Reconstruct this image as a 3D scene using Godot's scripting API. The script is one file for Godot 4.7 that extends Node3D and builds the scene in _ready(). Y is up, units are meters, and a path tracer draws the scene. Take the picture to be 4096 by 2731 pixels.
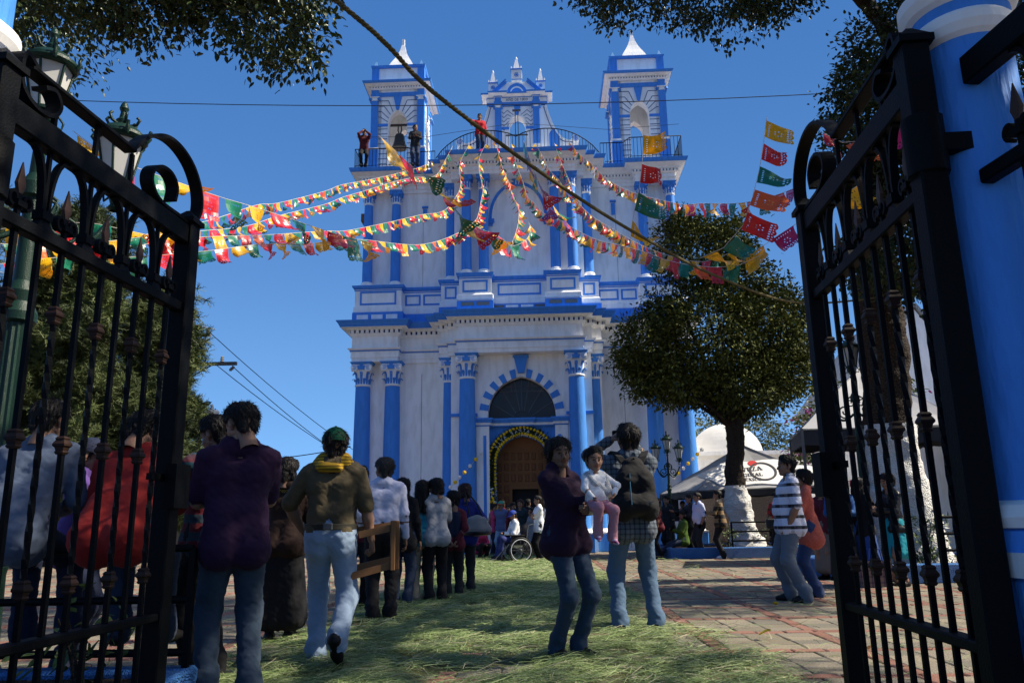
extends Node3D
# A blue and white church seen through an open wrought-iron gate on a feast day.
var M := {}            # materials by plain name
var taken := {}        # names in use at top level
var rng := RandomNumberGenerator.new()

# ---------------------------------------------------------------- mesh builder
class MB:
	var v := PackedVector3Array()
	var n := PackedVector3Array()
	var uv := PackedVector2Array()
	var col := PackedColorArray()
	var ix := PackedInt32Array()
	var xf := Transform3D()
	var tint := Color(1, 1, 1)
	func vert(p: Vector3, nn: Vector3, t := Vector2()) -> int:
		v.append(xf * p)
		n.append((xf.basis * nn).normalized())
		uv.append(t)
		col.append(tint)
		return v.size() - 1
	func tri(a: Vector3, b: Vector3, c: Vector3) -> void:
		# a, b, c run anticlockwise seen from outside
		var nn := (b - a).cross(c - a)
		if nn.length_squared() < 1e-16:
			return
		nn = nn.normalized()
		var i := vert(a, nn)
		vert(b, nn)
		vert(c, nn)
		ix.append_array([i, i + 2, i + 1])
	func quad(a: Vector3, b: Vector3, c: Vector3, d: Vector3, uvs := []) -> void:
		var nn := (c - a).cross(d - b)
		if nn.length_squared() < 1e-16:
			return
		nn = nn.normalized()
		var u := uvs if uvs.size() == 4 else [Vector2(0, 1), Vector2(1, 1), Vector2(1, 0), Vector2(0, 0)]
		var i := vert(a, nn, u[0])
		vert(b, nn, u[1])
		vert(c, nn, u[2])
		vert(d, nn, u[3])
		ix.append_array([i, i + 2, i + 1, i, i + 3, i + 2])
	func hexa(p: Array) -> void:
		# p: bottom four (anticlockwise seen from above), then top four above them
		quad(p[4], p[5], p[6], p[7])
		quad(p[3], p[2], p[1], p[0])
		for k in 4:
			var m := (k + 1) % 4
			quad(p[k], p[m], p[m + 4], p[k + 4])
	func box(c: Vector3, s: Vector3, b := Basis()) -> void:
		var p := []
		for y in [-0.5, 0.5]:
			for q in [Vector2(-0.5, 0.5), Vector2(0.5, 0.5), Vector2(0.5, -0.5), Vector2(-0.5, -0.5)]:
				p.append(c + b * Vector3(q.x * s.x, y * s.y, q.y * s.z))
		hexa(p)
	func taper(c: Vector3, s0: Vector2, s1: Vector2, h: float, b := Basis()) -> void:
		# a frustum standing on c: size s0 (x, z) at the foot, s1 at the top
		var p := []
		for k in 2:
			var s: Vector2 = s1 if k else s0
			for q in [Vector2(-0.5, 0.5), Vector2(0.5, 0.5), Vector2(0.5, -0.5), Vector2(-0.5, -0.5)]:
				p.append(c + b * Vector3(q.x * s.x, h * k, q.y * s.y))
		hexa(p)
	func soft_box(c: Vector3, s: Vector3, e: float, b := Basis()) -> void:
		# a box with chamfered edges
		var h := s * 0.5
		var i := h - Vector3(e, e, e)
		for sx in [-1.0, 1.0]:
			_face(c, b, Vector3(sx * h.x, 0, 0), Vector3(0, i.y, 0), Vector3(0, 0, i.z))
			_face(c, b, Vector3(0, sx * h.y, 0), Vector3(i.x, 0, 0), Vector3(0, 0, i.z))
			_face(c, b, Vector3(0, 0, sx * h.z), Vector3(i.x, 0, 0), Vector3(0, i.y, 0))
		for sa in [-1.0, 1.0]:
			for sb in [-1.0, 1.0]:
				_edge(c, b, Vector3(sa * h.x, sb * i.y, -i.z), Vector3(sa * i.x, sb * h.y, -i.z), Vector3(0, 0, 2 * i.z))
				_edge(c, b, Vector3(sa * h.x, -i.y, sb * i.z), Vector3(sa * i.x, -i.y, sb * h.z), Vector3(0, 2 * i.y, 0))
				_edge(c, b, Vector3(-i.x, sa * h.y, sb * i.z), Vector3(-i.x, sa * i.y, sb * h.z), Vector3(2 * i.x, 0, 0))
				for sc in [-1.0, 1.0]:
					var p: Vector3 = c + b * Vector3(sa * h.x, sb * i.y, sc * i.z)
					var q: Vector3 = c + b * Vector3(sa * i.x, sb * h.y, sc * i.z)
					var r: Vector3 = c + b * Vector3(sa * i.x, sb * i.y, sc * h.z)
					if sa * sb * sc > 0:
						tri(p, q, r)
					else:
						tri(p, r, q)
	func _face(c: Vector3, b: Basis, o: Vector3, u: Vector3, w: Vector3) -> void:
		if u.cross(w).dot(o) < 0:
			w = -w
		quad(c + b * (o - u - w), c + b * (o + u - w), c + b * (o + u + w), c + b * (o - u + w))
	func _edge(c: Vector3, b: Basis, p: Vector3, q: Vector3, l: Vector3) -> void:
		var nn := (q - p).cross(l)
		if nn.dot(p + q + l) < 0:
			quad(c + b * q, c + b * p, c + b * (p + l), c + b * (q + l))
		else:
			quad(c + b * p, c + b * q, c + b * (q + l), c + b * (p + l))
	func bar(a: Vector3, bb: Vector3, w: float, h: float, up := Vector3.UP) -> void:
		# a straight bar of section w x h from a to bb
		var d := (bb - a)
		var l := d.length()
		d /= l
		if absf(d.dot(up)) > 0.98:
			up = Vector3.RIGHT
		var x := d.cross(up).normalized()
		var y := x.cross(d)
		box((a + bb) * 0.5, Vector3(w, h, l), Basis(x, y, x.cross(y)))
	func prism(poly: PackedVector2Array, z0: float, z1: float) -> void:
		# an outline in x, y pushed along z
		var pp := poly
		if Geometry2D.is_polygon_clockwise(pp):
			pp = pp.duplicate()
			pp.reverse()
		var t := Geometry2D.triangulate_polygon(pp)
		for k in range(0, t.size(), 3):
			var a := pp[t[k]]
			var b := pp[t[k + 1]]
			var c := pp[t[k + 2]]
			if (b - a).cross(c - a) < 0:
				var s := b
				b = c
				c = s
			tri(Vector3(a.x, a.y, z1), Vector3(b.x, b.y, z1), Vector3(c.x, c.y, z1))
			tri(Vector3(a.x, a.y, z0), Vector3(c.x, c.y, z0), Vector3(b.x, b.y, z0))
		for k in pp.size():
			var a := pp[k]
			var b := pp[(k + 1) % pp.size()]
			quad(Vector3(a.x, a.y, z1), Vector3(a.x, a.y, z0), Vector3(b.x, b.y, z0), Vector3(b.x, b.y, z1))
	func lathe(prof: Array, segs := 24, a0 := 0.0, a1 := TAU) -> void:
		# prof: Vector2(radius, y) from the foot up; sharp between rings
		for k in prof.size() - 1:
			var p: Vector2 = prof[k]
			var q: Vector2 = prof[k + 1]
			var t := q - p
			if t.length_squared() < 1e-12:
				continue
			var nr := Vector2(t.y, -t.x).normalized()
			var base := v.size()
			for s in segs + 1:
				var a := a0 + (a1 - a0) * s / segs
				var d := Vector3(cos(a), 0, sin(a))
				var nn := Vector3(d.x * nr.x, nr.y, d.z * nr.x)
				vert(Vector3(d.x * p.x, p.y, d.z * p.x), nn, Vector2(float(s) / segs, p.y))
				vert(Vector3(d.x * q.x, q.y, d.z * q.x), nn, Vector2(float(s) / segs, q.y))
			for s in segs:
				var i := base + s * 2
				ix.append_array([i, i + 2, i + 1, i + 1, i + 2, i + 3])
	func tube(pts: Array, r: Variant, sides := 8, caps := true) -> void:
		var m := pts.size()
		var up := Vector3.UP
		var base := v.size()
		var prev_x := Vector3.ZERO
		for k in m:
			var d: Vector3 = (pts[mini(k + 1, m - 1)] - pts[maxi(k - 1, 0)]).normalized()
			var x: Vector3
			if prev_x == Vector3.ZERO:
				x = d.cross(up if absf(d.dot(up)) < 0.95 else Vector3.RIGHT).normalized()
			else:
				x = (prev_x - d * prev_x.dot(d)).normalized()
			prev_x = x
			var y := d.cross(x)
			var rr: float = r[k] if r is Array else r
			for s in sides + 1:
				var a := TAU * s / sides
				var o := x * cos(a) + y * sin(a)
				vert(pts[k] + o * rr, o, Vector2(float(s) / sides, float(k)))
		for k in m - 1:
			for s in sides:
				var i := base + k * (sides + 1) + s
				var j := i + sides + 1
				ix.append_array([i, j, i + 1, j, j + 1, i + 1])
		if caps:
			for e in 2:
				var k := (m - 1) * e
				var d: Vector3 = (pts[m - 1] - pts[m - 2]) if e else (pts[0] - pts[1])
				var c := vert(pts[k], d.normalized())
				for s in sides:
					var i := base + k * (sides + 1) + s
					if e:
						ix.append_array([c, i + 1, i])
					else:
						ix.append_array([c, i, i + 1])
	func ribbon(pts: Array, w: float, t: float, across: Vector3) -> void:
		# a flat band of width w (along across) and thickness t bent along pts
		var m := pts.size()
		for k in m - 1:
			var a: Vector3 = pts[k]
			var b: Vector3 = pts[k + 1]
			var da: Vector3 = (pts[mini(k + 1, m - 1)] - pts[maxi(k - 1, 0)]).normalized().cross(across) * t * 0.5
			var db: Vector3 = (pts[mini(k + 2, m - 1)] - pts[k]).normalized().cross(across) * t * 0.5
			var h := across * w * 0.5
			quad(a + da - h, b + db - h, b + db + h, a + da + h)
			quad(a - da + h, b - db + h, b - db - h, a - da - h)
			quad(a + da + h, b + db + h, b - db + h, a - da + h)
			quad(a - da - h, b - db - h, b + db - h, a + da - h)
			if k == 0:
				quad(a - da - h, a + da - h, a + da + h, a - da + h)
			if k == m - 2:
				quad(b - db + h, b + db + h, b + db - h, b - db - h)
	func moulding(path: Array, prof: Array, shut := false) -> void:
		# prof: Vector2(projection, y) swept along a plan path of right-angled corners; outside lies to the right of travel seen with x right, z down
		var m := path.size()
		for k in m - 1:
			var a: Vector2 = path[k]
			var b: Vector2 = path[k + 1]
			for j in prof.size() - 1:
				var p: Vector2 = prof[j]
				var q: Vector2 = prof[j + 1]
				var a0 := _off(path, k, p.x)
				var b0 := _off(path, k + 1, p.x)
				var a1 := _off(path, k, q.x)
				var b1 := _off(path, k + 1, q.x)
				quad(Vector3(a0.x, p.y, a0.y), Vector3(b0.x, p.y, b0.y), Vector3(b1.x, q.y, b1.y), Vector3(a1.x, q.y, a1.y))
	func _off(path: Array, k: int, d: float) -> Vector2:
		var r := Vector2.ZERO
		var p: Vector2 = path[k]
		if k > 0:
			var t: Vector2 = (p - path[k - 1]).normalized()
			r += Vector2(-t.y, t.x)
		if k < path.size() - 1:
			var t: Vector2 = (path[k + 1] - p).normalized()
			var q := Vector2(-t.y, t.x)
			if r.distance_to(q) > 0.01:
				r += q
		return p + r * d
	func join(o: MB, t := Transform3D()) -> void:
		var b := v.size()
		for k in o.v.size():
			v.append(xf * (t * o.v[k]))
			n.append((xf.basis * (t.basis * o.n[k])).normalized())
		uv.append_array(o.uv)
		col.append_array(o.col)
		if t.basis.determinant() < 0:
			for k in range(0, o.ix.size(), 3):
				ix.append_array([b + o.ix[k], b + o.ix[k + 2], b + o.ix[k + 1]])
		else:
			for i in o.ix:
				ix.append(b + i)
	func mesh() -> ArrayMesh:
		var a := []
		a.resize(Mesh.ARRAY_MAX)
		a[Mesh.ARRAY_VERTEX] = v
		a[Mesh.ARRAY_NORMAL] = n
		a[Mesh.ARRAY_TEX_UV] = uv
		a[Mesh.ARRAY_COLOR] = col
		a[Mesh.ARRAY_INDEX] = ix
		var m := ArrayMesh.new()
		if ix.size():
			m.add_surface_from_arrays(Mesh.PRIMITIVE_TRIANGLES, a)
		return m

# ---------------------------------------------------------------- naming and tagging
func numbered(called: String) -> String:
	if not taken.has(called):
		taken[called] = 0
		return called
	taken[called] += 1
	return "%s_%03d" % [called, taken[called]]
func tag(o: Node3D, label := "", category := "", group := "", kind := "") -> Node3D:
	if label: o.set_meta("label", label)
	if category: o.set_meta("category", category)
	if group: o.set_meta("group", group)
	if kind: o.set_meta("kind", kind)
	return o
func thing(called: String, label: String, category: String, at := Vector3.ZERO, turn := 0.0, group := "") -> Node3D:
	var o := Node3D.new()
	o.name = numbered(called)
	add_child(o)
	o.position = at
	o.rotation.y = turn
	tag(o, label, category, group)
	return o
func obj(called: String, shape: Variant, m: Material, parent: Node3D = null) -> MeshInstance3D:
	var o := MeshInstance3D.new()
	o.mesh = shape.mesh() if shape is MB else shape
	o.material_override = m
	if parent == null:
		o.name = numbered(called)
		add_child(o)
	else:
		var key := "%d/%s" % [parent.get_instance_id(), called]
		taken[key] = taken.get(key, -1) + 1
		o.name = called if taken[key] == 0 else "%s_%03d" % [called, taken[key]]
		parent.add_child(o, true)
	return o
func part(called: String, parent: Node3D, at := Vector3.ZERO, turn := 0.0) -> Node3D:
	var o := Node3D.new()
	var key := "%d/%s" % [parent.get_instance_id(), called]
	taken[key] = taken.get(key, -1) + 1
	o.name = called if taken[key] == 0 else "%s_%03d" % [called, taken[key]]
	parent.add_child(o, true)
	o.position = at
	o.rotation.y = turn
	return o
func copy_part(o: Node3D, parent: Node3D, at: Vector3, turn := 0.0, mirror := false) -> Node3D:
	var c: Node3D = o.duplicate()
	var called := str(o.name).rstrip("_0123456789")
	var key := "%d/%s" % [parent.get_instance_id(), called]
	taken[key] = taken.get(key, -1) + 1
	c.name = called if taken[key] == 0 else "%s_%03d" % [called, taken[key]]
	parent.add_child(c, true)
	c.position = at
	c.rotation.y = turn
	return c
func copy_thing(o: Node3D, label: String, at: Vector3, turn := 0.0) -> Node3D:
	var c: Node3D = o.duplicate()
	c.name = numbered(str(o.name).rstrip("_0123456789"))
	add_child(c)
	c.position = at
	c.rotation.y = turn
	if label: c.set_meta("label", label)
	return c
func structure(called: String, shape: Variant, m: Material) -> MeshInstance3D:
	var o := obj(called, shape, m)
	o.set_meta("kind", "structure")
	return o
func scatter(called: String, mesh: Mesh, m: Material, where: Array, colors: Array, parent: Node3D = null) -> MultiMeshInstance3D:
	var mm := MultiMesh.new()
	mm.transform_format = MultiMesh.TRANSFORM_3D
	mm.use_colors = colors.size() > 0
	mm.mesh = mesh
	mm.instance_count = where.size()
	for i in where.size():
		mm.set_instance_transform(i, where[i])
		if colors.size():
			mm.set_instance_color(i, colors[i])
	var o := MultiMeshInstance3D.new()
	o.multimesh = mm
	o.material_override = m
	if parent == null:
		o.name = numbered(called)
		add_child(o)
	else:
		var key := "%d/%s" % [parent.get_instance_id(), called]
		taken[key] = taken.get(key, -1) + 1
		o.name = called if taken[key] == 0 else "%s_%03d" % [called, taken[key]]
		parent.add_child(o, true)
	return o

# ---------------------------------------------------------------- materials
func noise_tex(freq: float, lo: Color, hi: Color, seed_no: int, size := 512, octaves := 4, mid := 0.5) -> NoiseTexture2D:
	var f := FastNoiseLite.new()
	f.seed = seed_no
	f.frequency = freq
	f.fractal_octaves = octaves
	var g := Gradient.new()
	g.set_color(0, lo)
	g.set_color(1, hi)
	g.set_offset(0, clampf(mid - 0.3, 0, 1))
	g.set_offset(1, clampf(mid + 0.3, 0, 1))
	var t := NoiseTexture2D.new()
	t.width = size
	t.height = size
	t.seamless = true
	t.noise = f
	t.color_ramp = g
	return t
var tex := {}
func mat(called: String, r: float, g: float, b: float, rough := 0.8, grain := "", scale := 1.0, relief := "", depth := 0.0, rscale := 1.0) -> StandardMaterial3D:
	# r, g, b are linear base colours
	var m := StandardMaterial3D.new()
	m.resource_name = called
	m.albedo_color = Color(r, g, b).linear_to_srgb()
	m.roughness = rough
	m.metallic_specular = 0.35
	if grain:
		m.albedo_texture = tex[grain]
		m.uv1_triplanar = true
		m.uv1_scale = Vector3(scale, scale, scale)
	if relief:
		m.heightmap_enabled = true
		m.heightmap_texture = tex[relief]
		m.heightmap_scale = depth
		m.uv1_triplanar = true
		m.uv1_scale = Vector3(scale, scale, scale)
	M[called] = m
	return m
func make_materials() -> void:
	tex.blotch = noise_tex(0.012, Color(0.90, 0.895, 0.88), Color(1, 1, 1), 3)
	tex.stain = noise_tex(0.008, Color(0.955, 0.95, 0.94), Color(1, 1, 1), 9, 512, 5, 0.36)
	tex.streak = noise_tex(0.011, Color(0.935, 0.93, 0.92), Color(1, 1, 1), 31, 512, 5, 0.28)
	tex.bumps = noise_tex(0.05, Color(0, 0, 0), Color(1, 1, 1), 5, 512, 4)
	tex.fine = noise_tex(0.12, Color(0.78, 0.78, 0.78), Color(1, 1, 1), 7, 512, 3)
	tex.speck = noise_tex(0.06, Color(0.72, 0.715, 0.70), Color(1.0, 1.0, 1.0), 11, 512, 5)
	tex.bark = noise_tex(0.04, Color(0.4, 0.38, 0.36), Color(1, 1, 1), 13, 512, 5)
	var plaster := mat("white_plaster", 0.91, 0.91, 0.905, 0.85, "streak", 0.5, "bumps", 0.25)
	plaster.uv1_scale = Vector3(0.6, 0.16, 0.6)
	plaster.uv1_world_triplanar = false
	mat("blue_paint", 0.065, 0.27, 0.76, 0.62, "streak", 0.6, "bumps", 0.4).uv1_scale = Vector3(1.1, 0.22, 1.1)
	mat("dark_blue_paint", 0.02, 0.06, 0.22, 0.7)
	mat("dark_gap", 0.01, 0.015, 0.05, 0.9)
	mat("joint_paint", 0.06, 0.10, 0.22, 0.8)
	mat("iron", 0.0035, 0.0045, 0.006, 0.55, "fine", 3.0, "bumps", 0.05).metallic_specular = 0.22
	mat("bronze", 0.036, 0.016, 0.009, 0.55, "fine", 6.0)
	mat("spear", 0.085, 0.048, 0.036, 0.55, "fine", 6.0)
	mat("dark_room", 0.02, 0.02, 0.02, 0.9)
	mat("door_wood", 0.30, 0.125, 0.040, 0.6, "fine", 1.5)
	mat("door_panel", 0.22, 0.085, 0.028, 0.6, "fine", 1.5)
	mat("lamp_green", 0.012, 0.040, 0.028, 0.38, "fine", 4.0, "bumps", 0.15)
	mat("lamp_glass", 0.55, 0.55, 0.53, 0.35)
	mat("bark", 0.075, 0.055, 0.040, 0.95, "bark", 1.2, "bark", 3.0)
	mat("lime_wash", 0.72, 0.72, 0.70, 0.9, "stain", 1.0, "bumps", 4.0)
	mat("kerb_blue", 0.06, 0.20, 0.52, 0.75, "stain", 2.0, "bumps", 2.0)
	mat("wire", 0.02, 0.02, 0.02, 0.6)
	mat("cable", 0.35, 0.36, 0.38, 0.5)
	mat("concrete", 0.30, 0.29, 0.27, 0.9, "speck", 2.0, "bumps", 0.6)
	mat("soil", 0.07, 0.05, 0.035, 1.0, "speck", 2.0, "bumps", 2.0)
	mat("terracotta", 0.30, 0.16, 0.10, 0.9, "speck", 1.5)
	mat("old_stone", 0.16, 0.13, 0.12, 0.95, "speck", 0.8, "bumps", 5.0)
	mat("bell_bronze", 0.05, 0.045, 0.04, 0.5)
	mat("steel", 0.55, 0.56, 0.58, 0.35)
	mat("grey_metal", 0.10, 0.105, 0.11, 0.5)
	mat("rope", 0.16, 0.13, 0.055, 0.9, "speck", 9.0)
	mat("string", 0.62, 0.6, 0.56, 0.8)

func _ready() -> void:
	rng.seed = 4711
	var cam := Camera3D.new()
	cam.name = "camera"
	cam.fov = 47.06
	cam.far = 900.0
	cam.near = 0.05
	cam.position = Vector3(0, 0.97, 0)
	cam.rotation_order = EULER_ORDER_YXZ
	cam.rotation_degrees = Vector3(13.0, 0, -1.0)
	add_child(cam)
	var sky_m := ProceduralSkyMaterial.new()
	sky_m.sky_top_color = Color(0.200, 0.372, 0.600)
	sky_m.sky_horizon_color = Color(0.465, 0.665, 0.875)
	sky_m.sky_curve = 0.16
	sky_m.ground_bottom_color = Color(0.42, 0.40, 0.36)
	sky_m.ground_horizon_color = Color(0.55, 0.55, 0.54)
	sky_m.sun_angle_max = 58.0
	sky_m.sun_curve = 0.40
	var env := Environment.new()
	env.background_mode = Environment.BG_SKY
	env.sky = Sky.new()
	env.sky.sky_material = sky_m
	env.ambient_light_source = Environment.AMBIENT_SOURCE_SKY
	env.tonemap_mode = Environment.TONE_MAPPER_LINEAR
	env.tonemap_exposure = 1.6
	env.sdfgi_enabled = true
	env.ssao_enabled = true
	env.ssil_enabled = true
	var we := WorldEnvironment.new()
	we.name = "world_environment"
	we.environment = env
	add_child(we)
	var sun := DirectionalLight3D.new()
	sun.name = "sun"
	sun.light_energy = 1.6
	sun.light_color = Color(1.0, 0.955, 0.88)
	sun.light_angular_distance = 0.5
	sun.shadow_enabled = true
	var to_sun := Vector3(cos(deg_to_rad(46.0)) * cos(deg_to_rad(1.6)), sin(deg_to_rad(46.0)), cos(deg_to_rad(46.0)) * sin(deg_to_rad(1.6)))
	sun.look_at_from_position(to_sun * 50.0, Vector3.ZERO)
	add_child(sun)
	make_materials()
	build_ground()
	build_church()
	build_surroundings()
	build_trees()
	build_gateway()
	build_lamps()
	build_tents()
	build_bunting()
	build_people()
	build_small_things()

# ---------------------------------------------------------------- ground, paving, grass
func paver_mesh(w: float, d: float, h: float) -> ArrayMesh:
	# a slab with a worn, chamfered and slightly uneven top
	var b := MB.new()
	var e := 0.010
	var c := []
	for q in [Vector2(-1, 1), Vector2(1, 1), Vector2(1, -1), Vector2(-1, -1)]:
		c.append(Vector3(q.x * w * 0.5 + rng.randf_range(-0.006, 0.006), 0, q.y * d * 0.5 + rng.randf_range(-0.006, 0.006)))
	var top := []
	var lip := []
	for k in 4:
		var p: Vector3 = c[k]
		lip.append(p + Vector3(0, h - 0.006, 0))
		top.append(p - Vector3(signf(p.x) * e, 0, signf(p.z) * e) + Vector3(0, h + rng.randf_range(-0.003, 0.003), 0))
	b.quad(top[0], top[1], top[2], top[3])
	for k in 4:
		var m := (k + 1) % 4
		b.quad(lip[k], lip[m], top[m], top[k])
		b.quad(c[k], c[m], lip[m], lip[k])
	return b.mesh()
func in_grass(x: float, z: float) -> float:
	# how thickly the strewn grass lies here (0 to 1)
	var d := -z
	var mid := lerpf(-0.35, 0.05, clampf((d - 4.0) / 16.0, 0, 1))
	var half := lerpf(1.75, 1.45, clampf((d - 4.0) / 16.0, 0, 1))
	if d < 6.6:
		half += (6.6 - d) * 0.22
	var e := half - absf(x - mid)
	var wob := sin(z * 1.7 + 0.5) * 0.12 + sin(z * 4.1) * 0.07 + sin(x * 3.0 + z * 0.7) * 0.08
	return clampf((e + wob + 0.25) / 0.5, 0.0, 1.0) * (1.0 if d < 24.5 else 0.0)
func build_ground() -> void:
	var g := MB.new()
	var ext := 420.0
	for i in 12:
		for j in 12:
			var x0 := -ext + i * ext / 6.0
			var z0 := -ext + j * ext / 6.0
			g.quad(Vector3(x0, -0.03, z0 + ext / 6.0), Vector3(x0 + ext / 6.0, -0.03, z0 + ext / 6.0), Vector3(x0 + ext / 6.0, -0.03, z0), Vector3(x0, -0.03, z0))
	var gm := mat("ground_dust", 0.20, 0.17, 0.135, 1.0, "speck", 0.5)
	structure("ground", g, gm)
	# paving: one-metre squares framed with red brick, filled with stone setts
	var st := []
	for k in 4:
		st.append(mat("stone_%d" % k, [0.30, 0.23, 0.34, 0.26][k], [0.265, 0.21, 0.295, 0.23][k], [0.205, 0.17, 0.22, 0.17][k], 0.9, "speck", 2.2, "speck", 0.8))
	var rd := []
	for k in 3:
		rd.append(mat("red_%d" % k, [0.31, 0.27, 0.35][k], [0.155, 0.135, 0.18][k], [0.115, 0.105, 0.14][k], 0.9, "speck", 2.5, "speck", 0.5))
	var root := Node3D.new()
	root.name = "pavement"
	add_child(root)
	tag(root, "stone setts framed in red brick in front of the church", "", "", "structure")
	var bed := MB.new()
	bed.quad(Vector3(-15, -0.012, 1.0), Vector3(9.6, -0.012, 1.0), Vector3(9.6, -0.012, -27.5), Vector3(-15, -0.012, -27.5))
	obj("mortar_bed", bed, mat("mortar", 0.10, 0.088, 0.07, 1.0, "speck", 3.0), root)
	var slab := []
	var brick_x := []
	var brick_z := []
	for k in 4:
		slab.append(paver_mesh(0.288, 0.213, 0.012))
		brick_x.append(paver_mesh(0.236, 0.112, 0.014))
		brick_z.append(paver_mesh(0.112, 0.236, 0.014))
	var single := []
	var rest := {}
	var turn := deg_to_rad(1.6)
	for i in range(-15, 11):
		for j in range(-2, 28):
			var o := Vector2(0.38 + i * 1.0, -(0.3 + j * 1.0))
			var list := []
			for q in 4:
				list.append([o.x + 0.125 + q * 0.25, o.y, 1, 0.0])
				if q < 4:
					list.append([o.x, o.y - 0.125 - q * 0.22 - 0.05, 2, 0.0])
			for r in 4:
				for q in 3:
					list.append([o.x + 0.062 + 0.148 + q * 0.293, o.y - 0.062 - 0.11 - r * 0.219, 0, 0.0])
			for p in list:
				var w := Vector2(p[0], p[1]).rotated(turn)
				if w.x < -14.8 or w.x > 9.4 or w.y < -27.2 or w.y > 0.9:
					continue
				if in_grass(w.x, w.y) > 0.97 and rng.randf() < 0.5:
					pass
				var kind: int = p[2]
				var t := Transform3D(Basis(Vector3.UP, -turn + rng.randf_range(-0.012, 0.012)) * Basis(Vector3.RIGHT, rng.randf_range(-0.009, 0.009)), Vector3(w.x, -0.010 + rng.randf_range(-0.004, 0.004), w.y))
				var seen: bool = w.y < -3.6 and w.y > -11.5 and w.x > 1.0 and w.x < 0.60 * -w.y and in_grass(w.x, w.y) < 0.6
				var rank := -w.y + (0.0 if kind == 0 else -0.6)
				if seen:
					single.append([rank, t, kind])
				else:
					var key := "%d_%d" % [kind, rng.randi() % (3 if kind else 4)]
					if not rest.has(key): rest[key] = []
					rest[key].append(t)
	single.sort_custom(func(a, b): return a[0] < b[0])
	for k in single.size():
		var s: Array = single[k]
		var kind: int = s[2]
		var ms: Array = slab if kind == 0 else brick_x if kind == 1 else brick_z
		if k < 290:
			var o := obj("stone_sett" if kind == 0 else "red_brick", ms[rng.randi() % 4], st[rng.randi() % 4] if kind == 0 else rd[rng.randi() % 3], root)
			o.transform = s[1]
		else:
			var key := "%d_%d" % [kind, rng.randi() % (3 if kind else 4)]
			if not rest.has(key): rest[key] = []
			rest[key].append(s[1])
	for key in rest.keys():
		var kind := int(key.substr(0, 1))
		var v := int(key.substr(2))
		var ms: Array = slab if kind == 0 else brick_x if kind == 1 else brick_z
		var o := scatter("far_setts" if kind == 0 else "far_bricks", ms[v], st[v] if kind == 0 else rd[v], rest[key], [], root)
		o.set_meta("kind", "stuff")
	# strewn grass: bent blades lying over each other
	var blades := []
	for k in 5:
		var b := MB.new()
		var l := rng.randf_range(0.10, 0.19)
		var bend := rng.randf_range(-0.5, 0.5)
		var pts := []
		for s in 5:
			var u := s / 4.0
			pts.append(Vector3(sin(bend * u) * l * u, 0.006 + sin(u * PI) * rng.randf_range(0.004, 0.02), (u - 0.5) * l))
		for s in 4:
			var w0 := 0.0022 * (1.0 - 0.8 * s / 4.0)
			var w1 := 0.0022 * (1.0 - 0.8 * (s + 1) / 4.0)
			var p: Vector3 = pts[s]
			var q: Vector3 = pts[s + 1]
			b.quad(p + Vector3(-w0, 0, 0), q + Vector3(-w1, 0, 0), q + Vector3(w1, 0.0008, 0), p + Vector3(w0, 0.0008, 0))
		blades.append(b.mesh())
	var gmat := mat("grass_blade", 1, 1, 1, 0.6)
	gmat.vertex_color_use_as_albedo = true
	gmat.backlight_enabled = true
	gmat.backlight = Color(0.10, 0.14, 0.05)
	var where := [[], [], [], [], []]
	var cols := [[], [], [], [], []]
	var lump := FastNoiseLite.new()
	lump.seed = 21
	lump.frequency = 1.3
	for k in 230000:
		# nearer the camera more blades, further off fewer and larger
		var u := rng.randf()
		var d := 3.4 * pow(24.5 / 3.4, u)
		var x := rng.randf_range(-4.0, 4.0)
		var thick := in_grass(x, -d)
		var nz := lump.get_noise_2d(x, d)
		var keep := thick * clampf(0.62 + nz * 1.5, 0.08, 1.0)
		if thick < 0.05:
			keep = 0.012
		if rng.randf() > keep:
			continue
		var s := lerpf(1.0, 2.6, clampf((d - 4.0) / 14.0, 0, 1))
		var v := rng.randi() % 5
		var b := Basis(Vector3.UP, rng.randf() * TAU if rng.randf() < 0.55 else rng.randf_range(1.1, 2.0)) * Basis(Vector3.RIGHT, rng.randf_range(-0.22, 0.22)) * Basis(Vector3.FORWARD, rng.randf_range(-0.6, 0.6))
		where[v].append(Transform3D(b.scaled(Vector3(s, s, s)), Vector3(x, 0.006 + rng.randf() * 0.03 * thick + maxf(nz, 0) * 0.055 * rng.randf(), -d)))
		var t := rng.randf()
		var c := Color(0.14, 0.22, 0.06).lerp(Color(0.32, 0.38, 0.18), t)
		if rng.randf() < 0.12: c = Color(0.42, 0.38, 0.25)
		if rng.randf() < 0.3: c = Color(0.12, 0.18, 0.05)
		cols[v].append(c)
	var gr := Node3D.new()
	gr.name = "strewn_grass"
	add_child(gr)
	tag(gr, "cut grass strewn along the paving towards the church door", "grass", "", "stuff")
	for v in 5:
		var o := scatter("blades", blades[v], gmat, where[v], cols[v], gr)
		o.set_meta("kind", "stuff")
	var mat_bed := MB.new()
	# the trodden layer under the loose blades
	for i in 32:
		for j in 84:
			var x0 := -4.0 + i * 0.25
			var z0 := -3.0 - j * 0.25
			if in_grass(x0 + 0.125, z0 - 0.125) > 0.55:
				var h := []
				for q in [Vector2(0, 0), Vector2(0.25, 0), Vector2(0.25, -0.25), Vector2(0, -0.25)]:
					var px: float = x0 + q.x
					var pz: float = z0 + q.y
					h.append(Vector3(px, lerpf(-0.02, 0.014, clampf(in_grass(px, pz) * 1.4 - 0.5 + lump.get_noise_2d(px, -pz) * 0.9, 0, 1)), pz))
				mat_bed.quad(h[0], h[1], h[2], h[3])
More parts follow.
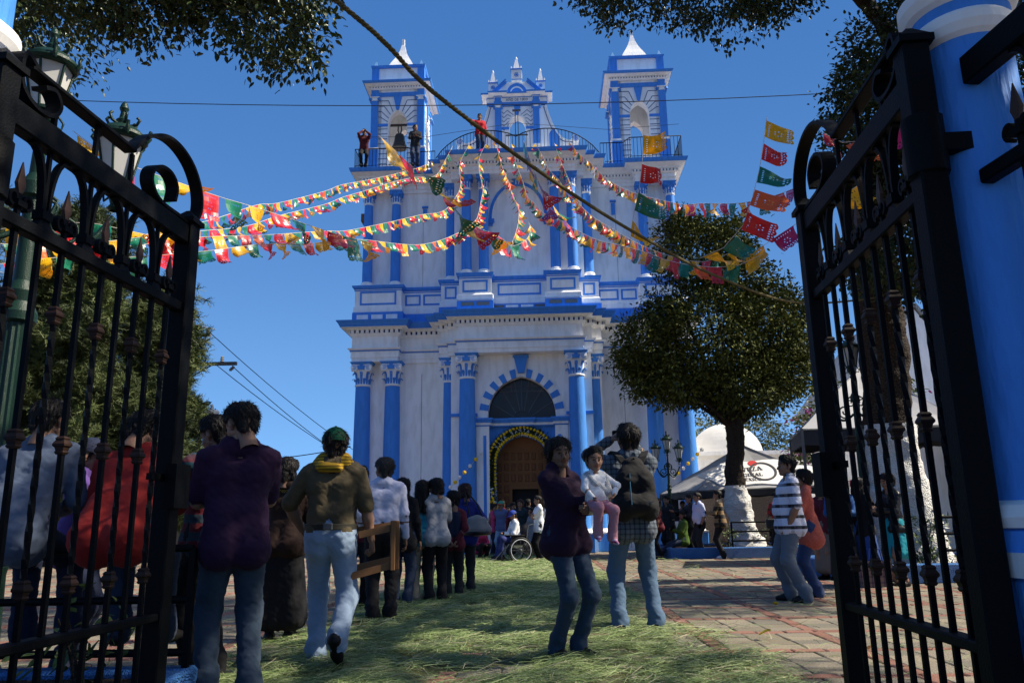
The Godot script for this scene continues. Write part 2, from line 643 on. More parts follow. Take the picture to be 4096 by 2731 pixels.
	var under := obj("trodden_layer", mat_bed, mat("trodden_grass", 0.17, 0.18, 0.08, 1.0, "speck", 4.0, "speck", 2.5), gr)
	under.set_meta("kind", "stuff")

# ---------------------------------------------------------------- the church
func arch_poly(half: float, spring: float, apex: float, point := 0.0, steps := 20) -> Array:
	# the curve of an arch from left springing to right springing; point > 0 sharpens the crown
	var out := []
	for k in steps + 1:
		var a := PI * (1.0 - float(k) / steps)
		var y := sin(a)
		y = lerpf(y, 1.0 - absf(cos(a)) * 0.9, point * (1.0 - absf(cos(a))) * 0.6)
		out.append(Vector2(cos(a) * half, spring + y * (apex - spring)))
	return out
func mirrored(left: Array) -> Array:
	var out := left.duplicate()
	for k in range(left.size() - 1, -1, -1):
		out.append(Vector2(-left[k].x, left[k].y))
	return out
func frame_mesh(w: float, h: float, t: float, d: float) -> MB:
	var b := MB.new()
	b.box(Vector3(0, h / 2 - t / 2, 0), Vector3(w, t, d))
	b.box(Vector3(0, -h / 2 + t / 2, 0), Vector3(w, t, d))
	b.box(Vector3(-w / 2 + t / 2, 0, 0), Vector3(t, h - 2 * t, d))
	b.box(Vector3(w / 2 - t / 2, 0, 0), Vector3(t, h - 2 * t, d))
	return b
func spiral(b: MB, c: Vector3, r: float, turns: float, w: float, dir := 1.0) -> void:
	var pts := []
	var m := int(turns * 14)
	for k in m + 1:
		var u := float(k) / m
		var a := u * turns * TAU
		var rr := r * (1.0 - 0.86 * u)
		pts.append(c + Vector3(cos(a) * rr * dir, sin(a) * rr, 0))
	b.tube(pts, w, 5)
func make_lower_column(church: Node3D, r: float) -> Node3D:
	var c := part("column", church)
	var sh := MB.new()
	var prof := [Vector2(r * 1.06, 0.72)]
	for k in 9:
		var u := k / 8.0
		prof.append(Vector2(r * (1.03 - 0.15 * u * u), 0.74 + u * 4.92))
	sh.lathe(prof, 28)
	obj("shaft", sh, M.blue_paint, c)
	var q := r * 0.88
	var base := MB.new()
	base.lathe([Vector2(r * 1.35, 0.60), Vector2(r * 1.38, 0.64), Vector2(r * 1.3, 0.68), Vector2(r * 1.12, 0.69), Vector2(r * 1.06, 0.74)], 28)
	base.box(Vector3(0, 0.59, 0), Vector3(r * 2.9, 0.05, r * 2.9))
	obj("column_base", base, M.white_plaster, c)
	var pl := MB.new()
	pl.soft_box(Vector3(0, 0.29, 0), Vector3(r * 2.8, 0.56, r * 2.8), 0.02)
	obj("plinth", pl, M.blue_paint, c)
	capital(c, q, 5.66, 0.51, 0.23, 0.08, true)
	return c
func capital(c: Node3D, q: float, y: float, bell_h: float, vol_h: float, ab_h: float, big: bool) -> void:
	var ring := MB.new()
	ring.lathe([Vector2(q, y - 0.02), Vector2(q * 1.10, y), Vector2(q * 1.13, y + 0.025), Vector2(q * 1.10, y + 0.05), Vector2(q, y + 0.06)], 28)
	obj("astragal", ring, M.white_plaster, c)
	var bell := MB.new()
	bell.lathe([Vector2(q * 0.98, y + 0.05), Vector2(q * 1.0, y + bell_h * 0.4), Vector2(q * 1.08, y + bell_h * 0.75), Vector2(q * 1.30, y + bell_h)], 28)
	obj("bell", bell, M.white_plaster if big else M.blue_paint, c)
	# acanthus leaves curling out from the bell
	for ring_no in 2:
		for k in 8:
			var a := TAU * (k + 0.5 * ring_no) / 8.0 + PI / 8
			var lf := MB.new()
			var h := bell_h * (0.52 if ring_no == 0 else 0.98)
			var w := q * 0.40
			var path := [Vector2(q * 1.01, 0.06), Vector2(q * 1.03, h * 0.55), Vector2(q * 1.12, h * 0.82), Vector2(q * 1.30, h * 0.96), Vector2(q * 1.46, h * 0.90), Vector2(q * 1.46, h * 0.80)]
			lf.xf = Transform3D(Basis(Vector3.UP, a), Vector3(0, y, 0))
			for s in 5:
				var p: Vector2 = path[s]
				var n: Vector2 = path[s + 1]
				var w0: float = w * [0.62, 0.85, 1.0, 1.0, 0.8][s]
				var w1: float = w * [0.85, 1.0, 1.0, 0.8, 0.45][s]
				lf.quad(Vector3(p.x, p.y, w0 * 0.5), Vector3(p.x, p.y, -w0 * 0.5), Vector3(n.x, n.y, -w1 * 0.5), Vector3(n.x, n.y, w1 * 0.5))
				lf.quad(Vector3(p.x - 0.02, p.y, w0 * 0.5), Vector3(p.x, p.y, w0 * 0.5), Vector3(n.x, n.y, w1 * 0.5), Vector3(n.x - 0.02, n.y, w1 * 0.5))
				lf.quad(Vector3(n.x - 0.02, n.y, -w1 * 0.5), Vector3(n.x, n.y, -w1 * 0.5), Vector3(p.x, p.y, -w0 * 0.5), Vector3(p.x - 0.02, p.y, -w0 * 0.5))
			obj("leaf", lf, M.blue_paint, c)
	var vy := y + bell_h
	# volute block: corner scrolls joined by a white echinus
	var ech := MB.new()
	ech.taper(Vector3(0, vy, 0), Vector2(q * 2.3, q * 2.3), Vector2(q * 2.5, q * 2.5), vol_h)
	obj("echinus", ech, M.white_plaster if big else M.blue_paint, c)
	for s in 4:
		var a := PI / 2 * s
		var b := Basis(Vector3.UP, a)
		for side in [-1.0, 1.0]:
			var sc := MB.new()
			sc.xf = Transform3D(b, b * Vector3(side * q * 0.98, vy + vol_h * 0.48, q * 1.24))
			var disc := []
			for k in 18:
				disc.append(Vector2(cos(TAU * k / 18), sin(TAU * k / 18)) * vol_h * 0.52)
			sc.prism(PackedVector2Array(disc), -0.04, 0.035)
			obj("volute", sc, M.white_plaster if big else M.blue_paint, c)
			if s == 0 and big:
				var sp := MB.new()
				sp.xf = sc.xf
				spiral(sp, Vector3(0, 0, 0.036), vol_h * 0.42, 2.6, vol_h * 0.035, -side)
				obj("volute_spiral", sp, M.blue_paint, c)
	if big:
		var eg := MB.new()
		eg.taper(Vector3(0, vy + 0.05, q * 1.22), Vector2(q * 0.9, 0.08), Vector2(q * 1.1, 0.10), vol_h * 0.55)
		obj("egg_moulding", eg, M.blue_paint, c)
		var fl := MB.new()
		fl.taper(Vector3(0, vy + vol_h * 0.8, q * 1.25), Vector2(q * 0.35, 0.06), Vector2(q * 0.7, 0.08), vol_h * 0.3)
		obj("fleuron", fl, M.blue_paint, c)
	var ab := MB.new()
	ab.taper(Vector3(0, vy + vol_h, 0), Vector2(q * 2.7, q * 2.7), Vector2(q * 3.15, q * 3.15), ab_h)
	obj("abacus", ab, M.blue_paint, c)
func make_upper_column(church: Node3D) -> Node3D:
	var c := part("column", church)
	var sh := MB.new()
	sh.lathe([Vector2(0.178, 9.42), Vector2(0.176, 10.4), Vector2(0.168, 11.4), Vector2(0.152, 12.42)], 24)
	obj("shaft", sh, M.blue_paint, c)
	var base := MB.new()
	base.lathe([Vector2(0.24, 9.28), Vector2(0.25, 9.31), Vector2(0.235, 9.34), Vector2(0.20, 9.35), Vector2(0.215, 9.38), Vector2(0.205, 9.41), Vector2(0.178, 9.43)], 24)
	base.box(Vector3(0, 9.267, 0), Vector3(0.50, 0.03, 0.50))
	obj("column_base", base, M.white_plaster, c)
	capital(c, 0.152, 12.40, 0.34, 0.10, 0.06, false)
	for k in 6:
		var a := PI * k / 5.0
		var fl := MB.new()
		fl.xf = Transform3D(Basis(Vector3.UP, -a + PI / 2), Vector3(0, 12.5, 0))
		fl.box(Vector3(0, 0.05, 0.168), Vector3(0.022, 0.24, 0.02))
		obj("leaf_stem", fl, M.white_plaster, c)
	return c
func teeth(b: MB, path: Array, proj: float, y0: float, y1: float, step: float, w: float, d: float) -> void:
	for k in path.size() - 1:
		var a := b._off(path, k, proj)
		var e := b._off(path, k + 1, proj)
		var l := a.distance_to(e)
		var m := int(l / step)
		var t := (e - a).normalized()
		var nn := Vector2(-t.y, t.x)
		for i in m:
			var p := a + t * ((i + 0.5) * l / m) + nn * d * 0.5
			b.box(Vector3(p.x, (y0 + y1) / 2, p.y), Vector3(w, y1 - y0, d), Basis(Vector3(t.x, 0, t.y), Vector3.UP, Vector3(nn.x, 0, nn.y)))
func build_church() -> void:
	var ch := thing("church", "white church with blue columns, two bell towers and blue cornices", "church", Vector3(0.33, 0, -27.0), deg_to_rad(-2.3))
	var W: Material = M.white_plaster
	var B: Material = M.blue_paint
	# ---- nave behind, closed so that it stays dark inside
	var nave := MB.new()
	nave.box(Vector3(-5.55, 6.0, -9.0), Vector3(0.4, 12.0, 17.0))
	nave.box(Vector3(5.55, 6.0, -9.0), Vector3(0.4, 12.0, 17.0))
	nave.box(Vector3(0, 6.0, -17.6), Vector3(11.5, 12.0, 0.3))
	obj("nave_wall", nave, W, ch)
	var rf := MB.new()
	rf.box(Vector3(0, 12.15, -9.0), Vector3(11.8, 0.3, 17.6))
	obj("nave_roof", rf, M.terracotta, ch)
	# ---- lower front walls
	for s in [-1.0, 1.0]:
		var wl := MB.new()
		wl.box(Vector3(s * 4.05, 3.25, -0.24), Vector3(3.4, 6.5, 0.6))
		wl.box(Vector3(s * 5.0, 3.25, -0.20), Vector3(1.5, 6.49, 0.7))
		obj("front_wall", wl, W, ch)
	# the middle bay with its arch
	var mid := PackedVector2Array()
	mid.append(Vector2(-2.36, 0))
	mid.append(Vector2(-1.10, 0))
	for p in arch_poly(1.13, 4.40, 5.74, 0.35):
		mid.append(p)
	mid.append(Vector2(1.10, 0))
	mid.append(Vector2(2.36, 0))
	mid.append(Vector2(2.36, 6.49))
	mid.append(Vector2(-2.36, 6.49))
	var mw := MB.new()
	mw.prism(mid, -0.4, 1.14)
	obj("middle_wall", mw, W, ch)
	for s in [-1.0, 1.0]:
		var pr := MB.new()
		pr.box(Vector3(s * 2.54, 3.25, 0.2), Vector3(0.36, 6.49, 1.2))
		obj("side_pier", pr, W, ch)
		var pm := MB.new()
		pm.box(Vector3(s * 1.93, 4.47, 1.16), Vector3(0.92, 0.10, 0.10))
		obj("pier_moulding", pm, B, ch)
		var pil := MB.new()
		pil.box(Vector3(s * 1.30, 2.06, 1.165), Vector3(0.42, 4.12, 0.05))
		obj("door_pilaster", pil, W, ch)
		var strip := MB.new()
		strip.box(Vector3(s * 1.235, 1.9, 1.192), Vector3(0.10, 3.75, 0.008))
		obj("pilaster_stripe", strip, B, ch)
	# voussoirs, alternately blue and white round the window
	var inner := arch_poly(1.13, 4.40, 5.74, 0.35, 22)
	var outer := arch_poly(1.42, 4.40, 6.03, 0.30, 22)
	for k in 22:
		if k == 10 or k == 11: continue
		var v := MB.new()
		var blue := k % 2 == 1
		if k > 11: blue = k % 2 == 0
		v.prism(PackedVector2Array([inner[k], outer[k], outer[k + 1], inner[k + 1]]), 1.13, 1.18 if blue else 1.165)
		obj("voussoir", v, B if blue else W, ch)
	for s in [-1.0, 1.0]:
		var ft := MB.new()
		ft.box(Vector3(s * 1.27, 4.345, 1.15), Vector3(0.29, 0.11, 0.05))
		obj("voussoir", ft, W, ch)
	var key := MB.new()
	key.prism(PackedVector2Array([Vector2(-0.11, 5.84), Vector2(0.11, 5.84), Vector2(0.23, 6.38), Vector2(-0.23, 6.38)]), 1.13, 1.27)
	key.box(Vector3(0, 6.41, 1.21), Vector3(0.54, 0.06, 0.16))
	obj("keystone", key, B, ch)
	# fanlight
	var glass := mat("dark_glass", 0.018, 0.017, 0.018, 0.12)
	glass.metallic_specular = 0.4
	var tint_a := mat("smoky_glass", 0.035, 0.036, 0.036, 0.15)
	var fan := part("fanlight", ch)
	var ring := arch_poly(1.16, 4.29, 5.74, 0.35, 20)
	for k in 7:
		var a0 := PI * (1.0 - k / 7.0)
		var a1 := PI * (1.0 - (k + 1) / 7.0)
		var poly := PackedVector2Array()
		poly.append(Vector2(cos(a0), sin(a0)) * 0.33 + Vector2(0, 4.29))
		for j in 5:
			var a := lerpf(a0, a1, j / 4.0)
			poly.append(Vector2(cos(a) * 1.2, sin(a) * 1.5 + 4.29))
		poly.append(Vector2(cos(a1), sin(a1)) * 0.33 + Vector2(0, 4.29))
		var g := MB.new()
		g.prism(poly, 0.78, 0.79)
		obj("pane", g, tint_a if k in [0, 2, 4, 6] else glass, fan)
		if k > 0:
			var mun := MB.new()
			mun.bar(Vector3(cos(a0) * 0.33, sin(a0) * 0.33 + 4.29, 0.80), Vector3(cos(a0) * 1.15, sin(a0) * 1.42 + 4.29, 0.80), 0.022, 0.03)
			obj("glazing_bar", mun, M.grey_metal, fan)
	var hub := MB.new()
	var disc := PackedVector2Array()
	for k in 13:
		disc.append(Vector2(cos(PI * k / 12), sin(PI * k / 12)) * 0.325 + Vector2(0, 4.29))
	hub.prism(disc, 0.78, 0.788)
	obj("pane", hub, tint_a, fan)
	var hoop := MB.new()
	var hp := []
	for k in 13:
		hp.append(Vector3(cos(PI * k / 12) * 0.33, sin(PI * k / 12) * 0.33 + 4.29, 0.80))
	hoop.tube(hp, 0.012, 5)
	hoop.bar(Vector3(-0.75, 5.28, 0.80), Vector3(0.75, 5.28, 0.80), 0.022, 0.03)
	hoop.bar(Vector3(-0.55, 5.45, 0.80), Vector3(0.55, 5.45, 0.80), 0.022, 0.025)
	hoop.bar(Vector3(-0.35, 5.28, 0.80), Vector3(-0.35, 5.6, 0.80), 0.022, 0.025)
	hoop.bar(Vector3(0.35, 5.28, 0.80), Vector3(0.35, 5.6, 0.80), 0.022, 0.025)
	hoop.bar(Vector3(0, 4.6, 0.80), Vector3(0, 5.72, 0.80), 0.09, 0.03)
	obj("glazing_hoop", hoop, M.grey_metal, fan)
	# ledge over the door, with its little teeth
	var lp := [Vector2(-1.52, 1.0), Vector2(-1.52, 1.20), Vector2(-1.06, 1.20), Vector2(-1.06, 0.98), Vector2(-0.35, 0.98), Vector2(-0.35, 1.06), Vector2(0.35, 1.06), Vector2(0.35, 0.98), Vector2(1.06, 0.98), Vector2(1.06, 1.20), Vector2(1.52, 1.20), Vector2(1.52, 1.0)]
	var ledge := MB.new()
	ledge.moulding(lp, [Vector2(0.05, 4.20), Vector2(0.07, 4.27), Vector2(0.10, 4.29), Vector2(0.10, 4.35), Vector2(-0.18, 4.37)])
	obj("door_ledge", ledge, B, ch)
	var ltb := MB.new()
	ltb.moulding(lp, [Vector2(-0.1, 4.08), Vector2(0.01, 4.08), Vector2(0.01, 4.12)])
	obj("ledge_line", ltb, B, ch)
	var lt := MB.new()
	lt.moulding(lp, [Vector2(0.02, 4.12), Vector2(0.02, 4.20)])
	teeth(lt, lp, 0.02, 4.13, 4.19, 0.075, 0.04, 0.03)
	var lto := obj("ledge_teeth", lt, W, ch)
	lto.set_meta("kind", "stuff")
	# blue panel round the doorway
	var dp := PackedVector2Array()
	dp.append(Vector2(-1.12, 0))
	dp.append(Vector2(-0.88, 0))
	for p in arch_poly(0.88, 2.85, 3.78, 0.3, 18):
		dp.append(p)
	dp.append(Vector2(0.88, 0))
	dp.append(Vector2(1.12, 0))
	dp.append(Vector2(1.12, 4.3))
	dp.append(Vector2(-1.12, 4.3))
	var dpm := MB.new()
	dpm.prism(dp, 0.55, 0.86)
	obj("door_surround", dpm, B, ch)
	for s in [-1.0, 1.0]:
		var jb := MB.new()
		jb.box(Vector3(s * 0.985, 1.43, 0.88), Vector3(0.19, 2.86, 0.05))
		obj("door_jamb", jb, W, ch)
	var ar := MB.new()
	var ai := arch_poly(0.885, 2.86, 3.785, 0.3, 18)
	var ao := arch_poly(1.03, 2.86, 3.93, 0.3, 18)
	for k in 18:
		ar.prism(PackedVector2Array([ai[k], ao[k], ao[k + 1], ai[k + 1]]), 0.855, 0.90)
	obj("door_archivolt", ar, W, ch)
	# wooden door of many panels with a dark wicket
	var door := part("door", ch)
	var dl := PackedVector2Array()
	dl.append(Vector2(-0.92, 2.08))
	for p in arch_poly(0.92, 2.85, 3.80, 0.3, 18):
		dl.append(p)
	dl.append(Vector2(0.92, 2.08))
	var dm := MB.new()
	dm.prism(dl, 0.42, 0.50)
	dm.box(Vector3(-0.67, 1.04, 0.46), Vector3(0.5, 2.08, 0.08))
	dm.box(Vector3(0.72, 1.04, 0.46), Vector3(0.4, 2.08, 0.08))
	obj("door_leaf", dm, M.door_wood, door)
	var pn := MB.new()
	pn.soft_box(Vector3.ZERO, Vector3(0.15, 0.24, 0.05), 0.02)
	var pnm := pn.mesh()
	for r in 9:
		for q in 8:
			var x := -0.80 + q * 0.2286
			var y := 0.25 + r * 0.36
			if y < 2.2 and x > -0.5 and x < 0.6: continue
			if y > 2.85 and Vector2(x / 0.80, (y + 0.1 - 2.85) / 0.9).length() > 1.0: continue
			var o := obj("door_panel", pnm, M.door_panel, door)
			o.position = Vector3(x, y, 0.505)
	for r in 10:
		var rail := MB.new()
		rail.box(Vector3(-0.66 if r < 6 else 0.0, 0.07 + r * 0.36, 0.512), Vector3(0.46 if r < 6 else (1.76 if r < 8 else 1.4 - (r - 8) * 0.35), 0.045, 0.03))
		obj("door_rail", rail, M.door_wood, door)
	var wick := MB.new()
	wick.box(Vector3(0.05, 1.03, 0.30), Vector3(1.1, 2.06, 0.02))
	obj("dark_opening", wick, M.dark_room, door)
	var fr := frame_mesh(1.02, 2.14, 0.07, 0.10)
	fr.xf = Transform3D()
	var fo := obj("wicket_frame", fr, M.door_wood, door)
	fo.position = Vector3(0.05, 1.05, 0.47)
	# ---- lower entablature
	var P := mirrored([Vector2(-5.90, -2.4), Vector2(-5.90, 0.60), Vector2(-4.28, 0.60), Vector2(-4.28, 0.14), Vector2(-2.76, 0.14), Vector2(-2.76, 0.94), Vector2(-2.42, 0.94), Vector2(-2.42, 1.22), Vector2(-2.09, 1.22), Vector2(-2.09, 1.62)])
	var sw := func(called: String, path: Array, prof: Array, m: Material) -> MeshInstance3D:
		var b := MB.new()
		b.moulding(path, prof)
		return obj(called, b, m, ch)
	sw.call("architrave", P, [Vector2(-0.2, 6.485), Vector2(0, 6.485), Vector2(0, 6.62), Vector2(0.03, 6.625), Vector2(0.03, 6.84), Vector2(0.05, 6.845)], W)
	sw.call("architrave_line", P, [Vector2(0.045, 6.842), Vector2(0.06, 6.845), Vector2(0.06, 6.885), Vector2(0.05, 6.888)], B)
	sw.call("architrave_cap", P, [Vector2(0.05, 6.889), Vector2(0.09, 6.895), Vector2(0.13, 6.94), Vector2(0.13, 6.955), Vector2(-0.05, 6.965)], W)
	sw.call("frieze", P, [Vector2(0, 6.96), Vector2(0, 7.39)], W)
	sw.call("bed_moulding", P, [Vector2(0, 7.388), Vector2(0.05, 7.392), Vector2(0.06, 7.42), Vector2(0.11, 7.47), Vector2(0.11, 7.482), Vector2(0.02, 7.484)], W)
	sw.call("dentil_band", P, [Vector2(0.05, 7.48), Vector2(0.05, 7.60)], M.dark_blue_paint)
	var tooth := MB.new()
	tooth.box(Vector3.ZERO, Vector3(0.105, 0.114, 0.09))
	var tm := tooth.mesh()
	for k in P.size() - 1:
		var e0 := tooth._off(P, k, 0.05)
		var e1 := tooth._off(P, k + 1, 0.05)
		var tn := int(e0.distance_to(e1) / 0.162)
		var td := (e1 - e0).normalized()
		for i in tn:
			var tp := e0 + (e1 - e0) * ((i + 0.5) / tn) + Vector2(-td.y, td.x) * 0.045
			var to := obj("dentil", tm, W, ch)
			to.transform = Transform3D(Basis(Vector3(td.x, 0, td.y), Vector3.UP, Vector3(-td.y, 0, td.x)), Vector3(tp.x, 7.541, tp.y))
	sw.call("soffit", P, [Vector2(0.03, 7.60), Vector2(0.16, 7.60), Vector2(0.18, 7.635), Vector2(0.32, 7.64), Vector2(0.34, 7.655), Vector2(0.34, 7.66)], W)
	sw.call("cornice", P, [Vector2(0.335, 7.662), Vector2(0.36, 7.665), Vector2(0.36, 7.71), Vector2(0.385, 7.72), Vector2(0.40, 7.77), Vector2(0.44, 7.81), Vector2(0.445, 7.84), Vector2(0.47, 7.85), Vector2(0.47, 7.885), Vector2(-0.15, 7.93)], B)
	# solid core behind the mouldings
	var core := MB.new()
	for s in [-1.0, 1.0]:
		core.box(Vector3(s * 5.09, 7.2, -0.9), Vector3(1.58, 1.40, 2.94))
		core.box(Vector3(s * 3.5, 7.2, -1.0), Vector3(1.6, 1.40, 2.24))
		core.box(Vector3(s * 2.56, 7.2, -0.5), Vector3(0.36, 1.41, 2.82))
		core.box(Vector3(s * 2.24, 7.2, -0.4), Vector3(0.32, 1.405, 3.2))
	core.box(Vector3(0, 7.2, -0.2), Vector3(4.14, 1.415, 3.6))
	obj("entablature_core", core, W, ch)
	# ---- lower columns
	var c0 := make_lower_column(ch, 0.285)
	c0.position = Vector3(-5.55, 0, 0.28)
	for x in [-4.51, 4.51, 5.55]:
		copy_part(c0, ch, Vector3(x, 0, 0.28))
	for x in [-1.80, 1.84]:
		copy_part(c0, ch, Vector3(x, 0, 1.30))
	var c1 := make_lower_column(ch, 0.235)
	c1.position = Vector3(-2.50, 0, 0.66)
	copy_part(c1, ch, Vector3(2.50, 0, 0.66))
	# ---- pedestal storey
	var Q := mirrored([Vector2(-5.86, -2.3), Vector2(-5.86, 0.52), Vector2(-4.20, 0.52), Vector2(-4.20, 0.10), Vector2(-2.74, 0.10), Vector2(-2.74, 0.90), Vector2(-2.03, 0.90), Vector2(-2.03, 1.62), Vector2(-0.94, 1.62), Vector2(-0.94, 1.12)])
	sw.call("blocking_course", Q, [Vector2(0.07, 7.90), Vector2(0.07, 8.26), Vector2(0.02, 8.275)], B)
	sw.call("pedestal_foot", Q, [Vector2(0.03, 8.27), Vector2(0.045, 8.30), Vector2(0.045, 8.45), Vector2(0.0, 8.50)], W)
	sw.call("pedestal_wall", Q, [Vector2(0, 8.50), Vector2(0, 9.12)], W)
	sw.call("pedestal_line", Q, [Vector2(0.0, 9.06), Vector2(0.02, 9.062), Vector2(0.02, 9.09), Vector2(0, 9.092)], B)
	sw.call("pedestal_cap", Q, [Vector2(0.0, 9.12), Vector2(0.05, 9.14), Vector2(0.09, 9.19), Vector2(0.10, 9.25), Vector2(-0.12, 9.262)], B)
	var pc := MB.new()
	for s in [-1.0, 1.0]:
		pc.box(Vector3(s * 5.03, 8.58, -0.9), Vector3(1.64, 1.34, 2.8))
		pc.box(Vector3(s * 3.46, 8.58, -1.0), Vector3(1.5, 1.335, 2.16))
		pc.box(Vector3(s * 2.38, 8.58, -0.5), Vector3(0.68, 1.345, 2.76))
		pc.box(Vector3(s * 1.485, 8.58, -0.3), Vector3(1.06, 1.35, 3.80))
	pc.box(Vector3(0, 8.58, -0.4), Vector3(1.9, 1.33, 3.0))
	obj("pedestal_core", pc, W, ch)
	for s in [-1.0, 1.0]:
		var bs := MB.new()
		bs.soft_box(Vector3(s * 1.485, 8.39, 1.2), Vector3(1.24, 0.16, 1.06), 0.015)
		bs.taper(Vector3(s * 1.485, 8.47, 1.2), Vector2(1.22, 1.04), Vector2(1.10, 0.92), 0.05)
		obj("pedestal_base", bs, W, ch)
		for f in [[s * 5.03, 0.525, 1.3, 0.50], [s * 3.86, 0.105, 0.56, 0.40], [s * 3.14, 0.105, 0.70, 0.40], [s * 2.40, 0.905, 0.42, 0.44], [s * 1.485, 1.625, 0.86, 0.42]]:
			var pf := obj("panel_frame", frame_mesh(f[2], f[3], 0.065, 0.02), B, ch)
			pf.position = Vector3(f[0], 8.79, f[1])
		for q in 3:
			var pb := MB.new()
			pb.box(Vector3(0, 0, 0), Vector3(0.40, 0.17, 0.02))
			var o := obj("course_panel", pb, W, ch)
			o.position = Vector3(s * (4.52 + q * 0.52), 8.08, 0.60)
		for q in 2:
			var pb := MB.new()
			pb.box(Vector3(0, 0, 0), Vector3(0.42, 0.12, 0.02))
			var o := obj("course_panel", pb, M.concrete, ch)
			o.position = Vector3(s * (1.22 + q * 0.52), 8.15, 1.70)
			o = obj("course_panel", pb, M.concrete if q else W, ch)
			o.position = Vector3(s * (0.26 + q * 0.48), 8.15, 1.20)
	var lf := obj("panel_frame", frame_mesh(1.50, 0.42, 0.065, 0.02), B, ch)
	lf.position = Vector3(0, 8.79, 1.125)
	# ---- upper walls
	for s in [-1.0, 1.0]:
		var uw := MB.new()
		uw.box(Vector3(s * 3.9, 11.1, -0.3), Vector3(3.4, 3.8, 0.7))
		obj("upper_wall", uw, W, ch)
	var um := PackedVector2Array()
	um.append(Vector2(-2.26, 9.2))
	um.append(Vector2(-0.93, 9.2))
	for p in arch_poly(0.93, 11.45, 12.72, 0.1, 20):
		um.append(p)
	um.append(Vector2(0.93, 9.2))
	um.append(Vector2(2.26, 9.2))
	um.append(Vector2(2.26, 12.95))
	um.append(Vector2(-2.26, 12.95))
	var ub := MB.new()
	ub.prism(um, 0.1, 1.00)
	obj("upper_middle_wall", ub, W, ch)
	var nb := MB.new()
	nb.box(Vector3(0, 11.0, 0.70), Vector3(2.0, 3.9, 0.3))
	obj("niche_wall", nb, W, ch)
	var ring2 := MB.new()
	var ri := arch_poly(0.93, 11.45, 12.72, 0.1, 24)
	var ro := arch_poly(1.03, 11.45, 12.82, 0.1, 24)
	for k in 24:
		ring2.prism(PackedVector2Array([ri[k], ro[k], ro[k + 1], ri[k + 1]]), 0.99, 1.04)
	obj("niche_arch", ring2, B, ch)
	for s in [-1.0, 1.0]:
		var im := MB.new()
		im.taper(Vector3(s * 1.08, 11.24, 1.02), Vector2(0.36, 0.10), Vector2(0.46, 0.20), 0.10)
		im.box(Vector3(s * 1.08, 11.375, 1.02), Vector3(0.48, 0.07, 0.21))
		im.box(Vector3(s * 1.08, 11.19, 1.02), Vector3(0.36, 0.03, 0.08))
		obj("impost", im, B, ch)
		for q in 2:
			var br := MB.new()
			br.box(Vector3(s * 3.45, 12.35 - q * 0.3, 0.08), Vector3(0.22, 0.07, 0.08) if q == 0 else Vector3(0.14, 0.45, 0.05))
			obj("wall_bracket", br, B, ch)
	var uk := MB.new()
	uk.prism(PackedVector2Array([Vector2(-0.12, 12.66), Vector2(0.12, 12.66), Vector2(0.15, 12.92), Vector2(-0.15, 12.92)]), 0.98, 1.09)
	uk.box(Vector3(0, 12.91, 1.04), Vector3(0.40, 0.05, 0.14))
	obj("keystone", uk, B, ch)
	for s in [-0.05, 0.05]:
		var ks := MB.new()
		ks.box(Vector3(s, 12.78, 1.092), Vector3(0.022, 0.18, 0.01))
		obj("keystone_groove", ks, W, ch)
	var sj := MB.new()
	for s in [-1.0, 1.0]:
		sj.box(Vector3(s * 3.52, 10.8, 0.052), Vector3(0.012, 3.2, 0.006))
		sj.box(Vector3(s * 3.52, 3.1, 0.064), Vector3(0.014, 6.0, 0.008))
	obj("wall_joint", sj, M.concrete, ch)
	var u0 := make_upper_column(ch)
	u0.position = Vector3(-5.50, 0, 0.28)
	for x in [-4.48, 4.48, 5.50]:
		copy_part(u0, ch, Vector3(x, 0, 0.28))
	for x in [-2.42, 2.44]:
		copy_part(u0, ch, Vector3(x, 0, 0.68))
	for x in [-1.80, -1.20, 1.28, 1.87]:
		copy_part(u0, ch, Vector3(x, 0, 1.36))
	# ---- upper entablature and balcony edge
	var U := mirrored([Vector2(-5.70, -2.3), Vector2(-5.70, 0.50), Vector2(-4.25, 0.50), Vector2(-4.25, 0.12), Vector2(-2.74, 0.12), Vector2(-2.74, 0.92), Vector2(-2.36, 0.92), Vector2(-2.36, 1.22), Vector2(-2.06, 1.22), Vector2(-2.06, 1.60)])
	sw.call("upper_architrave", U, [Vector2(-0.2, 12.905), Vector2(0, 12.905), Vector2(0, 13.02), Vector2(0.03, 13.025), Vector2(0.05, 13.06), Vector2(0, 13.07), Vector2(0, 13.2)], W)
	sw.call("upper_bed_moulding", U, [Vector2(0, 13.198), Vector2(0.05, 13.205), Vector2(0.09, 13.25), Vector2(0.02, 13.253)], W)
	sw.call("upper_dentil_band", U, [Vector2(0.05, 13.25), Vector2(0.05, 13.34)], M.dark_blue_paint)
	var tb2 := MB.new()
	teeth(tb2, U, 0.05, 13.253, 13.338, 0.115, 0.078, 0.07)
	obj("upper_dentils", tb2, W, ch).set_meta("kind", "stuff")
	sw.call("upper_soffit", U, [Vector2(0.03, 13.34), Vector2(0.13, 13.342), Vector2(0.17, 13.40), Vector2(0.28, 13.45), Vector2(0.36, 13.49)], W)
	sw.call("upper_cornice", U, [Vector2(0.355, 13.492), Vector2(0.37, 13.495), Vector2(0.40, 13.54), Vector2(0.42, 13.60), Vector2(0.43, 13.635), Vector2(-0.15, 13.66)], B)
	var uc := MB.new()
	for s in [-1.0, 1.0]:
		uc.box(Vector3(s * 4.97, 13.27, -0.9), Vector3(1.44, 0.73, 2.78))
		uc.box(Vector3(s * 3.5, 13.27, -1.0), Vector3(1.6, 0.735, 2.22))
		uc.box(Vector3(s * 2.53, 13.27, -0.5), Vector3(0.36, 0.74, 2.80))
		uc.box(Vector3(s * 2.2, 13.27, -0.4), Vector3(0.32, 0.745, 3.2))
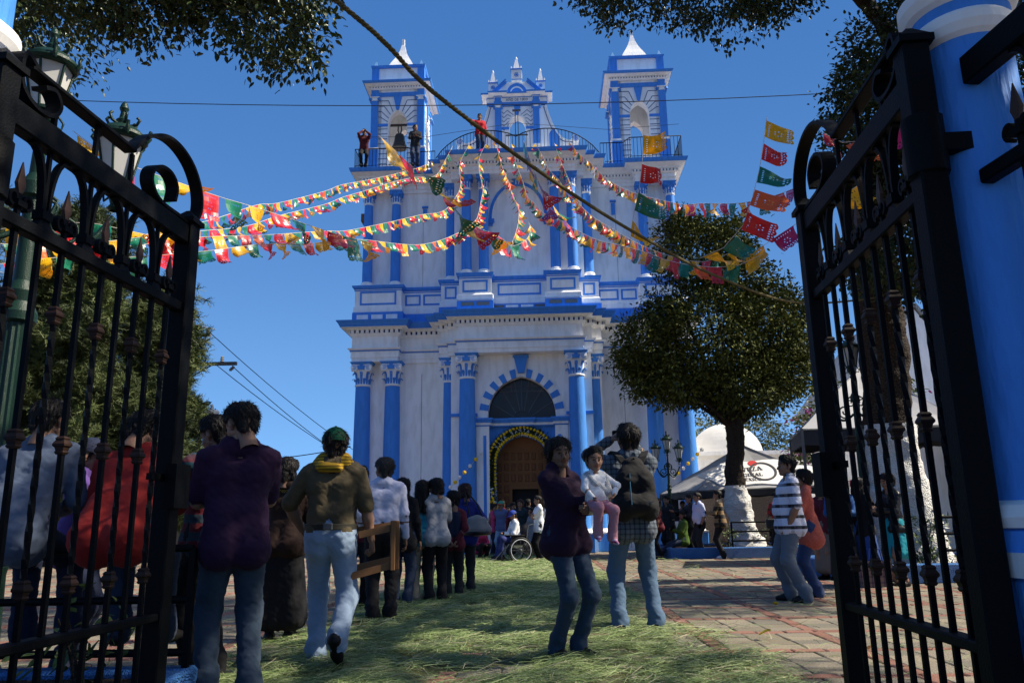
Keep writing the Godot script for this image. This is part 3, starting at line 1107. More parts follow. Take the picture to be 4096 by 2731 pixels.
	uc.box(Vector3(0, 13.27, -0.2), Vector3(4.10, 0.75, 3.58))
	obj("balcony_floor", uc, W, ch)
	# ---- towers
	tower(ch, -4.55, true)
	tower(ch, 4.62, false)
	gable(ch)
	railing(ch)
	garland(ch.transform)
func garland(at: Transform3D) -> void:
	# flower arch over the door
	var g := thing("flower_arch", "arch of yellow flowers and greenery with white letters round the church door", "flower arch", Vector3.ZERO)
	g.transform = at
	var mid := arch_poly(1.02, 2.85, 3.95, 0.3, 60)
	var line := []
	for k in 14: line.append(Vector2(-1.02, 2.05 + k * 0.057))
	line.append_array(mid)
	for k in 14: line.append(Vector2(1.02, 2.80 - k * 0.057))
	var leaf := leaf_mesh(1.0, 0.22)
	var where := []
	var cols := []
	for p in line:
		for q in 26:
			var out: Vector2 = (p - Vector2(0, minf(p.y, 2.85))).normalized()
			var d := Vector3(out.x * (1.0 if q % 3 else -1.0), out.y * (1.0 if q % 3 else -1.0), rng.randf_range(0.1, 0.9)) + Vector3(rng.randfn(), rng.randfn(), 0) * 0.45
			var fw := d.normalized()
			var x := fw.cross(Vector3(rng.randfn(), rng.randfn(), 1)).normalized()
			var s := rng.randf_range(0.10, 0.20)
			where.append(Transform3D(Basis(x, fw.cross(x), fw).scaled_local(Vector3(s, s, s)), Vector3(p.x + rng.randfn() * 0.05, p.y + rng.randfn() * 0.05, 0.93 + rng.randf() * 0.05)))
			cols.append(Color(0.012, 0.028, 0.008).lerp(Color(0.04, 0.075, 0.02), rng.randf()))
	for k in 420:
		var s := rng.randf_range(0.08, 0.15)
		var fw := Vector3(rng.randfn(), rng.randfn() - 0.4, rng.randf()).normalized()
		var x := fw.cross(Vector3(rng.randfn(), rng.randfn(), 1)).normalized()
		var v := rng.randf()
		for sx in [-1.02, 1.02]:
			where.append(Transform3D(Basis(x, fw.cross(x), fw).scaled_local(Vector3(s, s, s)), Vector3(sx + rng.randfn() * 0.11 * (1.2 - v), 1.35 + 0.75 * v, 0.98 + rng.randf() * 0.1)))
			cols.append(Color(0.015, 0.032, 0.010).lerp(Color(0.05, 0.085, 0.025), rng.randf()))
	scatter("greenery", leaf, leaf_material("garland_leaf", 0.6), where, cols, g).set_meta("kind", "stuff")
	var fl := MB.new()
	for k in 3:
		fl.lathe([Vector2(0.012 + 0.012 * (2 - k), 0.012 * k), Vector2(0.044 - 0.010 * k, 0.010 + 0.014 * k), Vector2(0.02 - 0.006 * k, 0.018 + 0.014 * k)], 9)
	fl.lathe([Vector2(0.012, 0.04), Vector2(0, 0.05)], 8)
	var fm := fl.mesh()
	var ym := mat("marigold", 0.80, 0.52, 0.012, 0.7)
	var wm := mat("white_flower", 0.75, 0.75, 0.72, 0.7)
	for side in [-1.0, 1.0]:
		for k in range(0, line.size(), 1):
			if k % 2 == (0 if side > 0 else 1): continue
			var p: Vector2 = line[k]
			var out: Vector2 = (p - Vector2(0, minf(p.y, 2.85))).normalized()
			var o := obj("flower", fm, ym, g)
			o.position = Vector3(p.x + out.x * side * 0.105, p.y + out.y * side * 0.105, 1.02)
			o.rotation = Vector3(PI / 2 + rng.randf_range(-0.2, 0.2), 0, rng.randf_range(-0.2, 0.2))
			o.scale = Vector3.ONE * rng.randf_range(0.95, 1.25)
	for sx in [-1.02, 1.02]:
		for k in 26:
			var v := rng.randf()
			var o := obj("flower", fm, ym if k % 4 == 0 else wm, g)
			o.position = Vector3(sx + rng.randfn() * 0.10 * (1.15 - v), 1.36 + 0.72 * v, 1.06 + rng.randf() * 0.06)
			o.rotation = Vector3(PI / 2 + rng.randf_range(-0.4, 0.4), 0, rng.randf_range(-0.4, 0.4))
			o.scale = Vector3.ONE * (1.15 if k % 4 == 0 else 0.75)
		for k in 5:
			var o := obj("flower", fm, ym, g)
			o.position = Vector3(sx + rng.randfn() * 0.05, 1.33 + rng.randf() * 0.06, 1.05)
			o.rotation.x = PI / 2
			o.scale = Vector3.ONE * 1.2
	var text := "VIVA SANTA LUCIA"
	var f := SystemFont.new()
	f.font_names = PackedStringArray(["Droid Sans"])
	for k in text.length():
		if text[k] == " ": continue
		var u := 0.155 + 0.69 * (k + 0.5) / text.length()
		var p := arch_poly(1.02, 2.85, 3.95, 0.3, 400)[int(u * 400)] as Vector2
		var q := arch_poly(1.02, 2.85, 3.95, 0.3, 400)[int(u * 400) + 3] as Vector2
		var t := TextMesh.new()
		t.font = f
		t.text = text[k]
		t.font_size = 24
		t.pixel_size = 0.0062
		t.depth = 0.02
		t.curve_step = 3.0
		var o := obj("letter", t, wm, g)
		o.position = Vector3(p.x, p.y, 1.04)
		o.rotation.z = (q - p).angle()
	# strings of paper flowers from the columns
	for c in [["string of small yellow and white paper flowers at the left door columns", [Vector3(-2.3, 2.1, 1.75), Vector3(-1.85, 2.55, 1.75), Vector3(-1.35, 3.2, 1.3)]], ["string of small yellow and white paper flowers beside the right outer columns", [Vector3(4.9, 2.3, 0.9), Vector3(5.4, 2.75, 0.9), Vector3(5.9, 3.2, 0.8)]]]:
		var s := thing("flower_string", c[0], "decoration", Vector3.ZERO, 0.0, "strings of paper flowers")
		s.transform = at
		var st := MB.new()
		st.tube(c[1], 0.005, 4)
		obj("string", st, M.string, s)
		for k in 7:
			var u := k / 6.0 * 1.999
			var i := int(u)
			var o := obj("flower", fm, ym if k % 2 else wm, s)
			o.position = c[1][i].lerp(c[1][i + 1], u - i)
			o.rotation = Vector3(PI / 2, 0, rng.randf_range(-0.5, 0.5))
			o.scale = Vector3.ONE * 1.5
func wall_with_arch(half_w: float, y0: float, y1: float, half: float, spring: float, apex: float, t: float, foot: float) -> MB:
	var p := PackedVector2Array()
	p.append(Vector2(-half_w, y0))
	p.append(Vector2(-half, y0))
	for q in arch_poly(half, spring, apex, 0.75, 14):
		p.append(q)
	p.append(Vector2(half, y0))
	p.append(Vector2(half_w, y0))
	p.append(Vector2(half_w, y1))
	p.append(Vector2(-half_w, y1))
	var b := MB.new()
	b.prism(p, -t, 0)
	return b
func tower(ch: Node3D, cx: float, with_bell: bool) -> void:
	var W: Material = M.white_plaster
	var B: Material = M.blue_paint
	var t := part("bell_tower", ch, Vector3(cx, 0, -0.98))
	var hw := 1.0
	for s in 4:
		var turn := Basis(Vector3.UP, s * PI / 2)
		var w := wall_with_arch(0.98, 13.66, 17.4, 0.365, 15.78, 16.42, 0.36, 0.0)
		var wo := obj("tower_wall", w, W, t)
		wo.transform = Transform3D(turn, turn * Vector3(0, 0, 0.98))
		var ln := MB.new()
		ln.xf = Transform3D(turn, turn * Vector3(0, 0, 0.986))
		for side in [-1.0, 1.0]:
			for k in 9:
				var y := 15.62 - k * 0.205
				ln.box(Vector3(side * 0.555, y, 0), Vector3(0.36, 0.024, 0.008))
			for k in 4:
				var y := 16.80 - k * 0.225
				var a := deg_to_rad([62.0, 44.0, 26.0, 11.0][k])
				var e := Vector2(cos(a) * 0.38, 15.80 + sin(a) * 0.60)
				var bx: float = [0.36, 0.52, 0.62, 0.66][k]
				ln.bar(Vector3(side * 0.735, y, 0), Vector3(side * bx, y, 0), 0.024, 0.008, Vector3.BACK)
				ln.bar(Vector3(side * bx, y, 0), Vector3(side * e.x, e.y, 0), 0.024, 0.0085, Vector3.BACK)
		obj("joint_lines", ln, M.joint_paint, t)
		for side in [-1.0, 1.0]:
			var ib := MB.new()
			ib.xf = ln.xf
			ib.box(Vector3(side * 0.56, 15.78, 0.0), Vector3(0.39, 0.11, 0.03))
			obj("impost_band", ib, B, t)
		var ky := MB.new()
		ky.xf = Transform3D(turn, turn * Vector3(0, 0, 0.98))
		ky.prism(PackedVector2Array([Vector2(-0.05, 16.40), Vector2(0.05, 16.40), Vector2(0.16, 16.95), Vector2(-0.16, 16.95)]), -0.02, 0.05)
		obj("keystone", ky, B, t)
		var bd := MB.new()
		bd.xf = ky.xf
		bd.box(Vector3(0, 17.05, 0.01), Vector3(1.5, 0.17, 0.05))
		obj("blue_band", bd, B, t)
		var aw := MB.new()
		aw.xf = ky.xf
		aw.box(Vector3(0, 17.83, -0.12), Vector3(1.5, 0.72, 0.2))
		obj("attic_panel", aw, W, t)
	for sx in [-1.0, 1.0]:
		for sz in [-1.0, 1.0]:
			var x: float = sx * 0.885
			var z: float = sz * 0.885
			var pl := MB.new()
			pl.box(Vector3(x, 15.8, z), Vector3(0.27, 2.02, 0.27))
			pl.box(Vector3(x, 17.18, z), Vector3(0.28, 0.42, 0.28))
			pl.box(Vector3(x, 17.02, z), Vector3(0.31, 0.10, 0.31))
			obj("pilaster", pl, B, t)
			var cp := MB.new()
			cp.box(Vector3(x, 16.86, z), Vector3(0.29, 0.11, 0.29))
			cp.box(Vector3(x, 16.935, z), Vector3(0.36, 0.035, 0.36))
			obj("pilaster_capital", cp, W, t)
			for k in [-1.0, 1.0]:
				var sc := MB.new()
				sc.tube([Vector3(x + k * 0.165, 16.86, z - 0.17), Vector3(x + k * 0.165, 16.86, z + 0.17)], 0.062, 10)
				obj("scroll", sc, B, t)
			var pd := MB.new()
			pd.box(Vector3(x, 14.2, z), Vector3(0.36, 1.1, 0.36))
			obj("pilaster_pedestal", pd, B, t)
			var pw := MB.new()
			pw.lathe([Vector2(0.18, 14.75), Vector2(0.21, 14.76), Vector2(0.21, 14.80), Vector2(0.17, 14.82), Vector2(0.17, 14.86), Vector2(0.13, 14.87)], 4, PI / 4, PI / 4 + TAU)
			pw.box(Vector3(x, 14.775, z), Vector3(0.38, 0.045, 0.38))
			pw.box(Vector3(x, 14.825, z), Vector3(0.33, 0.04, 0.33))
			obj("pedestal_cap", pw, W, t) if false else obj_box_pair(t, x, z)
			var ap := MB.new()
			ap.box(Vector3(x, 17.83, z), Vector3(0.27, 0.72, 0.27))
			ap.box(Vector3(x, 17.50, z), Vector3(0.33, 0.08, 0.33))
			obj("attic_post", ap, B, t)
			var fn := MB.new()
			fn.taper(Vector3(x, 18.30, z), Vector2(0.17, 0.17), Vector2(0.02, 0.02), 0.25)
			obj("corner_finial", fn, mat_light_blue(), t)
	var R := [Vector2(-0.99, -0.99), Vector2(-0.99, 0.99), Vector2(0.99, 0.99), Vector2(0.99, -0.99), Vector2(-0.99, -0.99)]
	var ring := func(called: String, prof: Array, m: Material) -> void:
		var b := MB.new()
		# a closed square ring: mitred by sweeping past the start
		var path := [Vector2(-0.99, 0.0), Vector2(-0.99, 0.99), Vector2(0.99, 0.99), Vector2(0.99, -0.99), Vector2(-0.99, -0.99), Vector2(-0.99, 0.0)]
		b.moulding(path, prof)
		obj(called, b, m, t)
	ring.call("tower_bed_moulding", [Vector2(0.0, 17.24), Vector2(0.06, 17.25), Vector2(0.10, 17.29), Vector2(0.10, 17.30), Vector2(0.05, 17.302)], W)
	ring.call("tower_dentil_band", [Vector2(0.06, 17.30), Vector2(0.06, 17.37)], M.dark_blue_paint)
	var tt := MB.new()
	teeth(tt, [Vector2(-0.99, 0.0), Vector2(-0.99, 0.99), Vector2(0.99, 0.99), Vector2(0.99, -0.99), Vector2(-0.99, -0.99), Vector2(-0.99, 0.0)], 0.06, 17.302, 17.368, 0.10, 0.065, 0.05)
	obj("tower_dentils", tt, W, t).set_meta("kind", "stuff")
	ring.call("tower_soffit", [Vector2(0.02, 17.37), Vector2(0.14, 17.372), Vector2(0.24, 17.41), Vector2(0.27, 17.415)], W)
	ring.call("tower_cornice", [Vector2(0.265, 17.417), Vector2(0.29, 17.42), Vector2(0.33, 17.48), Vector2(0.33, 17.51), Vector2(-0.1, 17.53)], B)
	ring.call("attic_cap", [Vector2(-0.05, 18.19), Vector2(0.04, 18.19), Vector2(0.06, 18.23), Vector2(0.06, 18.29), Vector2(-0.2, 18.305)], B)
	var fl := MB.new()
	fl.box(Vector3(0, 17.47, 0), Vector3(1.96, 0.10, 1.96))
	fl.box(Vector3(0, 18.24, 0), Vector3(1.94, 0.10, 1.94))
	obj("tower_roof", fl, W, t)
	var sp := MB.new()
	var prof := [Vector2(0.92, 18.29), Vector2(0.74, 18.55), Vector2(0.56, 18.85), Vector2(0.42, 19.05), Vector2(0.28, 19.28), Vector2(0.17, 19.52), Vector2(0.09, 19.78), Vector2(0.075, 19.80), Vector2(0.07, 20.08), Vector2(0.0, 20.09)]
	sp.lathe(prof, 4, PI / 4, PI / 4 + TAU)
	for k in sp.n.size() / 2:
		pass
	# flat faces of the four-sided spire
	var sq := MB.new()
	for k in prof.size() - 1:
		var a: Vector2 = prof[k]
		var b: Vector2 = prof[k + 1]
		sq.taper(Vector3(0, a.y, 0), Vector2(a.x, a.x) * 1.4, Vector2(b.x, b.x) * 1.4, b.y - a.y)
	obj("spire", sq, W, t)
	if with_bell:
		var bl := MB.new()
		bl.lathe([Vector2(0.27, 14.98), Vector2(0.30, 15.0), Vector2(0.29, 15.05), Vector2(0.24, 15.15), Vector2(0.205, 15.3), Vector2(0.19, 15.48), Vector2(0.15, 15.56), Vector2(0.06, 15.6), Vector2(0.0, 15.61)], 20)
		bl.lathe([Vector2(0.0, 14.99), Vector2(0.27, 14.98)], 20)
		var bo := obj("bell", bl, M.bell_bronze, t)
		bo.position = Vector3(0, 0.05, 0.5)
		var yk := MB.new()
		yk.box(Vector3(0, 16.02, 0.5), Vector3(0.9, 0.07, 0.07))
		yk.tube([Vector3(-0.06, 15.98, 0.5), Vector3(-0.07, 15.8, 0.5), Vector3(-0.03, 15.66, 0.5)], 0.025, 6)
		yk.tube([Vector3(0.06, 15.98, 0.5), Vector3(0.07, 15.8, 0.5), Vector3(0.03, 15.66, 0.5)], 0.025, 6)
		obj("bell_yoke", yk, M.bell_bronze, t)
func mat_light_blue() -> Material:
	if not M.has("pale_blue_paint"):
		mat("pale_blue_paint", 0.20, 0.42, 0.72, 0.7, "stain", 1.0)
	return M.pale_blue_paint
func obj_box_pair(t: Node3D, x: float, z: float) -> void:
	var pw := MB.new()
	pw.box(Vector3(x, 14.775, z), Vector3(0.38, 0.045, 0.38))
	pw.box(Vector3(x, 14.82, z), Vector3(0.33, 0.044, 0.33))
	obj("pedestal_cap", pw, M.white_plaster, t)
func gable(ch: Node3D) -> void:
	# the pierced middle gable above the balcony
	var W: Material = M.white_plaster
	var B: Material = M.blue_paint
	var g := part("gable", ch, Vector3(0.03, 0, 0.0))
	var p := PackedVector2Array()
	p.append(Vector2(-2.2, 13.66))
	p.append(Vector2(-0.30, 13.66))
	for q in arch_poly(0.30, 15.30, 15.74, 0.4, 14):
		p.append(q)
	p.append(Vector2(0.30, 13.66))
	p.append(Vector2(2.2, 13.66))
	var curve := []
	for k in 13:
		var u := k / 12.0
		curve.append(Vector2(lerpf(2.12, 1.06, pow(u, 0.55)), 14.60 + 1.5 * pow(u, 1.7)))
	p.append(Vector2(2.2, 14.5))
	for q in curve: p.append(q)
	for k in 13: p.append(Vector2(-curve[12 - k].x, curve[12 - k].y))
	p.append(Vector2(-2.2, 14.5))
	var b := MB.new()
	b.prism(p, 0.0, 0.45)
	obj("gable_wall", b, W, g)
	for s in [-1.0, 1.0]:
		var ed := MB.new()
		var pts := []
		for q in curve: pts.append(Vector3(s * (q.x + 0.012), q.y + 0.012, 0.23))
		ed.ribbon(pts, 0.52, 0.05, Vector3(0, 0, 1))
		obj("curved_edge", ed, W, g)
		var el := MB.new()
		pts = []
		for q in curve: pts.append(Vector3(s * (q.x - 0.07), q.y - 0.03, 0.455))
		el.tube(pts, 0.014, 5)
		obj("edge_line", el, M.joint_paint, g)
		var sc := MB.new()
		sc.xf = Transform3D(Basis(), Vector3(s * 2.13, 14.70, 0.0))
		var disc := PackedVector2Array()
		for k in 18: disc.append(Vector2(cos(TAU * k / 18), sin(TAU * k / 18)) * 0.15)
		sc.prism(disc, 0.05, 0.52)
		obj("end_scroll", sc, W, g)
		var ss := MB.new()
		spiral(ss, Vector3(s * 2.13, 14.70, 0.525), 0.11, 2.0, 0.012, -s)
		obj("scroll_spiral", ss, B, g)
		var blk := MB.new()
		blk.box(Vector3(s * 2.05, 14.0, 0.55), Vector3(0.62, 0.66, 0.2))
		obj("end_block", blk, W, g)
		var pl := MB.new()
		pl.box(Vector3(s * 0.71, 15.3, 0.5), Vector3(0.235, 1.7, 0.14))
		pl.box(Vector3(s * 0.71, 16.27, 0.52), Vector3(0.24, 0.30, 0.16))
		obj("pilaster", pl, B, g)
		var cp := MB.new()
		cp.box(Vector3(s * 0.71, 16.06, 0.51), Vector3(0.27, 0.08, 0.18))
		cp.box(Vector3(s * 0.71, 14.46, 0.51), Vector3(0.30, 0.05, 0.22))
		cp.box(Vector3(s * 0.71, 14.38, 0.51), Vector3(0.36, 0.06, 0.26))
		cp.box(Vector3(s * 0.71, 13.98, 0.51), Vector3(0.46, 0.62, 0.24))
		obj("pilaster_white_blocks", cp, W, g)
		for k in [-1.0, 1.0]:
			var vl := MB.new()
			vl.tube([Vector3(s * 0.71 + k * 0.135, 16.04, 0.42), Vector3(s * 0.71 + k * 0.135, 16.04, 0.60)], 0.05, 10)
			obj("scroll", vl, B, g)
		var nic := MB.new()
		var np := PackedVector2Array([Vector2(-0.19, 13.7), Vector2(0.19, 13.7), Vector2(0.19, 14.92), Vector2(0.15, 15.02), Vector2(0.06, 15.08), Vector2(0, 15.2), Vector2(-0.06, 15.08), Vector2(-0.15, 15.02), Vector2(-0.19, 14.92)])
		nic.xf = Transform3D(Basis(), Vector3(s * 1.36, 0, 0.45))
		nic.prism(np, -0.01, 0.02)
		obj("blue_niche", nic, B, g)
		# zigzag lines beside the opening
		for k in 5:
			var z := MB.new()
			var y := 15.92 - k * 0.17
			var pts2 := [Vector3(s * 0.58, y - 0.02, 0.456), Vector3(s * 0.50, y - 0.10, 0.456), Vector3(s * 0.37, y + 0.03, 0.456)]
			var a := deg_to_rad(70.0 - k * 17.0)
			pts2.append(Vector3(s * (0.04 + cos(a) * 0.30), 15.36 + sin(a) * 0.42, 0.456))
			for q in 3: z.bar(pts2[q], pts2[q + 1], 0.016, 0.008, Vector3.BACK)
			obj("zigzag_line", z, M.joint_paint, g)
		var bd := MB.new()
		bd.box(Vector3(s * 0.45, 15.22, 0.455), Vector3(0.28, 0.10, 0.02))
		obj("impost_band", bd, B, g)
		# raking cornices
		for q in 2:
			var rk := MB.new()
			var o := 0.0 if q == 0 else -0.075
			rk.bar(Vector3(s * (0.98 + o * 0.5), 16.62 + o * 0.4, 0.28), Vector3(s * (0.40 + o * 0.2), 17.18 + o, 0.28), 0.6 if q == 0 else 0.55, 0.05, Vector3.UP)
			obj("raking_cornice", rk, B, g)
			if q == 0:
				var rw := MB.new()
				rw.bar(Vector3(s * 0.95, 16.59, 0.28), Vector3(s * 0.40, 17.14, 0.28), 0.53, 0.06, Vector3.UP)
				obj("raking_moulding", rw, W, g)
		finial(g, Vector3(s * 0.90, 16.58, 0.2), 0.34, 0.56, 0.62)
	var ty := MB.new()
	ty.prism(PackedVector2Array([Vector2(-0.94, 16.56), Vector2(0.94, 16.56), Vector2(0.40, 17.12), Vector2(-0.40, 17.12)]), 0.04, 0.45)
	obj("tympanum", ty, W, g)
	for k in 3:
		var lu := MB.new()
		var ro: Array = arch_poly([0.44, 0.38, 0.26][k], 16.58, [17.08, 17.02, 16.88][k], 0.15, 18)
		var poly := PackedVector2Array(ro)
		lu.prism(poly, 0.1, [0.52, 0.535, 0.55][k])
		obj("lunette", lu, [W, B, W][k], g)
	var lb := MB.new()
	lb.prism(PackedVector2Array(arch_poly(0.21, 16.58, 16.81, 0.15, 14)), 0.1, 0.56)
	obj("lunette_heart", lb, B, g)
	finial(g, Vector3(0, 16.95, 0.2), 0.40, 0.72, 0.62)
	var ky := MB.new()
	ky.prism(PackedVector2Array([Vector2(-0.05, 15.74), Vector2(0.05, 15.74), Vector2(0.12, 16.08), Vector2(-0.12, 16.08)]), 0.40, 0.50)
	obj("keystone", ky, B, g)
	var E := mirrored([Vector2(-1.12, 0.0), Vector2(-1.12, 0.47), Vector2(-0.85, 0.47), Vector2(-0.85, 0.60), Vector2(-0.57, 0.60), Vector2(-0.57, 0.50)])
	var sw := func(called: String, prof: Array, m: Material) -> void:
		var mb := MB.new()
		mb.moulding(E, prof)
		obj(called, mb, m, g)
	sw.call("gable_band", [Vector2(-0.1, 16.13), Vector2(0.01, 16.13), Vector2(0.01, 16.26), Vector2(-0.04, 16.262)], B)
	sw.call("gable_frieze", [Vector2(-0.005, 16.26), Vector2(-0.005, 16.45)], W)
	sw.call("gable_line", [Vector2(0.0, 16.445), Vector2(0.02, 16.447), Vector2(0.02, 16.468), Vector2(0.0, 16.469)], B)
	sw.call("gable_soffit", [Vector2(0, 16.47), Vector2(0.05, 16.471), Vector2(0.14, 16.50), Vector2(0.2, 16.502)], W)
	sw.call("gable_cornice", [Vector2(0.195, 16.503), Vector2(0.21, 16.504), Vector2(0.23, 16.56), Vector2(-0.1, 16.575)], B)
	var cr := MB.new()
	cr.box(Vector3(0, 16.35, 0.22), Vector3(2.2, 0.42, 0.44))
	obj("gable_core", cr, W, g)
	# year in painted letters
	var txt := TextMesh.new()
	var f := SystemFont.new()
	f.font_names = PackedStringArray(["Droid Sans"])
	txt.font = f
	txt.text = "AÑO DE 1909"
	txt.font_size = 20
	txt.pixel_size = 0.0068
	txt.depth = 0.012
	var to := obj("year_lettering", txt, M.joint_paint, g)
	to.position = Vector3(0.0, 16.355, 0.50)
func finial(g: Node3D, at: Vector3, w: float, h: float, tip: float) -> void:
	var f := part("finial", g, at)
	var b := MB.new()
	b.box(Vector3(0, h * 0.5, 0), Vector3(w, h, w))
	obj("block", b, M.white_plaster, f)
	var c := MB.new()
	c.box(Vector3(0, h + 0.02, 0), Vector3(w * 1.12, 0.05, w * 1.12))
	c.box(Vector3(0, h * 0.42, 0), Vector3(w * 1.05, 0.03, w * 1.05))
	obj("block_cap", c, M.blue_paint, f)
	var o := MB.new()
	o.taper(Vector3(0, h + 0.045, 0), Vector2(w * 0.66, w * 0.66), Vector2(w * 0.2, w * 0.2), tip * 0.8)
	o.lathe([Vector2(w * 0.08, h + tip * 0.82), Vector2(w * 0.13, h + tip * 0.9), Vector2(w * 0.08, h + tip * 0.98), Vector2(0, h + tip * 1.08)], 8)
	for sx in [-1.0, 1.0]:
		for sz in [-1.0, 1.0]:
			o.taper(Vector3(sx * w * 0.45, h + 0.045, sz * w * 0.45), Vector2(w * 0.18, w * 0.18), Vector2(w * 0.06, w * 0.06), 0.11)
	obj("obelisk", o, M.white_plaster, f)
	var ro := MB.new()
	var pts := []
	for k in 17: pts.append(Vector3(cos(TAU * k / 16) * w * 0.2, h * 0.70 + sin(TAU * k / 16) * w * 0.2, w * 0.5 + 0.006))
	ro.tube(pts, 0.010, 5)
	for k in 3:
		var a := PI * k / 3.0
		ro.bar(Vector3(cos(a) * w * 0.18, h * 0.70 + sin(a) * w * 0.18, w * 0.5 + 0.005), Vector3(-cos(a) * w * 0.18, h * 0.70 - sin(a) * w * 0.18, w * 0.5 + 0.005), 0.018, 0.01, Vector3.BACK)
	obj("rosette", ro, M.blue_paint, f)
func rail_run(pts: Array, top: Array, parent: Node3D, spacing: float) -> void:
	var b := MB.new()
	var tops := []
	for k in pts.size():
		tops.append(Vector3(pts[k].x, top[k], pts[k].y))
	b.tube(tops, 0.018, 6)
	var lows := []
	for k in pts.size():
		lows.append(Vector3(pts[k].x, 13.76, pts[k].y))
	b.tube(lows, 0.012, 5)
	for k in pts.size() - 1:
		var l: float = pts[k].distance_to(pts[k + 1])
		var m := maxi(1, int(round(l / spacing)))
		for i in m + (1 if k == pts.size() - 2 else 0):
			var u := float(i) / m
			var p: Vector2 = pts[k].lerp(pts[k + 1], u)
			b.tube([Vector3(p.x, 13.66, p.y), Vector3(p.x, lerpf(top[k], top[k + 1], u), p.y)], 0.0085, 4, false)
	obj("railing", b, M.iron, parent)
func railing(ch: Node3D) -> void:
	rail_run([Vector2(-5.95, -1.9), Vector2(-5.95, 0.78), Vector2(-4.0, 0.78), Vector2(-3.7, 0.42), Vector2(-3.05, 0.42)], [14.42, 14.42, 14.42, 14.42, 14.42], ch, 0.13)
	var p := []
	var t := []
	for k in 25:
		var u := k / 24.0
		p.append(Vector2(lerpf(-3.0, 3.0, u), lerpf(1.75, 0.5, pow(absf(u * 2 - 1), 3.0))))
		var h := absf(sin(u * TAU)) if true else 0.0
		t.append(14.10 + 0.36 * pow(h, 0.7) + 0.10 * (1.0 - absf(u * 2 - 1)))
	rail_run(p, t, ch, 0.13)
	rail_run([Vector2(3.05, 0.42), Vector2(3.9, 0.42), Vector2(4.1, 0.78), Vector2(5.95, 0.78), Vector2(5.95, -1.9)], [14.5, 14.5, 14.5, 14.5, 14.5], ch, 0.13)
	var cr := MB.new()
	cr.box(Vector3(-0.03, 14.65, 1.05), Vector3(0.03, 1.95, 0.03))
	cr.box(Vector3(0.07, 14.65, 1.05), Vector3(0.03, 1.95, 0.03))
	cr.box(Vector3(0.02, 14.60, 1.08), Vector3(0.80, 0.05, 0.03))
	cr.box(Vector3(0.02, 15.60, 1.05), Vector3(0.30, 0.05, 0.08))
	obj("antenna_frame", cr, M.grey_metal, ch)
	var cb := MB.new()
	cb.tube([Vector3(-5.9, 14.9, 0.8), Vector3(-3.3, 14.82, 0.8), Vector3(0, 14.80, 1.6), Vector3(3.3, 14.84, 0.8), Vector3(5.9, 14.95, 0.8)], 0.008, 4)
	obj("balcony_cable", cb, M.wire, ch)

# ---------------------------------------------------------------- wrought-iron gateway
func twisted_bar(b: MB, x: float, y0: float, y1: float, w: float, turns: float) -> void:
	var m := 30
	var rings := []
	for k in m + 1:
		var u := float(k) / m
		var a := u * turns * TAU
		var ring := []
		for s in 4:
			var q := a + PI / 4 + s * PI / 2
			ring.append(Vector3(x + cos(q) * w * 0.72, lerpf(y0, y1, u), sin(q) * w * 0.72))
		rings.append(ring)
	for k in m:
		for s in 4:
			var e := (s + 1) % 4
			b.quad(rings[k][e], rings[k][s], rings[k + 1][s], rings[k + 1][e])
func collar_mesh() -> ArrayMesh:
	var c := MB.new()
	var ys := [-0.034, -0.026, -0.020, -0.008, -0.002, 0.006, 0.020, 0.026, 0.034]
	var ws := [0.026, 0.036, 0.030, 0.036, 0.048, 0.048, 0.033, 0.037, 0.026]
	for k in 8:
		c.taper(Vector3(0, ys[k], 0), Vector2(ws[k], ws[k]), Vector2(ws[k + 1], ws[k + 1]), ys[k + 1] - ys[k])
	return c.mesh()
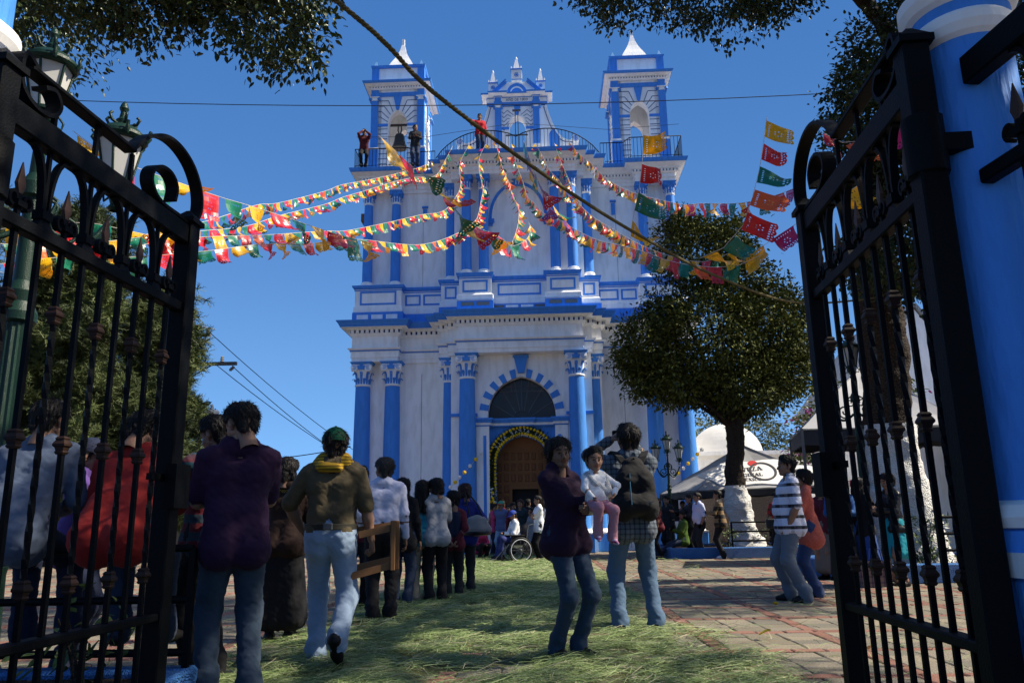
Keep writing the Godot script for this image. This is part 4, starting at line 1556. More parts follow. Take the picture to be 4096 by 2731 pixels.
func gate_leaf(called: String, label: String, at: Vector3, dir: Vector3, length: float, scrolls: bool) -> void:
	var t := thing(called, label, "gate" if scrolls else "fence", at, atan2(-dir.z, dir.x))
	var I: Material = M.iron
	var w := 0.0185
	for e in (2 if scrolls else 0):
		var x := length * e
		var h := 2.46 if e else 2.53
		var p := MB.new()
		p.soft_box(Vector3(x, h / 2 + 0.03, 0), Vector3(0.088, h - 0.06, 0.088), 0.006)
		p.box(Vector3(x, h + 0.01, 0), Vector3(0.115, 0.025, 0.115))
		p.taper(Vector3(x, h + 0.022, 0), Vector2(0.108, 0.108), Vector2(0.02, 0.02), 0.05)
		obj("hinge_post" if e == 0 else "free_post", p, I, t)
	var rails := {"top_rail": [2.395, 0.10, 0.06], "middle_rail": [2.02, 0.05, 0.05], "bottom_rail": [0.585, 0.035, 0.065], "foot_rail": [0.10, 0.06, 0.05]}
	for k in rails.keys():
		var r := MB.new()
		r.soft_box(Vector3(length / 2, rails[k][0], 0), Vector3(length - (0.08 if scrolls else 0.0), rails[k][1], rails[k][2]), 0.006)
		obj(k, r, I, t)
	var col := collar_mesh()
	var n := int((length - 0.10) / 0.126) if scrolls else 5
	for k in n:
		var x := length - 0.055 - 0.126 * (k + 0.68) if scrolls else 0.17 + 0.126 * k
		var bar := MB.new()
		if k % 2 == 0:
			bar.box(Vector3(x, 0.44, 0), Vector3(w, 0.68, w))
			twisted_bar(bar, x, 0.78, 1.72, w * 0.95, 2.75)
			bar.box(Vector3(x, 1.86, 0), Vector3(w, 0.28, w))
			bar.box(Vector3(x, 2.085, 0), Vector3(w * 0.9, 0.09, w * 0.9))
		else:
			bar.box(Vector3(x, 1.05, 0), Vector3(w, 1.90, w))
			bar.box(Vector3(x, 2.20, 0), Vector3(w * 0.8, 0.32, w * 0.8))
			if scrolls and x > 0.15 and x < 0.82:
				bar.box(Vector3(x, 2.51, 0), Vector3(w * 0.9, 0.16, w * 0.9))
			bar.box(Vector3(x, 2.095, 0), Vector3(0.052, 0.035, 0.045))
			bar.taper(Vector3(x, 2.045, 0), Vector2(0.085, 0.04), Vector2(0.04, 0.03), 0.035)
			for s in [-1.0, 1.0]:
				var pts := []
				for q in 9:
					var u := q / 8.0
					pts.append(Vector3(x + s * (0.016 + 0.088 * u * u), 2.11 + 0.235 * sin(u * PI * 0.5), 0))
				bar.ribbon(pts, 0.028, 0.014, Vector3(0, 0, 1))
		obj("bar", bar, I, t)
		if k % 2 == 0:
			for y in [0.77, 1.75]:
				var o := obj("collar", col, M.bronze, t)
				o.position = Vector3(x, y, 0)
			var fl := MB.new()
			for s in [-1.0, 1.0]:
				var pts := []
				for q in 11:
					var u := q / 10.0
					var a := -PI * 0.5 + u * PI * 1.55
					pts.append(Vector3(x + s * (0.012 + 0.022 + cos(a) * 0.024 * (1.0 - 0.35 * u)), 2.105 + sin(a) * 0.028 * (1.0 - 0.3 * u), 0))
				fl.ribbon(pts, 0.026, 0.012, Vector3(0, 0, 1))
			fl.box(Vector3(x, 2.09, 0), Vector3(0.045, 0.022, 0.04))
			obj("fleur_scroll", fl, I, t)
			var sp := MB.new()
			sp.taper(Vector3(x, 2.13, 0), Vector2(0.018, 0.012), Vector2(0.042, 0.014), 0.035)
			sp.taper(Vector3(x, 2.165, 0), Vector2(0.042, 0.014), Vector2(0.003, 0.003), 0.085)
			obj("spear_tip", sp, M.spear, t)
		else:
			var o := obj("collar", col, M.bronze, t)
			o.position = Vector3(x, 1.28, 0)
	if scrolls:
		var up := MB.new()
		up.soft_box(Vector3(0.44, 2.60, 0), Vector3(0.66, 0.022, 0.062), 0.005)
		obj("crest_rail", up, I, t)
		var cv := Curve3D.new()
		var pts := [Vector2(0.75, 2.60), Vector2(0.86, 2.715), Vector2(1.0, 2.79), Vector2(1.14, 2.80), Vector2(1.27, 2.755), Vector2(1.355, 2.66), Vector2(1.365, 2.55), Vector2(1.29, 2.465), Vector2(1.14, 2.455), Vector2(0.99, 2.46), Vector2(0.915, 2.51), Vector2(0.915, 2.575), Vector2(0.98, 2.625), Vector2(1.07, 2.63), Vector2(1.125, 2.585), Vector2(1.115, 2.51)]
		obj("end_scroll", scroll_mesh(pts), I, t)
		var p2 := [Vector2(0.14, 2.60), Vector2(0.075, 2.635), Vector2(0.055, 2.585), Vector2(0.075, 2.50), Vector2(0.15, 2.462), Vector2(0.235, 2.475), Vector2(0.27, 2.53), Vector2(0.235, 2.575), Vector2(0.18, 2.56)]
		obj("hinge_scroll", scroll_mesh(p2), I, t)
		var hb := MB.new()
		hb.box(Vector3(-0.02, 2.16, 0.13 if at.x > 0 else -0.13), Vector3(0.05, 0.06, 0.22))
		hb.tube([Vector3(0, 2.06, 0), Vector3(0, 2.26, 0)], 0.066, 10)
		obj("hinge_bracket", hb, I, t)
		var lk := MB.new()
		lk.box(Vector3(length - 0.02, 1.16, 0.06 if at.x < 0 else -0.06), Vector3(0.13, 0.20, 0.05))
		lk.box(Vector3(length - 0.10, 1.20, 0), Vector3(0.12, 0.03, 0.03))
		obj("lock_case", lk, I, t)
func scroll_mesh(pts: Array) -> MB:
	var b := MB.new()
	var c := Curve2D.new()
	for k in pts.size():
		var tan: Vector2 = (pts[mini(k + 1, pts.size() - 1)] - pts[maxi(k - 1, 0)]) / 6.0
		c.add_point(pts[k], -tan, tan)
	c.bake_interval = 0.02
	var path := []
	for q in c.get_baked_points():
		path.append(Vector3(q.x, q.y, 0))
	b.ribbon(path, 0.062, 0.016, Vector3(0, 0, 1))
	return b
func gate_pillar(label: String, at: Vector3) -> void:
	var t := thing("gate_pillar", label, "pillar", at, 0.0, "blue pillars of the gateway")
	var p := MB.new()
	p.soft_box(Vector3(0, 0.40, 0), Vector3(0.30, 0.78, 0.30), 0.015)
	obj("pedestal", p, M.blue_paint, t)
	var f := MB.new()
	f.box(Vector3(0, 0.05, 0), Vector3(0.34, 0.10, 0.34))
	f.box(Vector3(0, 0.825, 0), Vector3(0.335, 0.07, 0.335))
	obj("pedestal_band", f, M.white_plaster, t)
	var s := MB.new()
	s.lathe([Vector2(0.186, 0.86), Vector2(0.186, 0.92), Vector2(0.1535, 0.93), Vector2(0.1516, 1.8), Vector2(0.1442, 2.6), Vector2(0.1581, 2.63), Vector2(0.1581, 2.70), Vector2(0.1535, 2.80), Vector2(0.1535, 3.3)], 32)
	obj("shaft", s, M.blue_paint, t)
	var r := MB.new()
	r.lathe([Vector2(0.1535, 0.925), Vector2(0.186, 0.93), Vector2(0.1981, 0.96), Vector2(0.186, 0.995), Vector2(0.1516, 1.01)], 32)
	obj("base_ring", r, M.white_plaster, t)
	var r2 := MB.new()
	r2.lathe([Vector2(0.1442, 2.535), Vector2(0.16, 2.55), Vector2(0.1721, 2.58), Vector2(0.1721, 2.61), Vector2(0.1562, 2.63)], 32)
	r2.lathe([Vector2(0.1562, 2.665), Vector2(0.1767, 2.68), Vector2(0.1906, 2.71), Vector2(0.1906, 2.75), Vector2(0.1535, 2.78)], 32)
	obj("neck_ring", r2, M.white_plaster, t)
	var c := MB.new()
	c.taper(Vector3(0, 3.3, 0), Vector2(0.36, 0.36), Vector2(0.50, 0.50), 0.12)
	c.box(Vector3(0, 3.48, 0), Vector3(0.52, 0.12, 0.52))
	obj("pillar_cap", c, M.blue_paint, t)
func build_gateway() -> void:
	gate_pillar("tall round blue pillar with white rings beside the right gate leaf", Vector3(1.605, 0, -2.46))
	gate_pillar("blue and white banded pillar at the left picture edge", Vector3(-1.99, 0, -2.52))
	gate_leaf("gate_leaf", "black iron gate leaf in front of the people sitting on a rail", Vector3(-1.745, 0, -2.42), Vector3(0.12, 0, -1.285), 1.30, true)
	gate_leaf("gate_leaf", "black iron gate leaf hung on the tall blue pillar", Vector3(1.385, 0, -2.40), Vector3(0.105, 0, -1.29), 1.30, true)
	gate_leaf("iron_fence", "short black iron fence panel fixed to the face of the blue pillar", Vector3(1.525, 0, -2.33), Vector3(0.10, 0, 0.98), 0.80, false)

# ---------------------------------------------------------------- lamp posts
func lantern(parent: Node3D, at: Vector3, s: float) -> void:
	var l := part("lantern", parent, at)
	l.scale = Vector3(s, s, s)
	var G: Material = M.lamp_green
	var nk := MB.new()
	nk.lathe([Vector2(0.03, -0.10), Vector2(0.05, -0.08), Vector2(0.03, -0.05), Vector2(0.045, 0.0), Vector2(0.075, 0.05), Vector2(0.08, 0.08), Vector2(0.07, 0.10)], 14)
	obj("lantern_foot", nk, G, l)
	var cage := MB.new()
	for k in 6:
		var a := TAU * k / 6
		var d := Vector3(cos(a), 0, sin(a))
		cage.tube([d * 0.085 + Vector3(0, 0.10, 0), d * 0.155 + Vector3(0, 0.46, 0)], 0.010, 5)
		cage.tube([d * 0.085 + Vector3(0, 0.10, 0), d * 0.125 + Vector3(0, 0.05, 0), d * 0.115 + Vector3(0, 0.0, 0), d * 0.07 + Vector3(0, 0.02, 0)], 0.009, 5)
		cage.lathe([Vector2(0.0, 0.0)], 4)
	cage.lathe([Vector2(0.07, 0.095), Vector2(0.095, 0.10), Vector2(0.095, 0.125), Vector2(0.07, 0.13)], 18)
	obj("cage", cage, G, l)
	for k in 6:
		var a0 := TAU * k / 6
		var a1 := TAU * (k + 1) / 6
		var g := MB.new()
		var p0 := Vector3(cos(a0) * 0.08, 0.11, sin(a0) * 0.08)
		var p1 := Vector3(cos(a1) * 0.08, 0.11, sin(a1) * 0.08)
		var q0 := Vector3(cos(a0) * 0.15, 0.46, sin(a0) * 0.15)
		var q1 := Vector3(cos(a1) * 0.15, 0.46, sin(a1) * 0.15)
		g.quad(p1, p0, q0, q1)
		obj("pane", g, M.lamp_glass, l)
	var top := MB.new()
	top.lathe([Vector2(0.14, 0.45), Vector2(0.175, 0.455), Vector2(0.19, 0.475), Vector2(0.185, 0.50), Vector2(0.16, 0.515), Vector2(0.13, 0.55), Vector2(0.07, 0.585), Vector2(0.045, 0.60), Vector2(0.05, 0.63), Vector2(0.03, 0.65), Vector2(0.022, 0.70), Vector2(0.034, 0.73), Vector2(0.022, 0.77), Vector2(0.0, 0.80)], 18)
	for k in 6:
		var a := TAU * (k + 0.5) / 6
		var d := Vector3(cos(a), 0, sin(a))
		top.tube([d * 0.185 + Vector3(0, 0.46, 0), d * 0.205 + Vector3(0, 0.49, 0), d * 0.195 + Vector3(0, 0.52, 0), d * 0.21 + Vector3(0, 0.55, 0)], [0.014, 0.017, 0.010, 0.013], 6)
		top.tube([d * 0.05 + Vector3(0, 0.59, 0), d * 0.10 + Vector3(0, 0.60, 0), d * 0.12 + Vector3(0, 0.64, 0), d * 0.10 + Vector3(0, 0.66, 0)], 0.012, 5)
	obj("crown_cap", top, G, l)
func lamp_post(label: String, at: Vector3, h: float, turn: float, arm: float, fat: float, s: float) -> void:
	var t := thing("street_lamp", label, "lamp", at, turn, "green cast-iron lamps of the square")
	var G: Material = M.lamp_green
	var b := MB.new()
	var neck := h - 0.80 * s
	b.lathe([Vector2(fat * 1.9, 0), Vector2(fat * 1.9, 0.12), Vector2(fat * 1.5, 0.2), Vector2(fat * 1.35, 0.7), Vector2(fat * 1.45, 0.75), Vector2(fat * 1.2, 0.82)], 20)
	obj("base", b, G, t)
	var p := MB.new()
	var seg := 32
	for k in seg:
		# shallow flutes
		var a0 := TAU * k / seg
		var a1 := TAU * (k + 1) / seg
		var r0 := fat * (1.0 if k % 2 == 0 else 0.9)
		var r1 := fat * (0.9 if k % 2 == 0 else 1.0)
		p.quad(Vector3(cos(a1) * r1 * 1.1, 0.8, sin(a1) * r1 * 1.1), Vector3(cos(a0) * r0 * 1.1, 0.8, sin(a0) * r0 * 1.1), Vector3(cos(a0) * r0, neck * 0.62, sin(a0) * r0), Vector3(cos(a1) * r1, neck * 0.62, sin(a1) * r1))
	p.lathe([Vector2(fat * 0.9, neck * 0.62), Vector2(fat * 1.3, neck * 0.625), Vector2(fat * 1.35, neck * 0.64), Vector2(fat * 0.95, neck * 0.66), Vector2(fat * 1.1, neck * 0.68), Vector2(fat * 0.72, neck * 0.70), Vector2(fat * 0.66, neck * 0.86), Vector2(fat * 1.0, neck * 0.865), Vector2(fat * 1.0, neck * 0.89), Vector2(fat * 0.55, neck * 0.91), Vector2(fat * 0.42, neck)], 20)
	obj("shaft", p, G, t)
	for side in [-1.0, 1.0]:
		var ar := MB.new()
		var y0 := neck * 0.80
		var pts := []
		for k in 15:
			var u := k / 14.0
			pts.append(Vector3(side * (fat * 0.6 + arm * u), y0 + sin(u * PI * 1.1 + PI) * 0.13 + 0.12 * u * u * u + u * 0.05, 0))
		ar.tube(pts, 0.021, 7)
		var sp := []
		for k in 22:
			var u := k / 21.0
			var a := -PI * 0.5 + u * TAU * 1.3
			var r := 0.115 * (1.0 - 0.72 * u)
			sp.append(Vector3(side * (arm * 0.42 + cos(a) * r), y0 + 0.05 + sin(a) * r, 0))
		ar.tube(sp, 0.015, 6)
		sp = []
		for k in 18:
			var u := k / 17.0
			var a := PI + u * TAU * 1.1
			var r := 0.075 * (1.0 - 0.7 * u)
			sp.append(Vector3(side * (arm * 0.22 + cos(a) * r), y0 + 0.20 + sin(a) * r, 0))
		ar.tube(sp, 0.012, 6)
		ar.tube([Vector3(side * fat * 0.5, y0 + 0.32, 0), Vector3(side * (fat + 0.06), y0 + 0.25, 0), Vector3(side * (fat + 0.03), y0 + 0.14, 0)], 0.014, 6)
		obj("arm", ar, G, t)
		lantern(t, Vector3(side * (fat * 0.6 + arm), y0 + 0.36, 0), s)
	lantern(t, Vector3(0, neck + 0.04, 0), s)
func build_lamps() -> void:
	lamp_post("green lamp post rising behind the left gate leaf", Vector3(-3.33, 0, -5.1), 4.55, deg_to_rad(38), 0.46, 0.085, 1.0)
	lamp_post("green three-lantern lamp against the church's right columns", Vector3(4.72, 0, -24.3), 3.62, deg_to_rad(4), 0.33, 0.055, 0.86)
	lamp_post("green lamp post seen through the bars of the right gate leaf", Vector3(5.85, 0, -13.3), 4.1, deg_to_rad(-28), 0.42, 0.075, 0.95)

# ---------------------------------------------------------------- buildings, planters, wires
func planter(label: String, x0: float, x1: float, z0: float, z1: float, h: float) -> Node3D:
	var t := thing("planter", label, "planter", Vector3((x0 + x1) / 2, 0, (z0 + z1) / 2), 0.0, "raised beds with blue kerbs")
	var w := (x1 - x0)
	var d := (z1 - z0)
	var k := MB.new()
	for s in [-1.0, 1.0]:
		k.soft_box(Vector3(0, h / 2, s * (d / 2 - 0.08)), Vector3(w, h, 0.16), 0.02)
		k.soft_box(Vector3(s * (w / 2 - 0.08), h / 2 - 0.001, 0), Vector3(0.16, h, d - 0.322), 0.02)
	obj("kerb", k, M.kerb_blue, t)
	var e := MB.new()
	e.box(Vector3(0, h / 2 - 0.03, 0), Vector3(w - 0.325, h - 0.02, d - 0.325))
	obj("soil", e, M.soil, t)
	return t
func bar_rail(label: String, pts: Array, heights: Array) -> void:
	var t := thing("metal_railing", label, "railing", pts[0])
	for k in pts.size():
		var p := MB.new()
		var q: Vector3 = pts[k] - pts[0]
		p.box(q + Vector3(0, heights[-1] / 2, 0), Vector3(0.035, heights[-1], 0.035))
		obj("post", p, M.iron, t)
	for h in heights:
		var r := MB.new()
		var l := []
		for q in pts: l.append(q - pts[0] + Vector3(0, h, 0))
		r.tube(l, 0.022, 8)
		obj("rail", r, M.iron, t)
func wire(label: String, a: Vector3, b: Vector3, sag: float, r: float, m: Material) -> void:
	var w := MB.new()
	var pts := []
	for k in 15:
		var u := k / 14.0
		pts.append(a.lerp(b, u) - Vector3(0, sag * 4.0 * u * (1.0 - u), 0))
	w.tube(pts, r, 5)
	tag(obj("overhead_wire", w, m), label, "wire", "overhead wires")
func roof_tiles(parent: Node3D, x: float, y: float, z0: float, z1: float, side: float) -> void:
	# rows of half-round tiles running down towards -x, seen end-on along the eave
	var m := int((z1 - z0) / 0.19)
	var shapes := []
	for v in 3:
		var tl := MB.new()
		for row in 4:
			var pts := []
			for k in 7:
				var a := PI * k / 6.0
				pts.append(Vector2(cos(a) * (0.095 - row * 0.002), sin(a) * 0.075))
			for k in 6:
				var p: Vector2 = pts[k]
				var q: Vector2 = pts[k + 1]
				var xa := row * 0.34
				var ya := row * 0.13
				tl.quad(Vector3(xa, ya + p.y + 0.02, p.x), Vector3(xa + 0.40, ya + 0.15 + p.y, p.x), Vector3(xa + 0.40, ya + 0.15 + q.y, q.x), Vector3(xa, ya + q.y + 0.02, q.x))
				tl.quad(Vector3(xa, ya + p.y + 0.005, p.x * 0.86), Vector3(xa, ya + p.y + 0.02, p.x), Vector3(xa, ya + q.y + 0.02, q.x), Vector3(xa, ya + q.y + 0.005, q.x * 0.86))
		shapes.append(tl.mesh())
	for k in m:
		var o := obj("roof_tile", shapes[k % 3], M.terracotta, parent)
		o.position = Vector3(x + rng.randf_range(-0.02, 0.02), y + rng.randf_range(-0.012, 0.012), z0 + 0.1 + k * 0.19)
		o.scale = Vector3(side, 1, 1)
func build_surroundings() -> void:
	# white wall with a tiled coping down the right-hand side
	var wl := thing("boundary_wall", "long white wall with a tiled top along the right of the square", "wall", Vector3(10.2, 0, -19.0))
	var w := MB.new()
	w.box(Vector3(0.2, 1.57, 0), Vector3(0.35, 3.14, 20.0))
	obj("wall_face", w, M.white_plaster, wl)
	var b2 := MB.new()
	b2.box(Vector3(1.2, 3.48, 0), Vector3(2.0, 0.12, 20.0), Basis(Vector3.BACK, 0.36))
	obj("roof_slope", b2, M.terracotta, wl)
	roof_tiles(wl, -0.12, 3.16, -9.9, 10.0, 1.0)
	# painted paper stars stuck on the wall
	var star_cols := {"red": mat("red_paint", 0.45, 0.02, 0.03, 0.7), "yellow": mat("yellow_paint", 0.75, 0.55, 0.03, 0.7)}
	var spots := [[-5.2, 1.95, "red", "the farther red one high up"], [-4.3, 2.05, "yellow", "next to the far red one"], [-1.5, 1.62, "yellow", "low in the middle"], [0.3, 2.1, "yellow", "high in the middle"], [3.2, 1.9, "red", "the higher of the two near red ones"], [4.0, 1.5, "red", "the lower of the two near red ones"], [2.0, 2.2, "yellow", "highest, left of the near red pair"], [-6.6, 1.55, "yellow", "farthest and low"], [1.2, 1.75, "yellow", "just below the highest"]]
	for s in spots:
		var st := MB.new()
		var poly := PackedVector2Array()
		for k in 16:
			var r := 0.13 if k % 2 == 0 else 0.05
			poly.append(Vector2(cos(TAU * k / 16), sin(TAU * k / 16)) * r)
		st.xf = Transform3D(Basis(Vector3.UP, -PI / 2), Vector3.ZERO)
		st.prism(poly, 0.0, 0.012)
		var o := obj("paper_star", st, star_cols[s[2]])
		o.position = Vector3(10.215, s[1], -19.0 + s[0])
		tag(o, "%s paper star on the white wall, %s" % [s[2], s[3]], "decoration", "paper stars on the white wall")
	# chapel with a dome
	var cp := thing("domed_chapel", "low white chapel with a dome and rough stone foot beyond the tent", "chapel", Vector3(9.55, 0, -35.5))
	var c1 := MB.new()
	c1.box(Vector3(0, 1.15, 0), Vector3(5.0, 2.3, 5.0))
	obj("stone_wall", c1, M.old_stone, cp)
	var c2 := MB.new()
	c2.box(Vector3(0, 2.85, 0), Vector3(5.05, 1.1, 5.05))
	c2.taper(Vector3(0, 3.4, 0), Vector2(5.1, 5.1), Vector2(5.5, 5.5), 0.14)
	c2.box(Vector3(0, 3.62, 0), Vector3(5.6, 0.16, 5.6))
	obj("cornice", c2, M.white_plaster, cp)
	var dm := MB.new()
	var pr := []
	for k in 12:
		var a := k / 11.0 * PI / 2
		pr.append(Vector2(cos(a) * 1.6, 3.7 + sin(a) * 1.45))
	dm.lathe(pr, 32)
	obj("dome", dm, mat("weathered_plaster", 0.52, 0.52, 0.52, 0.9, "stain", 0.5), cp)
	# white gabled building at the far right, behind the bars
	var hb := thing("white_building", "white building with a steep pale roof behind the right lamp post", "building", Vector3(17.2, 0, -36.0))
	hb.scale = Vector3(1.25, 1.2, 1.25)
	var h1 := MB.new()
	h1.box(Vector3(0, 2.4, 0), Vector3(4.5, 4.8, 5.0))
	h1.prism(PackedVector2Array([Vector2(-2.3, 4.8), Vector2(2.3, 4.8), Vector2(0.2, 8.1)]), -2.5, 2.5)
	obj("wall", h1, M.white_plaster, hb)
	var h2 := MB.new()
	h2.bar(Vector3(-2.5, 4.75, 0), Vector3(0.2, 8.25, 0), 5.2, 0.12, Vector3.UP)
	h2.bar(Vector3(2.6, 4.75, 0), Vector3(0.2, 8.26, 0), 5.2, 0.12, Vector3.UP)
	obj("roof", h2, mat("grey_sheet", 0.30, 0.32, 0.35, 0.6, "speck", 0.6), hb)
	# raised beds
	planter("low raised bed with blue kerb at the foot of the white-trunked tree", 3.9, 7.6, -24.0, -20.4, 0.27)
	planter("raised bed with blue kerb seen through the right gate leaf", 5.15, 9.6, -15.2, -11.9, 0.28)
	planter("narrow raised bed with blue kerb behind the left gate leaf", -6.2, -1.80, -4.72, -4.02, 0.22)
	bar_rail("black rail round the bed of the white-trunked tree", [Vector3(5.5, 0.2, -20.5), Vector3(6.5, 0.2, -20.5), Vector3(7.5, 0.2, -20.5), Vector3(7.5, 0.2, -23.8)], [0.22, 0.45, 0.68])
	bar_rail("black rail behind the bed seen through the right gate leaf", [Vector3(6.3, 0.2, -12.05), Vector3(7.2, 0.2, -12.05), Vector3(8.1, 0.2, -12.05), Vector3(9.4, 0.2, -12.05)], [0.26, 0.50, 0.74])
	bar_rail("black rail that two seated men lean on behind the left gate leaf", [Vector3(-6.0, 0.0, -4.62), Vector3(-4.6, 0.0, -4.62), Vector3(-3.2, 0.0, -4.62), Vector3(-1.84, 0.0, -4.62)], [0.30, 0.58, 0.86])
	# concrete block with a round floodlight
	var blk := thing("light_pedestal", "grey concrete block carrying the round white floodlight", "pedestal", Vector3(6.45, 0.2, -13.0))
	var bk := MB.new()
	bk.soft_box(Vector3(0, 0.62, 0), Vector3(0.36, 1.24, 0.36), 0.02)
	obj("block", bk, M.concrete, blk)
	var fl := thing("floodlight", "round white floodlight on top of the concrete block", "light", Vector3(6.45, 1.44, -13.0))
	var fb := MB.new()
	var sph := []
	for k in 9:
		sph.append(Vector2(sin(PI * k / 8) * 0.10, 0.14 - cos(PI * k / 8) * 0.10))
	fb.lathe(sph, 16)
	obj("lamp_head", fb, M.white_plaster, fl)
	var fk := MB.new()
	fk.tube([Vector3(0, 0, 0), Vector3(0.02, 0.06, 0)], 0.02, 8)
	fk.box(Vector3(-0.05, 0.12, 0.07), Vector3(0.07, 0.07, 0.05))
	obj("lamp_bracket", fk, M.grey_metal, fl)
	# utility pole with transformer, and wires
	var up := thing("utility_pole", "concrete utility pole with crossarm and white transformer at the left", "pole", Vector3(-11.0, 0, -26.0))
	var pm := MB.new()
	pm.lathe([Vector2(0.17, 0), Vector2(0.11, 8.2), Vector2(0, 8.21)], 14)
	obj("pole", pm, M.concrete, up)
	var xa := MB.new()
	xa.box(Vector3(0.55, 6.35, 0.12), Vector3(2.3, 0.11, 0.11))
	xa.box(Vector3(-0.2, 7.35, 0.12), Vector3(1.9, 0.10, 0.10))
	xa.bar(Vector3(0.0, 5.8, 0.14), Vector3(0.9, 6.32, 0.14), 0.05, 0.03)
	obj("crossarm", xa, M.grey_metal, up)
	for k in 5:
		var iz := MB.new()
		iz.lathe([Vector2(0.03, 0), Vector2(0.07, 0.03), Vector2(0.04, 0.07), Vector2(0.07, 0.10), Vector2(0.04, 0.14), Vector2(0.06, 0.17), Vector2(0, 0.22)], 10)
		var io := obj("insulator", iz, M.concrete, up)
		io.position = [Vector3(-0.9, 7.40, 0.12), Vector3(0.0, 7.40, 0.12), Vector3(0.65, 7.40, 0.12), Vector3(1.62, 6.25, 0.12), Vector3(1.2, 6.40, 0.12)][k]
		if k == 3: io.rotation.z = PI * 0.75
	var tr := MB.new()
	tr.lathe([Vector2(0.20, 0), Vector2(0.22, 0.02), Vector2(0.22, 0.66), Vector2(0.24, 0.67), Vector2(0.20, 0.74), Vector2(0, 0.76)], 18)
	tr.lathe([Vector2(0.035, 0.74), Vector2(0.05, 0.80), Vector2(0.03, 0.84), Vector2(0.05, 0.88), Vector2(0, 0.95)], 8)
	var tro := obj("transformer", tr, M.white_plaster, up)
	tro.position = Vector3(0.95, 4.05, 0.05)
	for q in [[Vector3(-10.1, 7.55, -25.9), Vector3(-22.0, 10.5, -14.0), "thin wire crossing high in front of the conifers"], [Vector3(-11.0, 7.55, -25.9), Vector3(-23.0, 10.1, -14.0), "thin wire below the highest one before the conifers"], [Vector3(-11.9, 7.55, -25.9), Vector3(-24.0, 9.7, -14.0), "third thin wire before the upper conifers"],
		[Vector3(-10.4, 3.9, -26.0), Vector3(-20.0, 4.9, -16.0), "low pale cable before the conifers, uppermost"], [Vector3(-10.4, 3.65, -26.0), Vector3(-20.0, 4.5, -16.0), "thick pale cable low before the conifers"], [Vector3(-10.4, 3.3, -26.0), Vector3(-20.0, 3.7, -16.0), "pale cable low before the conifers, below the thick one"], [Vector3(-10.4, 3.0, -26.0), Vector3(-20.0, 3.2, -16.0), "lowest pale cable before the conifers"]]:
		wire(q[2], q[0], q[1], 0.5, 0.014 if q[0].y > 5 else 0.018, M.cable)
	for q in [[Vector3(-10.35, 7.5, -25.9), Vector3(-5.8, 3.2, -42.0), "dark wire falling from the pole to the church, uppermost"], [Vector3(-9.38, 6.2, -25.9), Vector3(-5.8, 2.6, -42.0), "dark wire falling from the crossarm's end towards the church"], [Vector3(-10.1, 6.4, -25.9), Vector3(-5.8, 2.9, -42.0), "dark wire falling from the crossarm towards the church, middle"]]:
		wire(q[2], q[0], q[1], 0.4, 0.014, M.wire)
	wire("black cable from the left side to the church wall, low", Vector3(-12.0, 3.3, -27.0), Vector3(-5.6, 3.6, -27.0), 0.25, 0.016, M.wire)
	wire("long thin wire across the sky in front of the towers", Vector3(-9.5, 8.75, -13.0), Vector3(6.3, 8.55, -13.0), 0.22, 0.008, M.wire)
	# far side street: fence and stall roofs
	var fn := thing("street_fence", "black iron fence along the street at the left", "fence", Vector3(-18.0, 0, -27.5))
	for k in 60:
		var fb2 := MB.new()
		fb2.box(Vector3(k * 0.2, 1.25, 0), Vector3(0.03, 1.7, 0.03))
		fb2.taper(Vector3(k * 0.2, 2.1, 0), Vector2(0.06, 0.03), Vector2(0.005, 0.005), 0.14)
		obj("bar", fb2, M.iron, fn)
	for y in [0.5, 1.55, 1.95]:
		var fr := MB.new()
		fr.box(Vector3(5.9, y, 0), Vector3(11.9, 0.05, 0.045))
		obj("rail", fr, M.iron, fn)
	var fbs := MB.new()
	fbs.box(Vector3(5.9, 0.2, 0), Vector3(11.9, 0.4, 0.3))
	obj("footing", fbs, M.concrete, fn)
	for q in [[-9.6, 1.75, -33.0, 0.75, 0.45, 0.02, "yellow market stall canopy beyond the street fence"], [-11.9, 1.5, -32.0, 0.70, 0.22, 0.30, "pink market stall canopy beyond the street fence"], [-14.8, 1.9, -34.0, 0.35, 0.42, 0.60, "pale blue market stall canopy beyond the street fence"]]:
		var sl := thing("market_stall", q[6], "stall", Vector3(q[0], 0, q[2]), 0.0, "stalls along the side street")
		var mm := mat("tarp_%d" % int(absf(q[0] * 10)), q[3], q[4], q[5], 0.7)
		var cn := MB.new()
		cn.prism(PackedVector2Array([Vector2(-1.2, q[1]), Vector2(1.2, q[1]), Vector2(1.2, q[1] + 0.2), Vector2(0, q[1] + 0.7), Vector2(-1.2, q[1] + 0.2)]), -1.0, 1.0)
		obj("canopy", cn, mm, sl)
		for sx in [-1.1, 1.1]:
			for sz in [-0.9, 0.9]:
				var lg := MB.new()
				lg.box(Vector3(sx, q[1] / 2, sz), Vector3(0.05, q[1], 0.05))
				obj("leg", lg, M.grey_metal, sl)
		var tb := MB.new()
		tb.box(Vector3(0, 0.45, 0.4), Vector3(2.1, 0.9, 0.8))
		obj("counter", tb, M.concrete, sl)
	var fw := thing("street_wall", "pale house wall at the far end of the side street", "wall", Vector3(-16.0, 0, -44.0))
	var fm := MB.new()
	fm.box(Vector3(0, 1.6, 0), Vector3(26.0, 3.2, 0.4))
	obj("wall_face", fm, mat("cream_wall", 0.55, 0.48, 0.36, 0.9, "stain", 0.3), fw)

